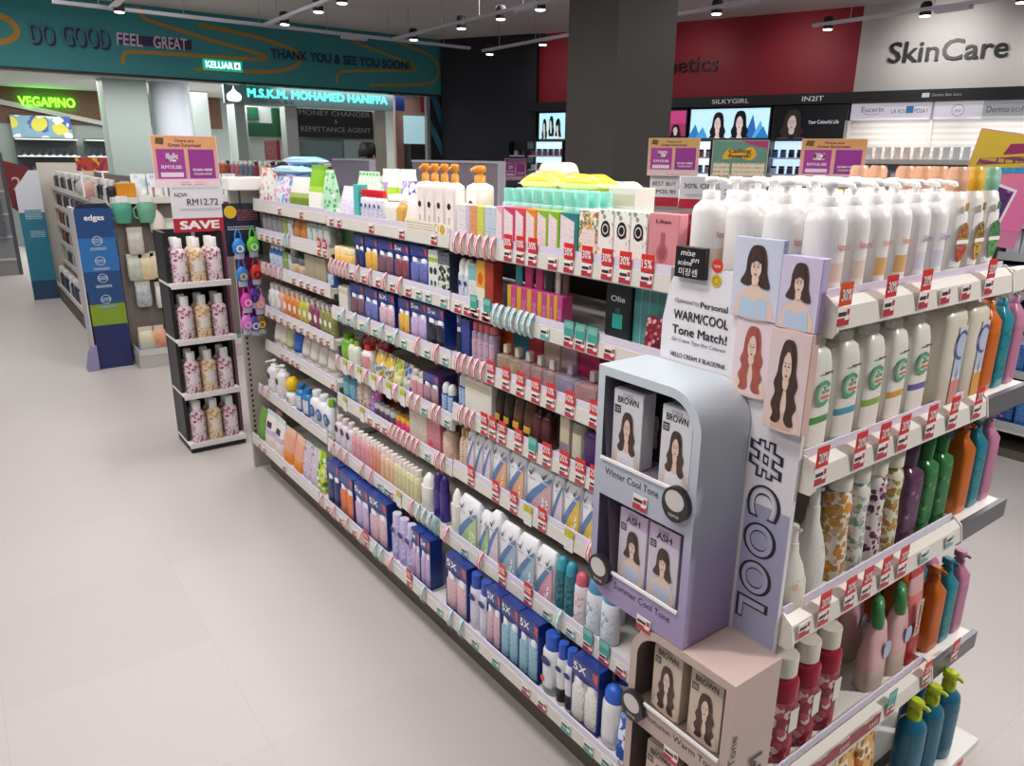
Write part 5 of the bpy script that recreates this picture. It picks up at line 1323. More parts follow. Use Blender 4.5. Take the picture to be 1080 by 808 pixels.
place_tags('middle bay', 2, [('G', 2.756), ('G', 2.666), ('G', 2.548), ('G', 2.436), ('G', 2.324), ('G', 2.219), ('B', 2.711), ('B', 2.606), ('B', 2.491), ('B', 2.376), ('B', 2.267), ('S', 2.12), ('S', 1.997), ('G', 2.057), ('G', 1.945)])
place_tags('near bay', 3, [('S', 1.853), ('S', 1.821), ('S', 1.789), ('P10', 1.727), ('P10', 1.682), ('P20', 1.634), ('P20', 1.556), ('T', 1.491), ('P25', 1.428), ('P25', 1.357), ('P25', 1.294), ('P25', 1.24)])
place_tags('middle bay', 3, [('Y', 2.729), ('Y', 2.596), ('Y', 2.472), ('Y', 2.348), ('Y', 2.24), ('S', 2.794), ('S', 2.657), ('S', 2.529), ('S', 2.409), ('S', 2.29), ('S', 2.178), ('S', 2.131), ('G', 2.086), ('S', 2.023), ('S', 1.992), ('G', 1.939)])
place_tags('near bay', 4, [('P10', 1.801), ('P10', 1.666), ('P10', 1.575), ('Y', 1.507), ('P10', 1.442), ('Y', 1.328), ('S', 1.242)])
place_tags('middle bay', 4, [('Y', 2.75), ('Y', 2.588), ('L', 2.521), ('L', 2.455), ('L', 2.392), ('S', 2.339), ('S', 2.309), ('S', 2.28), ('S', 2.243), ('S', 2.208), ('S', 2.174), ('S', 2.14), ('G', 2.074), ('S', 2.004), ('S', 1.968)])
place_tags('near bay', 5, [('S', 1.86), ('S', 1.662), ('G', 1.757), ('P10o', 1.553), ('P10', 1.429), ('G', 1.344), ('B', 1.292), ('G', 1.246), ('T', 1.179), ('T', 1.119), ('L', 1.059)])
place_tags('middle bay', 5, [('S', 2.767), ('S', 2.7), ('S', 2.635), ('S', 2.486), ('S', 2.411), ('G', 2.34), ('G', 2.286), ('L', 2.256), ('Y', 2.19), ('S', 2.093), ('B', 2.046), ('B', 2.007), ('B', 1.969), ('B', 1.932), ('B', 1.928)])
place_tags('near bay', 6, [('B', 1.754), ('B', 1.692), ('G', 1.824), ('G', 1.617), ('G', 1.507), ('L', 1.36), ('L', 1.288), ('G', 1.189), ('G', 1.101), ('G', 1.035)])
place_tags('middle bay', 6, [('S', 2.793), ('S', 2.664), ('S', 2.534), ('S', 2.404), ('L', 2.733), ('L', 2.598), ('L', 2.473), ('P10', 2.363), ('B', 2.283), ('B', 2.236), ('S', 2.161), ('P10', 2.027), ('B', 1.928)])
place_tags('far bay', 1, [('L', 3.626), ('L', 3.546), ('L', 3.468), ('L', 3.393), ('B', 3.308), ('B', 3.261), ('P20', 2.919), ('P20', 2.861)])
place_tags('far bay', 2, [('S', 3.6), ('S', 3.533), ('S', 3.468), ('S', 3.392), ('L', 3.236), ('L', 3.146), ('L', 3.07), ('L', 2.996), ('L', 2.915)])
place_tags('far bay', 3, [('L', 3.613), ('L', 3.532), ('L', 3.441), ('L', 3.353), ('L', 3.269), ('L', 3.187), ('L', 3.109), ('L', 3.033), ('L', 2.96), ('L', 2.89)])
place_tags('far bay', 4, [('L', 3.469), ('L', 3.404), ('L', 3.33), ('L', 3.269), ('L', 2.868)])
place_tags('far bay', 5, [('S', 3.653), ('S', 3.568)])
place_tags('far bay', 6, [('L', 3.6), ('L', 3.528), ('L', 3.247)])
# ---------------------------------------------------------------- end display (its shelves face the near end, local front -y)
EX0, EX1, EX2, EY = 1.115, 1.785, 2.02, .64
EZ = [1.338, 1.059, .746, .352, .06]
r = thing('end_display', (1.57, .82, 0), 0, 'white end-of-aisle shelving unit holding shampoo bottles, beside the hair dye display', 'shelving')
def pe(nm, mb, parent=r):
    mb.v = [(a - 1.57, b - .82, c) for a, b, c in mb.v]
    return part(nm, mb, parent)
pe('back_panel', MB().box(EX0, .965, 0, EX2, .985, 1.4, mat('#8f8a84', .6)))
pe('side_post', MB().box(EX2 - .02, .93, 0, EX2, .965, 1.36, M_STEEL).box(1.112, .93, 0, 1.135, .965, 1.36, M_STEEL))
pe('kick_plate', MB().box(EX0 + .02, EY + .03, 0, EX2, EY + .05, .1, M_KICK))
for k, z in enumerate(EZ):
    yf = EY if k < 4 else .56
    sh = pe('shelf' if k < 4 else 'base_deck', MB().box(EX0, yf + .008, z + .015, EX1 if k < 4 else EX2, .963, z + .038, M_SHELF))
    mb = MB()
    mb.prism([(yf + .004, z), (yf - .012, z + .002), (yf - .006, z + .038), (yf + .01, z + .052), (yf + .014, z + .046), (yf + .012, z + .02)], (EX0, 0, 0), (0, 1, 0), VZ, EX1 - EX0, M_RAIL)
    mb.box(EX0 + .002, yf + .016, z + .046, EX1 - .002, yf + .02, z + .064, M_CLEAR)
    pe('price_rail', mb).parent = sh
    mb = MB()
    for xa in (EX0 - .004, EX1):
        mb.prism([(yf + .05, z - .012), (yf - .006, z - .012), (yf - .015, z), (yf - .007, z + .042), (yf + .012, z + .057), (yf + .05, z + .05)], (xa, 0, 0), (0, 1, 0), VZ, .004, mat('#e2ddd2', .4))
    pe('rail_end', mb).parent = sh
    if k == 0:
        pe('rail_extension', MB().box(EX1 + .005, yf - .006, z - .005, EX1 + .0801, yf + .012, z + .05, mat('#e2ddd2', .4), .004)).parent = sh
    if 0 < k < 4:
        sw = pe('side_shelf', MB().box(EX1 + .006, yf + .01, z + .01, EX2 + .025, .963, z + .03, mat('#e6e2dc', .4)))
        pe('grey_lip', MB().box(EX1 + .008, yf - .004, z - .012, EX2 + .03, yf + .009, z + .036, mat('#77767a', .35, .6))).parent = sw

def eplace(k, key, xs, y, h, w, d, desc, cat, fn, extra_where='', zoff=0):
    z = EZ[k] + .0385 + zoff
    where = ['top shelf', 'second shelf', 'third shelf', 'fourth shelf', 'bottom deck'][k] + ', end display'
    for x in xs:
        o = spawn((key, w, h, d), fn(w, h, d), (x, y, z), PI / 2 + .04 * math.sin(x * 50 + y * 90))
        later(o, desc, cat, where, '%ss on the %s' % (cat, where), -x)

def pumpwhite(word, ink, band):
    return B('lotion_pump_bottle', style='round', cap='pump', col='#ece9e8', ccol='#f0efee', la=.62, lz=(.05, .62),
             label=L('#ece8e6', '#a79a94', 90, .3, [(0, '#e9e4e0'), (.22, band), (.5, '#ece8e6')]), lettering=[(word, .02, .44, .06, .56)], lcol=ink)
PW = {'N': (pumpwhite('Natural', '#b8323a', '#e6ccc0'), 'white pump bottle, red lettering'), 'V': (pumpwhite('Vitamin', '#d07a2a', '#d8b070'), 'white pump bottle, orange lettering'),
      'C': (pumpwhite('Collagen', '#5a5f9a', '#d8d2e2'), 'white pump bottle, violet lettering')}
for row, y in enumerate((.695, .775, .855, .935)):
    for i, c in enumerate('NNVVCC'):
        fn, ds = PW[c]
        eplace(0, 'pump' + c, [1.155 + .07 * i], y, .195, .066, .066, ds + ['', ', second row', ', third row', ', back row'][row], 'lotion', fn)
def squeeze(capc, pics, band, word):
    def fn(w, h, d):
        def build():
            r = thing('shampoo_bottle')
            secs = [(d / 2 * .9, w / 2 * .9, 0), (d / 2, w / 2 * .96, h * .03), (d / 2, w / 2, h * .45), (d / 2 * .9, w / 2 * .9, h * .66), (d / 2 * .7, w / 2 * .66, h * .77), (d / 2 * .55, w / 2 * .5, h * .8)]
            part('bottle_body', MB().loft(secs, bandmat([(0, band), (.1, '#ece9e4'), (.95, '#ece9e4')], .3), 2.2, 20), r)
            part('flip_cap', MB().loft([(d / 2 * .6, w / 2 * .56, h * .79), (d / 2 * .66, w / 2 * .62, h * .83), (d / 2 * .66, w / 2 * .62, h * .9), (d / 2 * .64, w / 2 * .6, h * .905), (d / 2 * .64, w / 2 * .6, h * .96), (d / 2 * .5, w / 2 * .48, h)], mat(capc, .35), 2.4, 20), r)
            lb = part('label', MB().patch(secs, .12 * h, .72 * h, .7, L('#ece9e4', '#9a948c', 70, .25), 2.2), r)
            O = (-d / 2 - .002, 0, 0)
            mb = MB()
            mb.rect(-w * .2, h * .62, w * .02, h * .69, O, UX, VZ, mat(pics[0], .4), .0008)
            mb.poly(catmull([(-w * .3, h * .36), (-w * .2, h * .48), (0, h * .52), (w * .2, h * .48), (w * .3, h * .36)]), O, UX, VZ, floral(pics[0], pics, 90, .45), .0008)
            mb.rect(-w * .34, h * .33, w * .34, h * .365, O, UX, VZ, mat('#f2f0ea', .4), .0012)
            mb.poly(catmull([(-w * .28, h * .32), (-w * .18, h * .2), (0, h * .17), (w * .18, h * .2), (w * .28, h * .32)])[::-1][::-1], O, UX, VZ, floral(pics[1], pics[::-1], 80, .4), .0008)
            part('fruit_picture', mb, lb)
            return r
        return build
    return fn
SQ = [('#d9a483', ['#b08a4a', '#b8323a', '#7a5a2a'], '#e0b070', 'peach capped shampoo bottle with fruit picture'), ('#e0ae2a', ['#8a6a2a', '#c9a04a', '#4f3a1a'], '#e2bf80', 'yellow capped shampoo bottle with sunflower picture'), ('#86b8a4', ['#3f7f4a', '#5f9a5a', '#2a5f3a'], '#bfd4d2', 'teal capped shampoo bottle with leaf picture')]
for i, (cc, pics, bd, ds) in enumerate(SQ):
    eplace(0, 'sq%d' % i, [1.595 + .072 * i], .695, .217, .068, .055, ds, 'shampoo', squeeze(cc, pics, bd, ''))
eplace(0, 'sq0', [1.60, 1.675, 1.745], .80, .217, .068, .055, 'peach capped shampoo, second row', 'shampoo', squeeze(*SQ[0][:3], ''))
eplace(0, 'sq0', [1.60, 1.675], .90, .217, .068, .055, 'peach capped shampoo, back row', 'shampoo', squeeze(*SQ[0][:3], ''))
# second shelf: green ring wash bottles, cream bottles
def ringbottle(c, bandc):
    def fn(w, h, d):
        def build():
            r = thing('body_wash_bottle')
            secs = [(d / 2 * .9, w / 2 * .92, 0), (d / 2, w / 2, h * .02), (d / 2, w / 2, h * .6), (d / 2 * .92, w / 2 * .92, h * .78), (d / 2 * .8, w / 2 * .75, h * .88), (d / 2 * .5, w / 2 * .4, h * .93)]
            part('bottle_body', MB().loft(secs, mat('#e6e4da', .3), 3.6, 20), r)
            part('flip_cap', MB().loft([(d / 2 * .6, w / 2 * .5, h * .92), (d / 2 * .6, w / 2 * .5, h * .99), (d / 2 * .5, w / 2 * .4, h)], mat('#e0ddd2', .35), 2.4, 16), r)
            lb = part('label', MB().patch(secs, .08 * h, .45 * h, .8, L('#e6e4da', '#8a9a8a', 90, .3, [(0, c), (.12, '#e6e4da'), (.62, bandc), (.78, '#e6e4da')]), 3.6), r)
            O = (-d / 2 - .0018, 0, 0); mb = MB()
            mb.ring2(-w * .03, h * .56, w * .2, w * .3, O, UX, VZ, mat('#5f9f78', .4), .0008, 20, .6, 5.6)
            mb.ring2(-w * .03, h * .56, w * .16, w * .2, O, UX, VZ, mat('#a9d0b4', .4), .0009, 20, .2, 5.2)
            mb.text('ACTIVE', .02 * w, h * .56, h * .03, O, UX, VZ, mat('#2f7a4a', .4), .0014, 'c', w * .28, bold=.02)
            mb.rect(-w * .12, h * .52, w * .2, h * .54, O, UX, VZ, mat('#d0703a', .4), .0012)
            mb.rect(-w * .1, h * .72, w * .25, h * .735, O, UX, VZ, mat('#5a5a58', .4), .0012)
            part('emblem', mb, lb)
            return r
        return build
    return fn
for i, (c, bc, nm) in enumerate((('#b9d0a8', '#4f8f4a', 'green'), ('#a9cdd8', '#4f9ab0', 'blue'), ('#c4d49a', '#8ab04a', 'lime'), ('#e6d0a0', '#d09a3a', 'amber'), ('#d4cbe0', '#6a5fa0', 'violet'))):
    eplace(1, 'ring%d' % i, [1.155 + .088 * i], .69, .218, .078, .06, 'green-ringed body wash, %s band' % nm, 'body wash', ringbottle(c, bc))
    eplace(1, 'ring%d' % i, [1.165 + .088 * i], .78, .218, .078, .06, 'second-row green-ringed wash, %s band' % nm, 'body wash', ringbottle(c, bc))
def creambottle(c):
    def fn(w, h, d):
        def build():
            r = thing('body_wash_bottle')
            secs = [(d / 2 * .92, w / 2 * .96, 0), (d / 2, w / 2, h * .02), (d / 2, w / 2, h * .86), (d / 2 * .9, w / 2 * .92, h * .93), (d / 2 * .5, w / 2 * .5, h * .96)]
            part('bottle_body', MB().loft(secs, mat('#dcd6c4', .3), 4, 20), r)
            part('cap', MB().loft([(d / 2 * .45, w / 2 * .4, h * .95), (d / 2 * .45, w / 2 * .4, h)], mat('#d4cdb8', .35), 2, 16), r)
            O = (-d / 2 - .0012, 0, 0)
            mb = MB().rect(w * .02, h * .06, w * .36, h * .8, O, UX, VZ, bandmat([(0, c), (.3, '#d9d4dc'), (.35, '#b9bfd4'), (.9, '#d8d4d0')]), .0004)
            lb = part('label', mb, r)
            mb = MB().ring2(w * .2, h * .62, w * .2, w * .25, O, UX, VZ, mat('#4a5fa8', .4), .001, 20, .8, 5.0, 1.3).poly(catmull([(w * .17, h * .32), (w * .2, h * .4), (w * .23, h * .32), (w * .2, h * .29)])[::-1], O, UX, VZ, mat('#7f8fb0', .4), .001)
            part('emblem', mb, lb)
            return r
        return build
    return fn
eplace(1, 'crp', [1.632], .69, .226, .098, .07, 'large cream body wash with pink panel', 'body wash', creambottle('#d48a84'))
eplace(1, 'cro', [1.737], .69, .226, .098, .07, 'large cream body wash with orange panel', 'body wash', creambottle('#d89a4a'))
# side shelves: orange, teal and pink pump bottles
def wing(name, col, label):
    return B('shampoo_pump_bottle', style='hex', cap='lock', col=col, ccol=col, label=label, lz=(.08, .6), la=.9)
WG = (('orange', '#bd5f10', L('#bd5f10', '#e8a050', 80, .18)), ('teal', '#147a8a', floral('#147a8a', ['#3f9a5a', '#0f5a6a'], 60, .35)), ('pink', '#b0708e', L('#b0708e', '#e8c0d0', 80, .2)))
for k, h in ((1, .235), (2, .235), (3, .235)):
    for j, y in enumerate((.70, .78, .86)):
        for (nm, c, lb), x in zip(WG, (1.872, 1.94, 2.008)):
            eplace(k, 'wing' + nm, [x], y, h, .062, .055, '%s pump bottle%s open side' % (nm, [',', ', second row,', ', third row,'][j]), 'shampoo', wing(nm, c, lb), zoff=-.007)
# third shelf
eplace(2, 'coneb', [1.165], .685, .17, .075, .06, 'white cone-shaped spray bottle with peach print', 'spray', B('spray_bottle', style='cone', cap='nozzle', col='#e2e0d6', ccol='#e6e4dc', label=floral('#e2ded2', ['#e0b89a', '#d8d0c0'], 50, .35), lz=(.04, .4)))
eplace(2, 'conea', [1.25], .70, .225, .075, .06, 'white cone-shaped spray bottle with blue print', 'spray', B('spray_bottle', style='cone', cap='nozzle', col='#e0e0d8', ccol='#e6e4dc', label=L('#e0e2dc', '#5a7a9a', 110, .4), lz=(.04, .45)))
PAT = (('orange', floral('#e6dfd0', ['#d8962a', '#c9a890', '#b88a3a'], 42, .5)), ('blue-green', floral('#dfe0d4', ['#7fa8b4', '#6fa07a', '#c9b8c0'], 48, .42)), ('plum', floral('#e2dcd8', ['#4a2040', '#c89aa4', '#6a2f55'], 45, .42)), ('olive', floral('#e2dfc8', ['#8a8f3a', '#b8763a', '#b9a04a'], 48, .45)))
for i, (nm, fm) in enumerate(PAT):
    eplace(2, 'pat%d' % i, [1.335 + .068 * i], .70, .235, .062, .055, 'body wash with %s flower pattern' % nm, 'body wash', B('body_wash_bottle', style='waist', cap='wide', col='#e6e2d6', ccol='#e2ded0', body=fm, label=None))
eplace(2, 'pat0', [1.175, 1.26], .80, .235, .062, .055, 'orange flower-pattern wash behind cones', 'body wash', B('body_wash_bottle', style='waist', cap='wide', col='#e6e2d6', ccol='#e2ded0', body=PAT[0][1], label=None))
eplace(2, 'violet', [1.607], .70, .24, .072, .06, 'dark violet translucent wash bottle', 'body wash', B('body_wash_bottle', style='square', cap='flip', col='#54304f', ccol='#4a2a48', body=mottled('violet_gel', '#4a2848', '#6a4060', 14, .2), label=floral('#5a3556', ['#a86a90', '#3f2240'], 40, .3)))
eplace(2, 'greenw', [1.682, 1.752], .70, .24, .064, .06, 'dark green translucent wash bottle', 'body wash', B('body_wash_bottle', style='square', cap='flip', col='#1f6a34', ccol='#1f6a34', body=mottled('green_gel', '#1c5f30', '#3f8a48', 14, .2), label=floral('#256e38', ['#6a9a3a', '#1a4a28'], 40, .3)))
# fourth shelf
eplace(3, 'red', [1.225, 1.305, 1.385], .70, .25, .07, .06, 'white capped red wash bottle', 'body wash', B('body_wash_bottle', style='slim', cap='wide', col='#8a1a2c', ccol='#dcd6c8', body=mottled('red_gel', '#84182a', '#a82a3c', 12, .15), label=floral('#8f2234', ['#e0c4c0', '#b84a58'], 40, .5), lz=(.05, .6), la=1.2, extra=[('rect', -.1, .3, .3, .52, '#e0dcd4')]))
def tiepouch(w, h, d):
    def build():
        r = thing('refill_pouch')
        secs = [(d / 2, w / 2 * .95, 0), (d / 2, w / 2, h * .05), (d / 2 * .9, w / 2, h * .4), (d / 2 * .5, w / 2 * .8, h * .7), (d / 2 * .3, w / 2 * .35, h * .82)]
        part('bag', MB().loft(secs, bandmat([(0, '#c9b4a4'), (.3, '#d8a8a4'), (.36, '#dcaeb0'), (.9, '#d8b8b4')], .25), 3, 18), r)
        part('green_tie', MB().tube([(0, 0, h * .8), (0, -w * .05, h * .9), (0, w * .1, h), (-.006, w * .28, h * .97), (-.012, w * .3, h * .86), (-.014, w * .26, h * .74)], [.008, .009, .011, .013, .015, .012], mottled('green_tie', '#2f7a3f', '#57a060', 40, .35), 10), r, 'green knotted tie')
        part('patch_print', MB().ell(w * .2, h * .45, w * .18, h * .1, (-d / 2 - .001, 0, 0), UX, VZ, mat('#a9c0d8', .4), 0), r)
        return r
    return build
eplace(3, 'tie', [1.60, 1.70], .70, .235, .085, .05, 'pink pouch with green tie', 'pouch', tiepouch)
eplace(3, 'tie', [1.66], .79, .235, .085, .05, 'pink pouch with green tie, second row', 'pouch', tiepouch)
def straw(w, h, d):
    def build():
        r = pouch('refill_pouch', w, h, d, '#c93a34', bandmat([(0, '#a82a28'), (.3, '#c94a40'), (.45, '#d87a74'), (.75, '#d8a8a8'), (.92, '#c42838')], .25), top='#b8202c')()
        mb = MB().rect(-w * .28, h * .33, w * .04, h * .72, (-d / 2 - .001, 0, 0), UX, VZ, mat('#e2cfc4', .4), .0005)
        mb.text('STRAWBERRY', h * .35, w * .05, w * .16, (-d / 2 - .001, 0, 0), (0, 0, 1), (0, 1, 0), mat('#3a1a1c', .4), .001, 'l', h * .36, bold=.02)
        part('lettering', mb, r)
        return r
    return lambda: build()
eplace(3, 'straw', [1.765], .70, .26, .075, .05, 'red strawberry refill pouch', 'pouch', straw)
# base deck
eplace(4, 'amber', [1.33, 1.42, 1.51], .64, .23, .085, .05, 'orange and cream pouch', 'pouch', P('refill_pouch', '#d08a3a', floral('#d8a860', ['#c9701c', '#e9dcc0', '#8a5a20'], 30, .5), top='#e0d0b0'))
eplace(4, 'tealgreen', [1.70, 1.79, 1.88], .62, .25, .08, .065, 'teal bottle, lime pump', 'shampoo', B('shampoo_pump_bottle', style='round', cap='lock', col='#14607a', ccol='#a9b81e', label=L('#1a6a84', '#8fc0c8', 80, .2)))
eplace(4, 'tealgreen', [1.93], .71, .25, .08, .065, 'teal bottle with lime green pump at the back', 'shampoo', B('shampoo_pump_bottle', style='round', cap='lock', col='#14607a', ccol='#a9b81e', label=L('#1a6a84', '#8fc0c8', 80, .2)))

def etags(k, items):
    yf = EY if k < 4 else .56
    where = '%s rail, end display' % ['top shelf', 'second shelf', 'third shelf', 'fourth shelf', 'bottom deck'][k]
    for t, x in items:
        o = spawn(('tag', t), tag_build(t), (x, yf - .0125, EZ[k] + .006), PI / 2)
        later(o, TDESC[t], 'price tag', where, 'tags on the ' + where, -x)

# ---------------------------------------------------------------- hair dye side panel and boxes
PX = 1.10
PO = (PX - .0005, 0, 0)
r = thing('side_advert', (PX, .82, 0), 0, 'white advertising side panel with WARM/COOL Tone Match text and #COOL lettering', 'display panel')
def pq(nm, mb, parent=r, o=(PX, .82, 0), label=None):
    mb.v = [(a - o[0], b - o[1], c - o[2]) for a, b, c in mb.v]
    return part(nm, mb, parent, label)
# y is to the left as seen, so a panel coordinate is -y
prof = [(-.985, 0), (-.655, 0), (-.655, 1.3), (-.72, 1.41), (-.952, 1.41), (-.97, 1.375), (-.985, 1.3)]
mb = MB().prism(prof, (PX + .008, 0, 0), UX, VZ, .008, mat('#e6e2e6', .45))
pq('board', mb)
pq('lower_tint', MB().rect(-.75, .725, -.657, 1.0, PO, UX, VZ, mat('#a9a8c4', .45), .0002))
mb = MB().box(PX - .014, .882, 1.389, PX, .952, 1.447, mat('#1b1b20', .35), .001)
logo = pq('logo_plate', mb)
LO = (PX - .0142, 0, 0)
mb = MB()
mb.text('mise', -.938, 1.431, .011, LO, UX, VZ, M_WHITE, .0006, width=.034, shear=.2).text('en', -.912, 1.420, .010, LO, UX, VZ, M_WHITE, .0006, width=.018, shear=.2).text('scène', -.944, 1.413, .010, LO, UX, VZ, M_WHITE, .0006, width=.034, shear=.2)
mb.text('미장센', -.94, 1.395, .011, LO, UX, VZ, M_WHITE, .0006, width=.044)
pq('logo_lettering', mb).parent = logo
mb = MB()
INK = mat('#1e1c22', .5)
mb.text('Optimized by', -.956, 1.338, .0085, PO, UX, VZ, mat('#4a464c', .5), .0006, width=.06, shear=.15).text('Personal', -.893, 1.336, .011, PO, UX, VZ, INK, .0006, width=.062, bold=.018)
mb.text('WARM/COOL', -.956, 1.306, .018, PO, UX, VZ, INK, .0006, width=.129, bold=.018)
mb.text('Tone Match!', -.957, 1.277, .017, PO, UX, VZ, INK, .0006, width=.13, bold=.018)
mb.text('Gel Cream Type Hair Colorant', -.957, 1.262, .0075, PO, UX, VZ, mat('#4a464c', .5), .0006, width=.13, shear=.2)
mb.text('HELLO CREAM X BLACKPINK', -.957, 1.231, .009, PO, UX, VZ, INK, .0006, width=.133, bold=.012)
pq('advert_lettering', mb)
pq('red_badge', MB().ell(-.862, 1.418, .0125, .0125, PO, UX, VZ, mat('#d8402f', .4), .0008, 24).text('NEW', -.862, 1.4145, .005, PO, UX, VZ, M_WHITE, .0014, 'c', .015))
pq('yellow_badge', MB().ell(-.862, 1.391, .0115, .0115, PO, UX, VZ, mat('#d8bc2a', .4), .0008, 24).ring2(-.862, 1.391, .006, .0075, PO, UX, VZ, mat('#9a8420', .4), .0012))
# #COOL running down the panel, letters turned clockwise
mb = MB()
OU, OV = (0, 0, -1), UX
txt = [('#', 1.125, .072), ('C', 1.04, .066), ('O', .965, .07), ('O', .887, .07), ('L', .808, .05)]
for ch, z0, wd in txt:
    mb.text(ch, -z0, -.742, .062, PO, OU, OV, mat('#2c2a36', .5), .0006, width=wd, bold=.05)
    mb.text(ch, -z0 + .004, -.739, .055, PO, OU, OV, mat('#b9b6c8', .5), .0010, width=wd - .008, bold=.012)
    mb.text(ch, -z0 + .007, -.7365, .050, PO, OU, OV, mat('#dad7df' if z0 > .98 else '#b4b3cc', .5), .0014, width=wd - .014, bold=-.01)
pq('cool_lettering', mb)
# four portrait boards
def pboard(y1, y0, z0, z1, x0, bg, hair, dress, style, label):
    r2 = thing('portrait_board', (x0, (y0 + y1) / 2, z0), 0, label, 'picture board')
    o = (x0, (y0 + y1) / 2, z0)
    pq('board', MB().box(x0, y0, z0, PX - .0005, y1, z1, mat(bg, .45), .001), r2, o)
    mb = MB().rect(-y1 + .001, z0 + .001, -y0 - .001, z1 - .001, (x0, 0, 0), UX, VZ, mottled('tint' + bg, bg, '#e9e0ea', 9, .45), .0004)
    w, h = y1 - y0, z1 - z0
    portrait(mb, -y1 + w * .04, z0 + .002, w * .92, h * .95, Vector((x0 - .0006, 0, 0)), UX, VZ, hair, dress, style, .00035)
    pq('portrait_print', mb, r2, o)
pboard(.818, .722, 1.338, 1.476, PX - .013, '#b4c4dc', '#221c22', '#b9cbe2', 2, 'blue picture board of a woman with short black wavy hair')
pboard(.719, .645, 1.335, 1.455, PX - .019, '#b7aad2', '#33262a', '#bccbe4', 2, 'lilac picture board of a woman with fringe and folded arms')
pboard(.803, .724, 1.198, 1.337, PX - .010, '#e6c6cc', '#94423a', '#e8d0d2', 1, 'pink picture board of a woman with long red hair')
pboard(.722, .645, 1.16, 1.334, PX - .022, '#d6b6ac', '#2a2022', '#d4b2a4', 1, 'peach picture board of a woman with long dark curls')

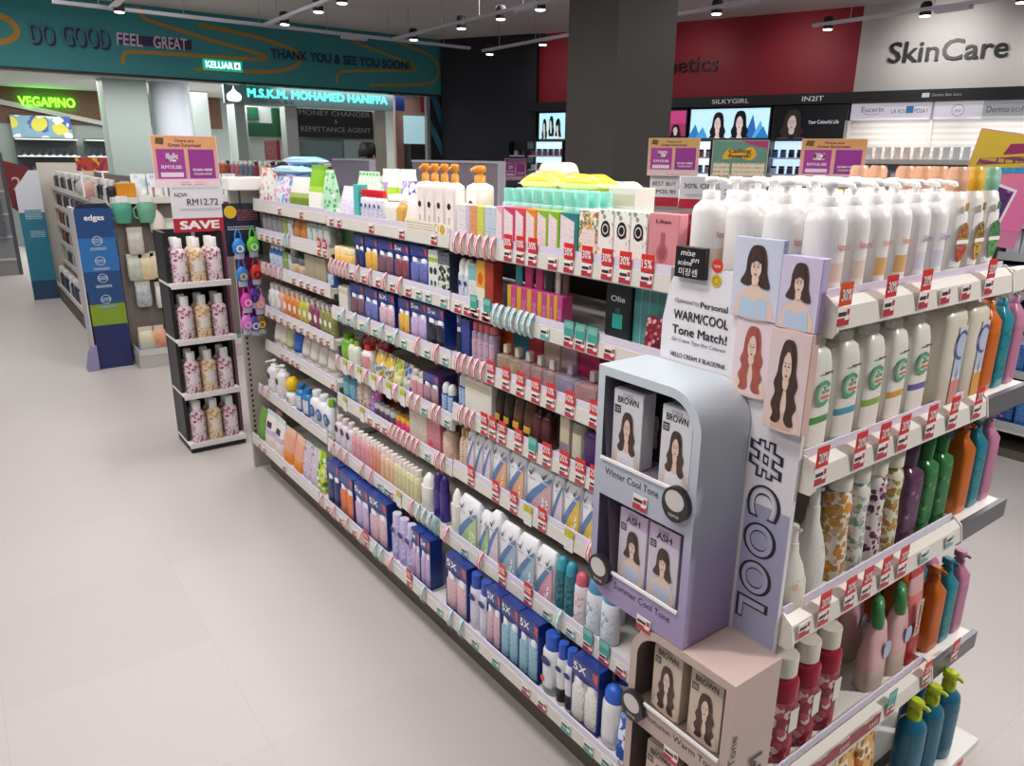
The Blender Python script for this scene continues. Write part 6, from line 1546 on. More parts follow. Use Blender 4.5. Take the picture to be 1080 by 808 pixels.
def arcpts(cy, cz, rr, a0, a1, n=20):
    return [(cy + rr * math.cos(a0 + (a1 - a0) * k / n), cz + rr * math.sin(a0 + (a1 - a0) * k / n)) for k in range(n + 1)]
BXF = .963
def dispenser(label, y1, y0, z0, z1, round_tl, round_tr, tiers, colfn, col_low, bl=0.):
    """hair dye dispenser: shell with rounded corner, two open trays with lips. y1 = left as seen"""
    o = (1.03, (y0 + y1) / 2, z0)
    r = thing('hair_dye_dispenser', o, 0, label, 'dispenser')
    a, b = -y1, -y0
    R = .075
    out = (arcpts(a + bl, z0 + bl, bl, PI, 1.5 * PI) if bl else [(a, z0)]) + [(b, z0)]
    out += arcpts(b - R, z1 - R, R, 0, PI / 2) if round_tr else [(b, z1)]
    out += arcpts(a + R, z1 - R, R, PI / 2, PI) if round_tl else [(a, z1)]
    def shell_mat():
        key = ('shell', label)
        m, nt, bs = base_mat('shell')
        nt.links.new(bands_color(nt, colfn), bs.inputs['Base Color'])
        nt.nodes[-1].color_ramp.interpolation = 'EASE'
        bs.inputs['Roughness'].default_value = .35
        return m
    m = shell_mat()
    t = .018
    # side walls follow the outline
    mb = MB()
    L_ = len(out)
    P0 = [(BXF, -p, q) for p, q in out]; P1 = [(PX - .002, -p, q) for p, q in out]
    mb.add(P0 + P1, [(k, (k + 1) % L_, L_ + (k + 1) % L_, L_ + k) for k in range(L_)], m)
    ca, cb = (a + b) / 2, (z0 + z1) / 2
    # front face with holes: build strips around each opening
    tr = tiers
    zt = [tr[0][1]] + []
    def front_poly(pts, off=0.):
        mb.poly(pts, (BXF, 0, 0), UX, VZ, m, off)
    ia, ib = a + t, b - t
    zc = z1 - t
    # left and right stiles up to the arc start
    zarc = z1 - R
    front_poly([(a, z0 + bl), (ia, z0 + bl), (ia, zarc), (a, zarc)]); front_poly([(ib, z0), (b, z0), (b, zarc), (ib, zarc)])
    def top_half(rounded, left):
        if left:
            c_out = arcpts(a + R, z1 - R, R, PI, PI / 2) if rounded else [(a, zarc), (a, z1), (a + R, z1)]
            c_in = arcpts(a + R, z1 - R, R - t, PI, PI / 2) if rounded else [(ia, zarc), (ia, zc), (a + R, zc)]
        else:
            c_out = arcpts(b - R, z1 - R, R, 0, PI / 2) if rounded else [(b, zarc), (b, z1), (b - R, z1)]
            c_in = arcpts(b - R, z1 - R, R - t, 0, PI / 2) if rounded else [(ib, zarc), (ib, zc), (b - R, zc)]
        for k in range(len(c_out) - 1):
            q = [c_out[k], c_in[k], c_in[k + 1], c_out[k + 1]]
            front_poly(q if left else q[::-1])
        return c_in
    lin_ = top_half(round_tl, True); rin = top_half(round_tr, False)
    front_poly([(a + R, zc), (b - R, zc), (b - R, z1), (a + R, z1)])
    opens = [(tiers[0][0], zc)] + [(tt[0], tt[1]) for tt in tiers[1:]]
    # strips between the openings
    edges = [(opens[i][0], opens[i + 1][1]) for i in range(len(opens) - 1)] + [(opens[-1][0], z0)]
    for hi, lo in edges:
        if bl and lo == z0:
            front_poly(arcpts(a + bl, z0 + bl, bl, PI, 1.5 * PI) + [(ib, lo), (ib, hi), (ia, hi), (ia, z0 + bl)])
        else:
            front_poly([(ia, lo), (ib, lo), (ib, hi), (ia, hi)])
    pq('shell', mb, r, o)
    # inside of the shell
    mi = mat('#3b363c', .6); ml = mat(col_low, .5)
    mb = MB()
    loop = [(ia + bl * .8, z0 + .004), (ib, z0 + .004)] + rin + lin_[::-1]
    L_ = len(loop)
    mb.add([(BXF, -p, q) for p, q in loop] + [(PX - .006, -p, q) for p, q in loop], [(L_ + k, L_ + (k + 1) % L_, (k + 1) % L_, k) for k in range(L_)], ml)
    mb.add([(PX - .006, -p, q) for p, q in loop], [tuple(range(L_))], mi)
    pq('inner_lining', mb, r, o)
    mb = MB()
    for hi, lo in edges:
        mb.box(BXF + .001, -ib, hi - .012, PX - .007, -ia, hi - .008, ml)
    pq('tray', mb, r, o)
    mb = MB()
    for hi, lo in edges:
        mb.box(BXF - .004, -ib, hi - .003, BXF + .001, -ia, hi + .0025, mat('#f4f2f2', .2))
    pq('clear_lip', mb, r, o)
    mb = MB()
    for (hi, lo), tt in zip(edges, tiers):
        mb.text(tt[2], tt[3], hi - .032, .0145, (BXF, 0, 0), UX, VZ, mat('#2c2830', .5), .0006, width=tt[4])
    pq('tone_lettering', mb, r, o)
    for tt in tiers:
        if tt[5]:
            ky, kz = tt[5]
            d = pq('hair_swatch', MB().prism([(ky + .03 * math.cos(2 * PI * q / 24), kz + .034 * math.sin(2 * PI * q / 24)) for q in range(24)], (BXF - .0005, 0, 0), UX, VZ, .012, mat('#2a262b', .4)), r, o)
            pq('swatch_window', MB().ell(ky, kz + .008, .022, .02, (BXF - .0127, 0, 0), UX, VZ, mat('#cfcac6', .3), .0004, 24).text('tone', ky, kz - .024, .008, (BXF - .0127, 0, 0), UX, VZ, mat('#d9d4d4', .4), .0004, 'c', .024), r, o).parent = d
    return r
dispenser('pale blue to lilac hair dye dispenser with rounded top corner and Winter Cool Tone tray', 1.015, .757, .725, 1.22, False, True,
          [(1.034, None, 'Winter Cool Tone', -.984, .142, (-.793, 1.012)), (.795, .955, 'Summer Cool Tone', -.942, .15, (-.978, .79))], [(0, '#a08fb8'), (.3, '#a79fc0'), (.55, '#b3b9c6'), (1, '#c8d2da')], '#6b6272', .062)
dispenser('dusty pink hair dye dispenser with rounded corner and Autumn Warm Tone tray', .885, .635, .225, .723, True, False,
          [(.55, None, 'Autumn Warm Tone', -.835, .18, (-.862, .532)), (.31, .49, 'Spring Warm Tone', -.835, .17, None)], [(0, '#b9a49a'), (.5, '#bda79d'), (1, '#c2aba2')], '#6a5c58')
# writing on the pink dispenser's side (it faces the near end)
solo('side_sticker', MB().text('Warm Tone', .45, 0, .02, (.985, .6345, 0), (0, 0, 1), (-1, 0, 0), mat('#4a3c3a', .5), .0006, 'l', .16).ell(.42, -.07, .05, .03, (.985, .6345, 0), (0, 0, 1), (-1, 0, 0), mat('#9fb0c4', .5), .0006).text('#WARM', .33, -.085, .04, (.985, .6345, 0), (0, 0, 1), (-1, 0, 0), mat('#55505c', .5), .0012, 'l', .2, bold=.02), 'vertical Warm Tone sticker on the side of the dusty pink dispenser', 'sticker')

def dyebox(word, small, bg, hair, dress, style, top):
    def build():
        w, h, d = .074, .152, .036
        r = thing('hair_dye_box')
        part('carton', MB().box(-d / 2, -w / 2, 0, d / 2, w / 2, h, mat(bg, .4), .0008), r)
        O = (-d / 2 - .0004, 0, 0)
        mb = MB().rect(-w / 2 + .0008, .0008, w / 2 - .0008, h - .0008, O, UX, VZ, mat(bg, .4)).rect(-w / 2 + .0008, h * .8, w / 2 - .0008, h - .0008, O, UX, VZ, mat(top, .4), .0002)
        mb.text(small, 0, h * .915, .008, O, UX, VZ, mat('#5a525c', .4), .0006, 'c', .026).text(word, 0, h * .83, .013, O, UX, VZ, mat('#17151c', .4), .0006, 'c', .052 if len(word) > 3 else .036, bold=.02)
        mb.rect(-w * .45, h * .69, -w * .24, h * .79, O, UX, VZ, mat('#1c1a1e', .4), .0006).text('mise', -w * .345, h * .745, .005, O, UX, VZ, M_WHITE, .0009, 'c', .012).text('scène', -w * .345, h * .71, .005, O, UX, VZ, M_WHITE, .0009, 'c', .012)
        part('front_print', mb, r)
        mb = MB()
        portrait(mb, -w * .44, .001, w * .92, h * .76, Vector((-d / 2 - .0008, 0, 0)), UX, VZ, hair, dress, style, .0003)
        part('portrait_print', mb, r)
        return r
    return build
W_ = dyebox('BROWN', 'COOL', '#d5d5da', '#3a2a28', '#e6e4e8', 0, '#dcdce2')
A_ = dyebox('ASH', 'COOL', '#cfc6d4', '#3a2e2c', '#c3cadb', 2, '#c0aac8')
B_ = dyebox('BROWN', 'WARM', '#cdb9a6', '#43302a', '#d2b7a2', 1, '#b09e8a')
D_ = dyebox('BROWN', 'COOL', '#2f3a4c', '#1f1a20', '#3a4458', 0, '#28303c')
def setbox(key, b, x, y, z, desc, where, rz=0.):
    o = spawn(key, b, (x, y, z), rz)
    later(o, desc, 'hair dye', where, 'hair dye boxes on the ' + where, y)
t1, t2, t3, t4 = 'top tray of the lilac dispenser', 'lower tray of the lilac dispenser', 'top tray of the dusty pink dispenser', 'lower tray of the dusty pink dispenser'
setbox('dyeW', W_, .995, .946, 1.027, 'white BROWN dye box', t1, .05); setbox('dyeW', W_, .995, .822, 1.027, 'white BROWN dye box', t1, -.03)
setbox('dyeD', D_, 1.06, .93, 1.027, 'dark blue dye box at back', t1); setbox('dyeD', D_, 1.06, .85, 1.027, 'dark blue dye box at back', t1)
setbox('dyeA', A_, .995, .912, .788, 'lilac ASH dye box', t2); setbox('dyeA', A_, .995, .832, .788, 'lilac ASH dye box', t2, .03)
setbox('dyeB', B_, .998, .80, .543, 'beige BROWN dye box', t3, -.03); setbox('dyeB', B_, .998, .706, .543, 'beige BROWN dye box', t3, .02)
setbox('dyeB', B_, .998, .80, .303, 'beige BROWN dye box', t4); setbox('dyeB', B_, .998, .706, .303, 'beige BROWN dye box', t4)
for y, z, nm in ((.885, .985, 'Winter Cool Tone'), (.855, .735, 'Summer Cool Tone'), (.76, .49, 'Autumn Warm Tone')):
    o = spawn(('tag', 'L'), tag_build('L'), (BXF - .0012, y, z - .028)); o['label'] = 'red and white price label under the words ' + nm; o['category'] = 'price tag'; o['group'] = 'price labels on the dye dispensers'
etags(0, [('P30o', 1.126), ('P30', 1.268), ('P20', 1.39), ('L', 1.474), ('L', 1.559), ('P50', 1.659)])
etags(1, [('P20', 1.125), ('P20', 1.248), ('P20', 1.33), ('P20', 1.404), ('P20', 1.513), ('P20', 1.611), ('P20', 1.725)])
etags(2, [('L', 1.145), ('P20', 1.207), ('P20', 1.296), ('P20', 1.359), ('P20', 1.432), ('P20', 1.502), ('G', 1.601), ('G', 1.721)])
etags(3, [('L', 1.297), ('L', 1.381), ('L', 1.478), ('T', 1.578), ('P20', 1.746), ('P20', 1.896)])
etags(4, [('P20', 1.841)])
# ---------------------------------------------------------------- black bottle stand with price sign
SX0, SX1, SY0, SY1 = .858, 1.158, 4.15, 4.45
sc_, sy_ = (SX0 + SX1) / 2, (SY0 + SY1) / 2
r = thing('bottle_stand', (sc_, sy_, 0), 0, 'black four-shelf display stand of patterned bottles with white shelf fronts', 'display stand')
def ps(nm, mb, parent=r, label=None):
    mb.v = [(a - sc_, b - sy_, c) for a, b, c in mb.v]
    return part(nm, mb, parent, label)
ps('base', MB().box(SX0, SY0 + .005, 0, SX1, SY1, .035, M_BLACK, .004))
ps('side_panel', MB().box(SX0, SY0 + .08, .03, SX0 + .02, SY1, 1.21, M_BLACK)); ps('side_panel', MB().box(SX1 - .02, SY0 + .08, .03, SX1, SY1, 1.21, M_BLACK))
ps('back_panel', MB().box(SX0, SY1 - .015, .03, SX1, SY1, 1.21, mat('#2b2629', .5)))
SZ = (.05, .335, .64, .945)
for z in SZ:
    sh = ps('shelf', MB().box(SX0 - .002, SY0, z - .012, SX1 + .002, SY1 - .015, z, M_WHITE))
    ps('shelf_front', MB().box(SX0 - .004, SY0 - .006, z - .02, SX1 + .004, SY0, z + .012, mat('#ece8e6', .35), .002)).parent = sh
STF = {'plum': floral('#e6d9de', ['#a8447a', '#8a2f5a', '#d8a0b4'], 52, .4), 'honey': floral('#e8d9c0', ['#d8a050', '#c98a6a', '#e0b870'], 52, .4)}
for k, z in enumerate(SZ):
    for row in range(2):
        for i, nm in enumerate(('plum', 'honey', 'plum')):
            fn = B('body_wash_bottle', style='round', cap='cyl', col='#e6dcdc', ccol='#f0eeec', body=STF[nm], label=L('#ece4e4', '#a88a98', 110, .35), lz=(.26, .5), la=.6)
            o = spawn(('stand', nm), fn(.078, .235, .07), (SX0 + .062 + .088 * i, SY0 + .05 + row * .085, z + .001), PI / 2)
            later(o, '%s flower-pattern bottle%s' % (nm, ', second row' if row else ''), 'body wash', '%s shelf, black stand' % ['bottom', 'third', 'second', 'top'][k], 'wash bottles on the black stand', i)
def sign_card(loc, w, h, rz, label, top, panels, low, name='promo_sign', extra=None, tilt=0):
    r = thing(name, loc, rz, label, 'sign')
    r.rotation_euler = (0, tilt, rz)
    part('card', MB().box(-.002, -w / 2, 0, .002, w / 2, h, mat(low, .4)), r)
    O = (-.0025, 0, 0)
    mb = MB().rect(-w * .49, h * .16, w * .49, h * .99, O, UX, VZ, mat(top, .4) if panels != 'app' else gradmat([(0, '#d79ab8'), (.45, '#dba28e'), (.9, top)]))
    if panels == 'app':
        mb.rect(-w * .44, h * .17, -.02 * w, h * .74, O, UX, VZ, mat('#a03a92', .4), .0004).rect(w * .04, h * .17, w * .44, h * .74, O, UX, VZ, mat('#93328c', .4), .0004)
        mb.rect(-w * .3, h * .5, -.12 * w, h * .66, O, UX, VZ, floral('#c9b4c8', ['#6a4a3a', '#e8e0e8'], 30), .0007).rect(-w * .4, h * .2, -.06 * w, h * .29, O, UX, VZ, mat('#e2cfe0', .4), .0007)
        mb.text('RM10.00', -w * .23, h * .36, h * .07, O, UX, VZ, M_WHITE, .001, 'c', w * .3, bold=.008)
        mb.text('SCAN HERE', w * .24, h * .32, h * .045, O, UX, VZ, M_WHITE, .001, 'c', w * .3, bold=.03).text('TO JOIN NOW', w * .24, h * .24, h * .04, O, UX, VZ, M_WHITE, .001, 'c', w * .28, bold=.02)
        mb.text('There are', 0, h * .88, h * .05, O, UX, VZ, mat('#7a2f6a', .4), .001, 'c', w * .3, bold=.03).text('Great Surprises!', 0, h * .79, h * .06, O, UX, VZ, mat('#7a2f6a', .4), .001, 'c', w * .5, bold=.03)
        mb.poly([(-w * .44, h * .84), (-w * .32, h * .82), (-w * .3, h * .95), (-w * .42, h * .96)], O, UX, VZ, mat('#6a4a2a', .4), .0008)
        mb.rect(-.12 * w, h * .04, .04 * w, h * .1, O, UX, VZ, L('#ecd0da', '#6a4a6a', 60, .6), .0006).rect(.1 * w, h * .04, .28 * w, h * .1, O, UX, VZ, L('#ecd0da', '#c06a4a', 60, .6), .0006)
    elif panels == 'reward':
        mb.poly(catmull([(-w * .3, h * .55), (-.2 * w, h * .8), (0, h * .74), (w * .2, h * .84), (w * .3, h * .66), (w * .2, h * .52), (0, h * .58)])[::-1], O, UX, VZ, mat('#d8a82a', .4), .0004)
        mb.text('Cashing', 0, h * .7, h * .09, O, UX, VZ, mat('#4a2a1a', .4), .001, 'c', w * .4, bold=.03, shear=.2).text('Rewards!', 0, h * .58, h * .09, O, UX, VZ, mat('#4a2a1a', .4), .001, 'c', w * .4, bold=.03, shear=.2)
        mb.rect(-w * .46, h * .1, -w * .16, h * .45, O, UX, VZ, L('#d9cfb4', '#7a4a3a', 40, .5), .0006).rect(-w * .12, h * .1, w * .46, h * .45, O, UX, VZ, L('#d9cfb4', '#8a5a4a', 40, .5), .0006)
        mb.poly([(0, h * .99), (w * .49, h * .99), (w * .49, h * .8), (w * .2, h * .88)], O, UX, VZ, mat('#a03a6a', .4), .0003)
    elif panels == 'fun':
        mb.poly([(-w * .1, h * .16), (w * .49, h * .16), (w * .49, h * .86)], O, UX, VZ, mat('#d870a0', .4), .0003).poly([(-w * .49, h * .16), (-.1 * w, h * .16), (w * .49, h * .86), (-w * .1, h * .6), (-w * .49, h * .4)], O, UX, VZ, mat('#d8789a', .4), .0004)
        mb.poly([(-w * .1, h * .8), (w * .3, h * .86), (w * .33, h * .95), (-w * .05, h * .9)], O, UX, VZ, mat('#8f2f5a', .4), .0008)
        mb.poly([(-w * .4, h * .68), (w * .34, h * .78), (w * .36, h * .84), (-w * .38, h * .74)], O, UX, VZ, mat('#7a3a5a', .4), .0008)
        mb.poly([(-w * .38, h * .69), (w * .34, h * .78), (w * .34, h * .83), (-w * .36, h * .74)], O, UX, VZ, printmat('#7a3a5a', '#d8b82a', 30, .62, .4, None, 2., 60.), .0014).poly([(-w * .3, h * .61), (w * .3, h * .68), (w * .3, h * .73), (-w * .29, h * .66)], O, UX, VZ, printmat('#2f8fb8', '#d8789a', 30, .4, .4, None, 3., 60.), .0014)
        mb.poly([(-.3 * w, h * .25), (.2 * w, h * .2), (.26 * w, h * .52), (-.22 * w, h * .58)], O, UX, VZ, mat('#e6dce6', .4), .0008).poly([(-.27 * w, h * .275), (.17 * w, h * .23), (.22 * w, h * .5), (-.2 * w, h * .55)], O, UX, VZ, floral('#5a2f6a', ['#a86aa0', '#2f2a5a'], 25), .0011)
        mb.rect(-.3 * w, h * .185, .2 * w, h * .215, O, UX, VZ, printmat('#d870a0', '#4a2a5a', 60, .6, .4), .001)
    part('print', mb, r)
    return r
def price_card(loc, w, h, rz, label, lines, save=None):
    r = thing('price_sign', loc, rz, label, 'sign')
    part('card', MB().box(-.0015, -w / 2, 0, .0015, w / 2, h, mat('#dcdade', .4)), r)
    O = (-.002, 0, 0); mb = MB()
    if save:
        mb.rect(-w / 2, 0, w / 2, h * .3, O, UX, VZ, mat('#b8253a', .4), .0002)
        if save != ' ': mb.text(save, 0, h * .07, h * .17, O, UX, VZ, M_WHITE, .001, 'c', w * .74, bold=.05)
    for t, a, b, s_, wd in lines:
        if t == '~':
            mb.rect(w * (a - wd / 2), h * b, w * (a + wd / 2), h * (b + s_), O, UX, VZ, L('#dcdade', '#55555f', 150, .6), .0004)
        else:
            mb.text(t, a * w, b * h, s_ * h, O, UX, VZ, mat('#2a2730', .4), .001, 'c', wd * w, bold=.004)
    part('print', mb, r)
    return r
sign_card((1.03, 4.28, 1.437), .325, .258, PI / 2, 'orange and purple RM10.00 promo sign above the SAVE price card', '#dfa06a', 'app', '#ecd0da')
price_card((1.06, 4.262, 1.205), .265, .24, PI / 2, 'white NOW RM12.72 price card with red SAVE band on the black stand', [('NOW', -.3, .76, .09, .24), ('RM12.72', .1, .58, .14, .6), ('~', .05, .46, .05, .8), ('~', 0, .93, .04, .9)], 'SAVE')
solo('sign_pole', MB().box(1.02, 4.29, 1.1, 1.035, 4.305, 1.6, mat('#b8b4b4', .3)), 'slim pole holding the promo sign on the black stand', 'pole')
solo('side_banner', MB().box(1.205, 4.36, 0, 1.209, 4.56, 1.42, mat('#b83a7c', .45)), 'magenta side banner of the black bottle stand', 'banner')

# ---------------------------------------------------------------- hanging sanitiser strip
r = thing('hanging_card', (1.12, 3.725, 1.0), 0, 'navy header card of the hanging hand sanitisers beside the top shelf', 'card')
part('card', MB().box(-.085, 0, .13, .09, .003, .38, mat('#1d2238', .4)), r)
part('header_print', MB().ell(-.05, .34, .03, .03, (0, -.001, 0), (1, 0, 0), VZ, mat('#d8b02a', .4), .0005).rect(-.02, .3, .08, .35, (0, -.001, 0), (1, 0, 0), VZ, L('#1d2238', '#c96a5a', 60, .5), .0006).rect(-.07, .25, .06, .275, (0, -.001, 0), (1, 0, 0), VZ, L('#1d2238', '#d8d8e0', 60, .6), .0006), r)
part('hanger', MB().box(-.004, -.006, .37, .004, .0, .44, mat('#2a2a2a', .4)), r)
solo('strip_board', MB().box(1.075, 3.735, .74, 1.165, 3.74, 1.14, mat('#7a2a5a', .4)), 'narrow plum strip board behind the hanging hand sanitisers', 'board')
def sanitiser(c, c2):
    def build():
        r = thing('hand_sanitiser')
        part('holder', MB().loft([(.014, .02, -.075), (.018, .03, -.065), (.018, .032, -.035), (.014, .022, -.015), (.008, .01, -.002)], mat(c, .35), 2.4, 14), r)
        part('strap', MB().tube([(0, .016, -.02), (0, .012, .02), (0, 0, .045), (0, -.012, .02), (0, -.016, -.02)], .004, mat(c, .35), 8), r)
        part('bottle', MB().loft([(.012, .022, -.1), (.013, .023, -.07)], mat('#d0d8e6', .1, 0, 0, .4), 2.6, 12), r)
        part('badge', MB().ell(0, -.05, .018, .018, (-.0185, 0, 0), UX, VZ, mat(c2, .4), .0006).ell(0, -.05, .009, .011, (-.0185, 0, 0), UX, VZ, mat(c, .4), .0012), r)
        return r
    return build
HS = [(1.085, 1.22, '#2f7fd0', '#e6e6d8', 'blue'), (1.155, 1.225, '#5fc02f', '#e6ecd0', 'green'), (1.09, 1.085, '#2f7ac4', '#d8c04a', 'bright blue'), (1.158, 1.09, '#c9302a', '#3a2a2a', 'red'),
      (1.10, .955, '#d83fa8', '#f0c4dc', 'hot pink'), (1.135, .975, '#5a2f9a', '#2a2440', 'violet'), (1.16, .94, '#c98ab0', '#e6b88a', 'pale pink'), (1.09, .845, '#d070c4', '#e8b0dc', 'orchid'), (1.128, .835, '#4a3fa0', '#d8d8f0', 'indigo'), (1.16, .84, '#7a5a3a', '#d8c05a', 'brown and yellow')]
for x, z, c, c2, nm in HS:
    o = spawn(('san', c), sanitiser(c, c2), (x, 3.69, z), PI / 2)
    o['label'] = nm + ' hand sanitiser holder hanging beside the far shelf end'; o['category'] = 'hand sanitiser'; o['group'] = 'hand sanitisers hanging on the strip'
    
# ---------------------------------------------------------------- second gondola further along the aisle
G2X, G2Y = .86, 6.42
r = thing('shelving_bay', (1.4, 8.6, 0), 0, 'tall white shelving run behind the blue cardboard stand', 'shelving')
def p2(nm, mb, parent=None):
    mb.v = [(a - 1.4, b - 8.6, c) for a, b, c in mb.v]
    return part(nm, mb, parent or r)
p2('end_board', MB().box(.98, G2Y, .1, 2.0, G2Y + .03, 1.24, mat('#7a706a', .5)))
p2('back_panel', MB().box(1.4, G2Y + .03, .1, 1.43, 11.0, 1.4, mat('#6a625e', .6)))
p2('kick_plate', MB().box(.84, G2Y, 0, .87, 11.0, .1, M_KICK)); p2('end_plinth', MB().box(.98, G2Y - .25, 0, 1.95, G2Y, .1, mat('#b5b2ae', .5)))
p2('end_tray', MB().box(.99, G2Y - .24, .1, 1.95, G2Y - .01, .13, mat('#6a92b4', .45)).box(.985, G2Y - .25, .1, .99, G2Y, .15, M_STEEL).box(.985, G2Y - .255, .1, 1.95, G2Y - .25, .15, mat('#c9c5c0', .4)))
p2('far_panel', MB().box(.84, 10.1, 0, 1.43, 10.13, 1.5, mat('#cfc8bd', .5)))
p2('top_shelf', MB().box(.98, G2Y - .06, 1.24, 2.0, G2Y + .5, 1.285, mat('#e2ded6', .4)))
G2Z = (1.22, 1.02, .82, .62, .40, .14)
for z in G2Z:
    x = .86 if z < .3 else .96
    sh = p2('shelf', MB().box(x, G2Y + .04, z, 1.4, 10.1, z + .02, M_SHELF))
    p2('price_rail', MB().box(x - .01, G2Y + .04, z - .01, x, 10.1, z + .035, M_RAIL), sh)
DC = {'n': ('#23262f', 'dark'), 'w': ('#d0ccc8', 'white'), 'b': ('#4a5f8a', 'blue'), 'r': ('#8a3038', 'red'), 'o': ('#b8602c', 'orange'), 'g': ('#6a8a5a', 'green'), 'p': ('#7a6a8a', 'lilac')}
G2SEQ = ('nwnnwpnnwnnp', 'nnpnwnnnwnnn', 'nnwnnrnnwnon', 'nonrnonwnnon', 'gbnwpbnwbngw', 'wnnbnwnnbnnw')
for k, z in enumerate(G2Z):
    for i in range(24):
        c = G2SEQ[k][i % 12]
        y = G2Y + .12 + i * .15
        h = .17 if k < 5 else .2
        o = spawn(('g2', c, h), bottle('care_bottle', .095, h, .07, 'square', 'wide', DC[c][0], '#c9c6c4' if c == 'n' else '#e0dcd8', L(DC[c][0], '#c9c4c4', 60, .35)), ((.91 if k == 5 else 1.01), y, z + .021))
        later(o, DC[c][1] + ' bottle', 'bottle', '%s shelf behind the blue cardboard stand' % ['top', 'second', 'third', 'fourth', 'fifth', 'bottom'][k], 'bottles on the far shelving run', y)
# goods pegged on its end board
PEG = [(1.10, 1.1, '#5fae94', 'cup', 'green'), (1.36, 1.1, '#7ab89a', 'cup', 'pale green'), (1.47, 1.06, '#e0d4c4', 'brush', 'white'), (1.2, .86, '#a8a49c', 'bag', 'grey'), (1.62, .92, '#8fb4a4', 'bag', 'sage'),
       (1.16, .66, '#7f9a86', 'bag', 'dull green'), (1.29, .66, '#cfb04a', 'bag', 'mustard'), (1.42, .67, '#c9b26a', 'bag', 'straw yellow'), (1.52, .68, '#d0bc7a', 'bag', 'pale yellow'), (1.63, .6, '#b8a878', 'bag', 'khaki'),
       (1.21, .45, '#4a6f94', 'bag', 'blue'), (1.43, .43, '#c4ccd4', 'bag', 'silver'), (1.66, .42, '#3a4a4a', 'bag', 'black'),
       (1.16, .2, '#b9d0b8', 'boxp', 'mint'), (1.32, .22, '#c9602c', 'boxp', 'orange'), (1.45, .22, '#b8542a', 'boxp', 'rust'), (1.58, .22, '#c4622f', 'boxp', 'bright orange'), (1.71, .22, '#b8562a', 'boxp', 'copper')]
def peg(kind_, c):
    def build():
        if kind_ == 'cup':
            r = thing('bath_cup')
            part('cup', MB().loft([(.05, .055, 0), (.06, .065, .06), (.062, .068, .14), (.05, .05, .15)], mat(c, .2, 0, 0, .2), 2.4, 16), r)
            part('handle', MB().tube([(0, .06, .12), (0, .09, .1), (0, .085, .04), (0, .06, .03)], .008, mat(c, .3), 8), r)
            part('header_card', MB().box(-.03, -.04, .152, -.027, .04, .2, M_WHITE), r)
        elif kind_ == 'brush':
            r = thing('bath_brush')
            part('handle', MB().tube([(0, 0, .1), (0, 0, .26), (0, 0, .3)], [.012, .008, .012], mat('#c98a7a', .4), 8), r)
            part('brush_head', MB().loft([(.03, .03, -.08), (.05, .055, -.03), (.05, .06, .05), (.03, .035, .1), (.01, .01, .13)], mottled('sponge_' + c, c, '#f0e8dc', 40, .7, .4), 2, 16), r)
        elif kind_ == 'bag':
            r = thing('bath_sponge_pack')
            part('bag', MB().loft([(.02, .05, 0), (.032, .056, .03), (.032, .056, .1), (.02, .054, .15), (.003, .052, .17)], mottled('pack_' + c, c, '#ddd8cc', 25, .35), 3, 16), r)
            part('header_card', MB().box(-.003, -.054, .165, .003, .054, .205, mat('#c9c2b4', .4)), r)
        else:
            r = thing('bath_set')
            part('bag', MB().loft([(.03, .055, 0), (.036, .06, .03), (.034, .06, .1), (.01, .056, .14)], mottled('set_' + c, c, '#e6c0a0', 20, .3), 3, 16), r)
            part('header_card', MB().box(-.008, -.055, .138, -.002, .055, .175, mat('#d8c8b8', .4)), r)
        return r
    return build
for x, z, c, kd, nm in PEG:
    o = spawn(('peg', kd, c), peg(kd, c), (1.035 + (x - 1.10) * .64, G2Y - .05 - (.07 if kd == 'boxp' else 0), z if kd != 'boxp' else .1305), PI / 2)
    o['label'] = '%s %s on the taupe end board behind the black stand' % (nm, {'cup': 'bath cup hanging', 'brush': 'bath brush hanging', 'bag': 'sponge pack hanging', 'boxp': 'bath set standing'}[kd]); o['category'] = 'bath goods'; o['group'] = 'bath goods on the end board'
for i in range(7):
    o = spawn(('wp', i % 2), P('tissue_pack', '#e6e8ea', floral('#e8eaee', ['#a9c4dc', '#f4f4f4'] if i % 2 else ['#c9dce0', '#ffffff'], 14, .5))(.11, .17, .07), (1.2 + i * .115, G2Y + .1, 1.286), PI / 2)
    later(o, 'white tissue pack', 'tissue', 'white top above the taupe end board', 'tissue packs above the end board', i)
solo('orange_box', MB().box(1.03, G2Y + .02, 1.286, 1.16, G2Y + .1, 1.39, mat('#d8901c', .4), .004).rect(.045, 1.3, .12, 1.37, (1.0, G2Y + .0195, 0), (1, 0, 0), VZ, L('#d8901c', '#7a4a10', 50, .4), .0005), 'yellow orange box on the white top behind the promo sign', 'box')
r = thing('promo_sign', (.95, 6.9, 1.27), 0, 'small red and yellow promo sign on two white legs above the far shelving', 'sign')
part('card', MB().box(-.11, 0, .2, .11, .01, .3, floral('#b8402c', ['#d8a82a', '#8a2a4a'], 20, .5)), r); part('stand', MB().box(-.09, .002, 0, -.075, .008, .2, M_WHITE).box(.06, .002, 0, .075, .008, .2, M_WHITE), r)
# caps, balls and bags on top of that run
for i, (x, y, c, nm) in enumerate(((.98, 7.3, '#c9502c', 'orange'), (1.1, 7.5, '#3f6aa0', 'blue'), (1.06, 7.0, '#b8c04a', 'yellow'), (1.2, 7.1, '#2f3440', 'dark'), (1.0, 7.8, '#8a8f98', 'grey'))):
    solo('round_bag', MB().loft([(.06, .07, 0), (.085, .09, .04), (.08, .085, .1), (.03, .035, .14)], mottled('bag_' + c, c, '#d8d4d0', 14, .5), 2, 16), nm + ' round bag on top of the far shelving run', 'bag', 'round bags on the far shelving', (x, y, 1.2425))
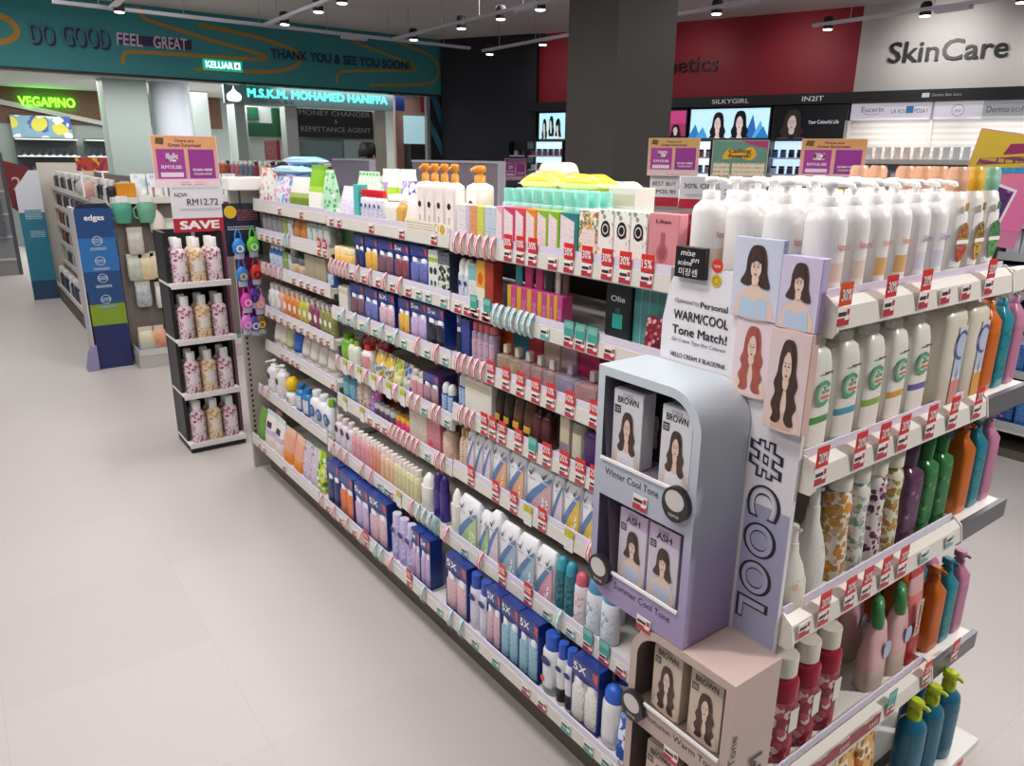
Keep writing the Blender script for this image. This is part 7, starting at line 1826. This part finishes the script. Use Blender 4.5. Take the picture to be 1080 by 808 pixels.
# blue cardboard stand
r = thing('cardboard_stand', (.80, 6.36, 0), 0, 'tall blue and green cardboard toothbrush stand at the aisle end', 'cardboard stand')
SB = bandmat([(0, '#262a5f'), (.27, '#7f9a2a'), (.4, '#274a7a'), (.6, '#2f6fae'), (.8, '#22487f'), (.97, '#1d2440')], .4)
part('front_board', MB().prism([(-.09, 0), (.16, 0), (.16, 1.2), (.13, 1.25), (-.06, 1.25), (-.09, 1.2)], (0, 0, 0), (1, 0, 0), VZ, .02, SB), r)
part('side_board', MB().prism([(-.02, 0), (.25, 0), (.25, 1.22), (0, 1.22), (-.02, .6)], (-.1, 0, 0), (0, 1, 0), VZ, .02, mat('#c4bfc4', .45)), r)
part('foot', MB().prism([(-.16, 0), (-.08, 0), (-.08, .2), (-.13, .14)], (0, -.05, 0), (1, 0, 0), VZ, -.12, mat('#8f8ab0', .45)), r)
mb = MB(); WO = (0, -.021, 0); FU = (1, 0, 0)
mb.text('edges', -.03, 1.13, .04, WO, FU, VZ, M_WHITE, .0006, width=.13, bold=.03)
for k, z in enumerate((.98, .83, .7, .54)):
    mb.ring2(.035, z, .03, .034, WO, FU, VZ, mat('#c9d4e6', .4), .0006, 16); mb.rect(0, z - .015, .07, z + .015, WO, FU, VZ, L('#2f5f98', '#dfe6f0', 60, .6), .0005); mb.rect(-.02, z - .07, .09, z - .05, WO, FU, VZ, L('#2f5f98', '#dfe6f0', 90, .7), .0005)
part('print', mb, r)
# teal standee further back
r = thing('cardboard_stand', (.72, 9.95, 0), 0, 'white and teal cardboard stand at the far end of the shelving run', 'cardboard stand')
part('board', MB().prism([(-.13, 0), (.11, 0), (.11, 1.42), (.02, 1.42), (-.13, 1.22)], (0, 0, 0), (1, 0, 0), VZ, .03, bandmat([(0, '#2a4a68'), (.15, '#2f7f98'), (.5, '#2f7a94'), (.68, '#d4d8e0')], .4)), r)
part('print', MB().rect(-.08, .9, .08, 1.0, (0, -.0305, 0), (1, 0, 0), VZ, L('#2f7f98', '#d4e4ec', 50, .6)).rect(-.06, .7, .08, .78, (0, -.0305, 0), (1, 0, 0), VZ, L('#2f7f98', '#d4e4ec', 50, .6)), r)
r = thing('banner', (.68, 10.4, .9), 0, 'dark red banner beside the far glasses shop racks', 'banner')
part('cloth', MB().prism([(-.14, .62), (.1, .55), (.14, .2), (.0, .0), (-.12, .1)], (0, 0, 0), (1, 0, 0), VZ, .02, mat('#6a1f28', .6)), r)
part('lettering', MB().text('2', -.08, .3, .14, (0, -.021, 0), (1, 0, 0), VZ, mat('#c9b0a8', .5), .0006).text('5', .0, .12, .12, (0, -.021, 0), (1, 0, 0), VZ, mat('#c9b0a8', .5), .0006), r)
# left metal shelf unit
r = thing('metal_shelf_unit', (.35, 12.2, 0), 0, 'grey metal shelf unit at the left beside the entrance', 'shelving')
part('side_panel', MB().box(-.2, 0, 0, .25, .04, 1.62, mat('#8f8f92', .4)).box(.25, 0, 0, .3, .04, 1.6, mat('#55575c', .4)), r)
mb = MB()
for z in (.2, .5, .8, 1.1, 1.4): mb.box(-.6, -.02, z, .25, .5, z + .03, mat('#c4c2c0', .4))
part('shelf', mb, r)
for k, z in enumerate((.53, .83, 1.13, 1.43)):
    for i in range(3):
        o = spawn(('ms', i % 2), carton('carton_box', .16, .2, .1, '#9aa4b0' if i % 2 else '#5a6470', dict(front=L('#b0b4bc' if i % 2 else '#6a7480', '#2a2a34', 30, .5))), (-.05 + .18 * i - .1, 12.13, z + .001), PI / 2)
        o.location.x += .35 - .1
        later(o, ('pale' if i % 2 else 'dark') + ' grey carton', 'box', '%s shelf of the grey metal unit' % ['bottom', 'third', 'second', 'top'][k], 'cartons on the grey metal unit', i)

# ---------------------------------------------------------------- parallel cosmetics shelving behind
def simple_gondola(name, label, x0, x1, y0, y1, ztop, zs, mbk=None):
    cx_, cy_ = (x0 + x1) / 2, (y0 + y1) / 2
    r = thing(name, (cx_, cy_, 0), 0, label, 'shelving')
    def q(nm, mb):
        mb.v = [(a - cx_, b - cy_, c) for a, b, c in mb.v]; return part(nm, mb, r)
    q('body', MB().box(x0 + .3, y0 + .01, .05, x1 - .3, y1 - .01, ztop - .03, mbk or mat('#6f6862', .6)))
    q('end_board', MB().box(x0, y0, 0, x1, y0 + .02, ztop - .03, mat('#8a817a', .5)))
    q('top', MB().box(x0 - .01, y0, ztop - .03, x1 + .01, y1, ztop, mat('#a39b96', .4)))
    mb = MB()
    for z in zs: mb.box(x0 + .02, y0 + .02, z - .02, x1 - .02, y1, z, M_SHELF)
    q('shelf', mb)
    q('kick_plate', MB().box(x0 + .05, y0 + .03, 0, x1 - .05, y1, .08, M_KICK))
    return r
simple_gondola('cosmetics_shelving', 'brown grey cosmetics shelving run topped with small bottles', 2.6, 3.4, 6.2, 10.0, 1.39, (1.1, .8, .5, .2))
GC = {'#8a3a4a': 'wine', '#3a2f3a': 'dark', '#c49a9a': 'rosy', '#d8c0a8': 'beige', '#6a7a8a': 'blue grey', '#d0d4cc': 'pale', '#b8707a': 'pink', '#c9602c': 'orange'}
gl = list(GC)
rnd = random.Random(11)
for row in range(3):
    for i in range(20):
        c = rnd.choice(gl)
        y = 6.35 + i * .17 + rnd.uniform(-.02, .02)
        o = spawn(('g3', c), bottle('cosmetic_bottle', .055, .15, .05, rnd.choice(['round']), 'wide', c, '#2a262a' if c in ('#c49a9a', '#8a3a4a') else '#d8d4d0', L(c, '#e8e0dc', 70, .35)), (2.68 + row * .16, y, 1.391))
        later(o, GC[c] + ' cosmetic bottle', 'cosmetic', '%s row, brown grey shelving' % ['front', 'middle', 'back'][row], 'cosmetic bottles on the brown grey shelving', y)
solo('header_sign', MB().box(3.3, 9.3, 1.55, 3.34, 9.75, 1.78, mat('#7a1a28', .45)).ring2(.17, 1.66, .1, .108, (3.299, 9.7, 0), UX, VZ, mat('#c98a8a', .5), .001, 24, 0, 2 * PI, .4), 'dark red header sign on the brown grey shelving run', 'sign')
solo('plant_pot', MB().loft([(.05, .05, 1.391), (.07, .07, 1.46)], mat('#6a4a3a', .6), 2, 12).loft([(.05, .05, 1.45), (.1, .1, 1.5), (.08, .08, 1.56), (.02, .02, 1.6)], mottled('leaves', '#2f4a2a', '#5a7a4a', 40), 2, 12), 'small green potted plant on the brown grey shelving', 'plant', None, (3.2, 6.7, 0))

# promo shelving in front of the pillar with signs on top
simple_gondola('promo_shelving', 'dark shelving run in front of the lit cosmetics wall, carrying promo signs', 3.85, 4.55, 1.75, 4.2, 1.28, (1.0, .7, .4), mat('#4a4648', .5))
sign_card((3.9, 3.5, 1.5), .34, .24, .5, 'orange and purple promo sign in front of the pillar', '#c9a05a', 'app', '#dcc4c0')
price_card((3.9, 3.56, 1.3), .2, .2, .5, 'BEST BUY RM20.90 price sign under the promo sign by the pillar', [('BEST BUY', 0, .68, .13, .8), ('RM20.90', 0, .42, .13, .8)], ' ')
price_card((3.9, 3.26, 1.3), .25, .2, .5, '30% OFF price sign right of the BEST BUY sign', [('30% OFF', 0, .64, .15, .8), ('~', 0, .38, .08, .7)], ' ')
sign_card((3.9, 2.97, 1.48), .33, .24, .5, 'teal and yellow Cashing Rewards promo sign', '#5f8a7a', 'reward', '#cfc0a8')
price_card((3.9, 2.92, 1.28), .27, .2, .5, '20% OFF price sign under the teal and yellow promo sign', [('20% OFF', 0, .6, .16, .82), ('~', 0, .36, .08, .7)], ' ')
sign_card((3.9, 2.36, 1.5), .33, .22, .5, 'orange and purple promo sign above the white pump bottles', '#c9945a', 'app', '#d8c0bc')
sign_card((3.9, 2.3, 1.38), .3, .12, .5, 'teal and yellow strip sign under the orange and purple promo sign', '#6a8f7a', 'reward', '#cfc0a8')
solo('sign_pole', MB().box(3.965, 3.53, 1.2815, 3.975, 3.54, 1.72, M_STEEL), 'thin pole behind the promo sign by the pillar', 'pole'); solo('sign_pole', MB().box(3.965, 3.0, 1.2815, 3.975, 3.01, 1.7, M_STEEL), 'thin pole behind the teal and yellow promo sign', 'pole'); solo('sign_pole', MB().box(3.965, 2.4, 1.2815, 3.975, 2.41, 1.7, M_STEEL), 'thin pole behind the promo sign above the pump bottles', 'pole')
# shelving at the right behind the end display, with the tall tilted poster
r = thing('blue_goods_shelving', (4.9, 1.2, 0), 0, 'dark shelving of blue packs behind the end display', 'shelving')
def p5(nm, mb):
    mb.v = [(a - 4.9, b - 1.2, c) for a, b, c in mb.v]; return part(nm, mb, r)
p5('back_panel', MB().box(4.95, .7, .05, 5.0, 1.74, 1.62, mat('#3a3a40', .5)))
p5('end_post', MB().box(4.58, 1.715, 0, 4.95, 1.74, 1.62, mat('#4a4a50', .5)))
G5Z = (.2, .5, .79, .93, 1.13, 1.3)
for z in G5Z: p5('shelf', MB().box(4.58, .7, z - .02, 4.95, 1.715, z, mat('#8f9498', .35)).box(4.565, .7, z - .03, 4.58, 1.715, z + .012, mat('#b4b8bc', .35)))
p5('kick_plate', MB().box(4.6, .7, 0, 4.9, 1.7, .05, M_KICK))
BL = {'d': ('#1f4f94', 'deep blue'), 'b': ('#2f6fb8', 'blue'), 'w': ('#c4cad0', 'white'), 'y': ('#c9b83a', 'yellow'), 'g': ('#3f9a4a', 'green'), 'r': ('#b8303a', 'red')}
for k, (z, sq) in enumerate(zip(G5Z, ('dbdbbwb', 'bdbwdbb', 'gdbgwbd', 'wdrwbdb', 'wwyywww', 'bdbbdbd'))):
    for i, c in enumerate(sq + sq):
        y = 1.66 - i * .068
        h = (.2, .2, .12, .14, .13, .2)[k]
        fn = carton('carton_box', .062, h, .05, BL[c][0], dict(front=L(BL[c][0], '#dfe6f0', 50, .4))) if k in (3, 4) else bottle('care_bottle', .062, h, .05, 'square', 'wide', BL[c][0], '#c9d4e0', L(BL[c][0], '#e0e8f0', 60, .4))
        o = spawn(('g5', c, k in (3, 4), h), fn, (4.63, y, z + .001))
        later(o, BL[c][1] + ' pack', 'pack', '%s shelf behind the end display' % ['bottom', 'fifth', 'fourth', 'third', 'second', 'top'][k], 'packs on the dark shelving behind the end display', -y)
sign_card((3.9, 1.56, 1.24), .3, .5, .45, 'tall yellow and pink tilted promo poster behind the shampoo bottles', '#c9ab3a', 'fun', '#c97a9a', tilt=0).rotation_euler = (.16, 0, .45)
solo('sign_pole', MB().box(3.93, 1.55, 0, 3.945, 1.565, 1.5, M_STEEL).box(3.85, 1.5, 0, 4.02, 1.62, .02, M_STEEL), 'floor pole carrying the yellow and pink tilted poster', 'pole')

# checkout counters and the person behind
r = thing('checkout_counter', (4.4, 7.4, 0), 0, 'dark checkout counter in front of the money changer', 'counter')
part('body', MB().box(-.5, -.3, 0, 2.2, .3, 1.3, mat('#3a3840', .5)), r); part('worktop', MB().box(-.55, -.35, 1.3, 2.25, .35, 1.36, mat('#4a4750', .35)), r)
for i, (x, w_, h_, nm, c) in enumerate(((4.9, .3, .07, 'grey receipt printer', '#6a6d74'), (5.5, .4, .05, 'white keyboard tray', '#cfd2d6'), (6.1, .22, .08, 'dark card reader', '#2f3138'))):
    solo('till_device', MB().box(-w_ / 2, -.12, 0, w_ / 2, .12, h_, mat(c, .4), .01).box(-w_ * .3, -.1, h_, w_ * .3, .06, h_ + .01, mat('#202228', .4)), nm + ' on the dark checkout counter', 'device', None, (x, 7.4, 1.3605))
sign_card((5.35, 7.2, 1.362), .25, .24, PI / 2 - .6, 'small purple app sign on the dark checkout counter', '#8a5a8a', 'app', '#d0a0b0')
sign_card((6.3, 7.2, 1.362), .25, .2, PI / 2 - .6, 'small beige sign on the dark checkout counter', '#a08a70', 'reward', '#cfc0a8')

def person():
    r = thing('person', (3.98, 8.3, 0), -1.2, 'person with short black hair in a pale shirt behind the dark checkout counter', 'person')
    V = {'pel': (0, 0, .95, .14), 'sp': (0, 0, 1.15, .125), 'ch': (.02, 0, 1.33, .135), 'nk': (.03, 0, 1.47, .055), 'h0': (.05, 0, 1.53, .065), 'h1': (.055, 0, 1.61, .085), 'h2': (.05, 0, 1.67, .07),
         'ls': (0, .17, 1.40, .06), 'le': (.04, .23, 1.14, .042), 'lw': (.22, .17, 1.06, .03), 'lh': (.3, .13, 1.06, .026), 'rs': (0, -.17, 1.40, .06), 're': (.04, -.23, 1.14, .042), 'rw': (.22, -.17, 1.06, .03), 'rh': (.3, -.13, 1.06, .026),
         'lp': (0, .09, .88, .095), 'lk': (.02, .1, .48, .062), 'la': (0, .1, .09, .042), 'lt': (.13, .1, .04, .035), 'rp': (0, -.09, .88, .095), 'rk': (.02, -.1, .48, .062), 'ra': (0, -.1, .09, .042), 'rt': (.13, -.1, .04, .035)}
    E = 'pel-sp sp-ch ch-nk nk-h0 h0-h1 h1-h2 ch-ls ls-le le-lw lw-lh ch-rs rs-re re-rw rw-rh pel-lp lp-lk lk-la la-lt pel-rp rp-rk rk-ra ra-rt'.split()
    names = list(V)
    for side in (1, -1):
        wr = Vector(V['lh' if side == 1 else 'rh'][:3])
        base = 'lh' if side == 1 else 'rh'
        for f_, (dx, dy, ln) in enumerate(((.05, .03, .03), (.055, .012, .035), (.055, -.006, .032), (.05, -.022, .026), (.01, -.045, .03))):
            a, b_ = '%sf%d' % (base, f_), '%sg%d' % (base, f_)
            V[a] = (wr.x + dx * .8, wr.y + dy * side, wr.z - .004, .0095); V[b_] = (wr.x + dx * .8 + ln, wr.y + dy * side * 1.1, wr.z - .018, .008)
            E += [base + '-' + a, a + '-' + b_]
    names = list(V)
    me = bpy.data.meshes.new('body')
    me.from_pydata([V[n][:3] for n in names], [tuple(names.index(q) for q in e.split('-')) for e in E], [])
    o = bpy.data.objects.new('body', me); COL.objects.link(o); o.parent = r
    sk = o.modifiers.new('skin', 'SKIN'); o.modifiers.new('sub', 'SUBSURF').render_levels = 2
    if not me.skin_vertices: me.skin_vertices.new()
    for i, n in enumerate(names):
        me.skin_vertices[0].data[i].radius = (V[n][3], V[n][3]); me.skin_vertices[0].data[i].use_root = (n == 'pel')
    me.materials.append(mat('#b98c72', .5))
    sh = [(.12, .17, .9), (.125, .165, 1.05), (.13, .17, 1.2), (.135, .2, 1.34), (.1, .19, 1.42), (.06, .08, 1.48)]
    part('shirt', MB().loft([(a, b, z, .01, 0) for a, b, z in sh], mat('#c9ccb4', .7), 2.4, 24), r)
    part('trousers', MB().loft([(.075, .07, .08, 0, .1), (.085, .085, .5, .02, .1), (.11, .1, .9, 0, .08)], mat('#2a2c38', .7), 2, 16).loft([(.075, .07, .08, 0, -.1), (.085, .085, .5, .02, -.1), (.11, .1, .9, 0, -.08)], mat('#2a2c38', .7), 2, 16), r)
    part('hair', MB().loft([(.07, .075, 1.55, .025, 0), (.1, .1, 1.6, .03, 0), (.108, .105, 1.67, .035, 0), (.09, .088, 1.735, .04, 0), (.045, .045, 1.765, .04, 0)], mottled('black_hair', '#15131a', '#26222a', 60, .5), 2, 20), r)
    mb = MB()
    for s_ in (-1, 1):
        mb.ell(.032 * s_, 1.615, .012, .006, (.139, 0, 0), (0, 1, 0), VZ, mat('#241a18', .4), .001, 10)
    mb.ell(0, 1.555, .022, .007, (.128, 0, 0), (0, 1, 0), VZ, mat('#9a5a54', .4), .001, 10)
    mb.loft([(.012, .014, 1.575, .135, 0), (.014, .014, 1.59, .14, 0), (.008, .009, 1.62, .135, 0)], mat('#b98c72', .5), 2, 10)
    part('face', mb, r)
person()

# ---------------------------------------------------------------- track rails and lamps
def track(x0, y0, x1, y1, z, label):
    dx, dy = x1 - x0, y1 - y0; ln = math.hypot(dx, dy); a = math.atan2(dy, dx)
    r = thing('light_track', ((x0 + x1) / 2, (y0 + y1) / 2, z), a, label, 'light track')
    part('rail', MB().box(-ln / 2, -.025, 0, ln / 2, .025, .035, mat('#c9c6d0', .4)), r)
    n = max(3, int(ln / .8))
    for k in range(n):
        x = -ln / 2 + ln * (k + .5) / n
        part('hanger_wire', MB().box(x - .003, -.003, .035, x + .003, .003, 3.45 - z, mat('#b8b4b4', .4)), r)
    part('feed_box', MB().box(ln * .12, -.045, -.035, ln * .12 + .35, .045, 0, mat('#c4c2cc', .4), .006), r)
RT = 3.1
track(1.2, 9.75, 6.4, 9.75, RT, 'white light track running along the teal fascia')
for x, y0, y1, nm in ((1.75, 1.0, 9.7, 'over the long aisle'), (3.42, 1.5, 9.7, 'left of the money changer sign'), (5.15, 1.5, 9.7, 'above the words SEE YOU SOON'), (6.7, 1.5, 9.85, 'in front of the black wall'), (8.43, 1.0, 5.56, 'in front of the white wall')):
    track(x, y0, x, y1, RT, 'white light track ' + nm)
def lamp():
    r = thing('spot_lamp')
    part('adapter', MB().box(-.03, -.05, -.02, .03, .05, .06, M_BLACK, .004), r)
    part('lamp_head', MB().loft([(.05, .05, -.035), (.055, .055, -.03), (.055, .055, .08), (.04, .04, .1)], mat('#26252a', .4), 2, 18), r)
    part('lens', MB().loft([(.046, .046, -.042), (.052, .052, -.0355)], mat('#fff4e6', .3, 0, 6), 2, 18), r)
    return r
def spot_light(loc, tgt, power, ang=95, size=.12, col=(1, .965, .935)):
    l = bpy.data.lights.new('track_or_fill_spot', 'SPOT'); l.energy = power; l.spot_size = math.radians(ang); l.spot_blend = .9; l.shadow_soft_size = size; l.color = col
    o = bpy.data.objects.new('track_or_fill_spot', l); COL.objects.link(o); o.location = loc
    o.rotation_euler = (Vector(tgt) - Vector(loc)).to_track_quat('-Z', 'Y').to_euler()
VIS = [(3.42, 9.2, 'left track'), (3.42, 8.2, 'left track'), (3.42, 7.6, 'left track'), (5.15, 9.25, 'middle track'), (5.15, 8.1, 'middle track'), (5.15, 7.3, 'middle track'), (5.15, 6.6, 'middle track'), (6.7, 9.75, 'black wall track'), (6.7, 8.5, 'black wall track'),
       (6.7, 5.6, 'black wall track'), (8.43, 5.4, 'white wall track'), (8.43, 4.3, 'white wall track'), (8.43, 3.4, 'white wall track'), (1.75, 9.6, 'aisle track')]
for x, y, nm in VIS:
    o = spawn('lamp', lamp, (x + .05, y, RT - .001))
    later(o, 'black spot lamp', 'lamp', nm, 'spot lamps on the light tracks', y)

r = thing('shelf_sign', (1.183, 2.06, 1.374), 0, 'long white shelf sign with yellow dot below the orange pump bottles', 'sign')
part('card', MB().box(-.002, -.13, 0, 0, .13, .036, mat('#ece6d8', .4)), r)
part('print', MB().rect(-.12, .006, .05, .03, (-.0024, 0, 0), UX, VZ, L('#ece6d8', '#a08a5a', 80, .6)).ell(.105, .018, .014, .014, (-.0024, 0, 0), UX, VZ, mat('#d8a82a', .4), .0004).ring2(.07, .018, .011, .014, (-.0024, 0, 0), UX, VZ, mat('#c9a45a', .4), .0004), r)
r = thing('shelf_sign', (1.36, EY - .0126, EZ[3] + .01), PI / 2, 'long red SAVE strip on the fourth shelf rail of the end display', 'sign')
part('card', MB().box(-.0014, -.17, 0, 0, .17, .03, mat('#8f2a38', .4)), r)
part('lettering', MB().text('SAVE', -.13, .008, .013, (-.0015, 0, 0), UX, VZ, mat('#e6d4d0', .4), .0005, bold=.02).text('SAVE', 0, .008, .013, (-.0015, 0, 0), UX, VZ, mat('#e6d4d0', .4), .0005, bold=.02).text('SAVE', .12, .008, .013, (-.0015, 0, 0), UX, VZ, mat('#e6d4d0', .4), .0005, bold=.02), r)
# ---------------------------------------------------------------- light
def area(loc, sx, sy, power, tgt=None, col=(1, .975, .955)):
    l = bpy.data.lights.new('added_area_light', 'AREA'); l.shape = 'RECTANGLE'; l.size = sx; l.size_y = sy; l.energy = power; l.color = col
    o = bpy.data.objects.new('added_area_light', l); COL.objects.link(o); o.location = loc
    if tgt: o.rotation_euler = (Vector(tgt) - Vector(loc)).to_track_quat('-Z', 'Y').to_euler()
for x, y, p in ((-1.5, 1.2, 26), (-1.5, 4.0, 22), (-1.2, 7.6, 24), (.1, 1.2, 20), (.1, 3.2, 20), (.3, 6.0, 20), (.6, 9.3, 22), (1.75, 2.4, 22), (1.75, 4.4, 26), (3.4, .6, 34), (2.3, 8.3, 20), (5.8, 1.8, 38), (5.4, 7.2, 14), (6.8, 4.2, 14)):  # unseen overhead fill added to light floor and shelves, no fixtures modelled
    area((x, y, 3.3), .5, 1.2, p)
for x, y, t, p in ((.1, 1.5, (1.3, 1.6, .9), 26), (.1, 2.4, (1.3, 2.4, .9), 26), (.1, 3.3, (1.3, 3.3, .9), 26), (3.3, -1.1, (1.6, .64, 1.15), 260), (1.75, 1.6, (1.4, 1.5, 1.4), 30), (1.9, 2.9, (1.4, 2.8, 1.4), 30), (1.9, .2, (1.4, .7, 1.55), 16), (.2, .2, (1.1, .85, 1.25), 14)):  # unseen spots added to brighten shelf fronts, top shelves and the end display
    spot_light((x, y, 3.05), t, p, 70, .15)
for s_, p in ((.4, 5), (2.6, 5), (4.0, 8), (5.6, 28), (7.0, 28)):
    q = WP(s_, 3.1, .95); t = WP(s_, 2.75, 0)
    spot_light(q, t, p, 100, .06)
area((2.0, 14.2, 2.66), 4, 1.5, 90); area((2.6, 12.1, 2.64), 3, .3, 45); area((5.5, 11.85, 2.64), 2.5, .15, 5)  # corridor fill added to brighten the pillars and booth
for s_ in (5.3, 6.4, 7.5):
    q = WP(s_, 2.08, .34); area(q, .9, .05, 2.6, WP(s_, 1.5, .1)); area((7.0, 13.6, 2.66), 3, 1.5, 70)  # strip lights assumed under the brand panels, plus added corridor fill
w = bpy.data.worlds.new('world'); SC.world = w; w.use_nodes = True
w.node_tree.nodes['Background'].inputs[0].default_value = (.9, .93, 1, 1); w.node_tree.nodes['Background'].inputs[1].default_value = .12
SC.view_settings.view_transform = 'Standard'; SC.view_settings.look = 'None'; SC.view_settings.gamma = 1; SC.view_settings.use_curve_mapping = False
SC.view_settings.exposure = .32
finish_labels({'end display': 'right end', 'black stand': 'left', 'glowing': 'left', 'skincare': 'right end', 'rack': 'left', 'dark shelving behind': 'left', 'metal unit': 'left', 'taupe': 'left', 'track': 'near end'})
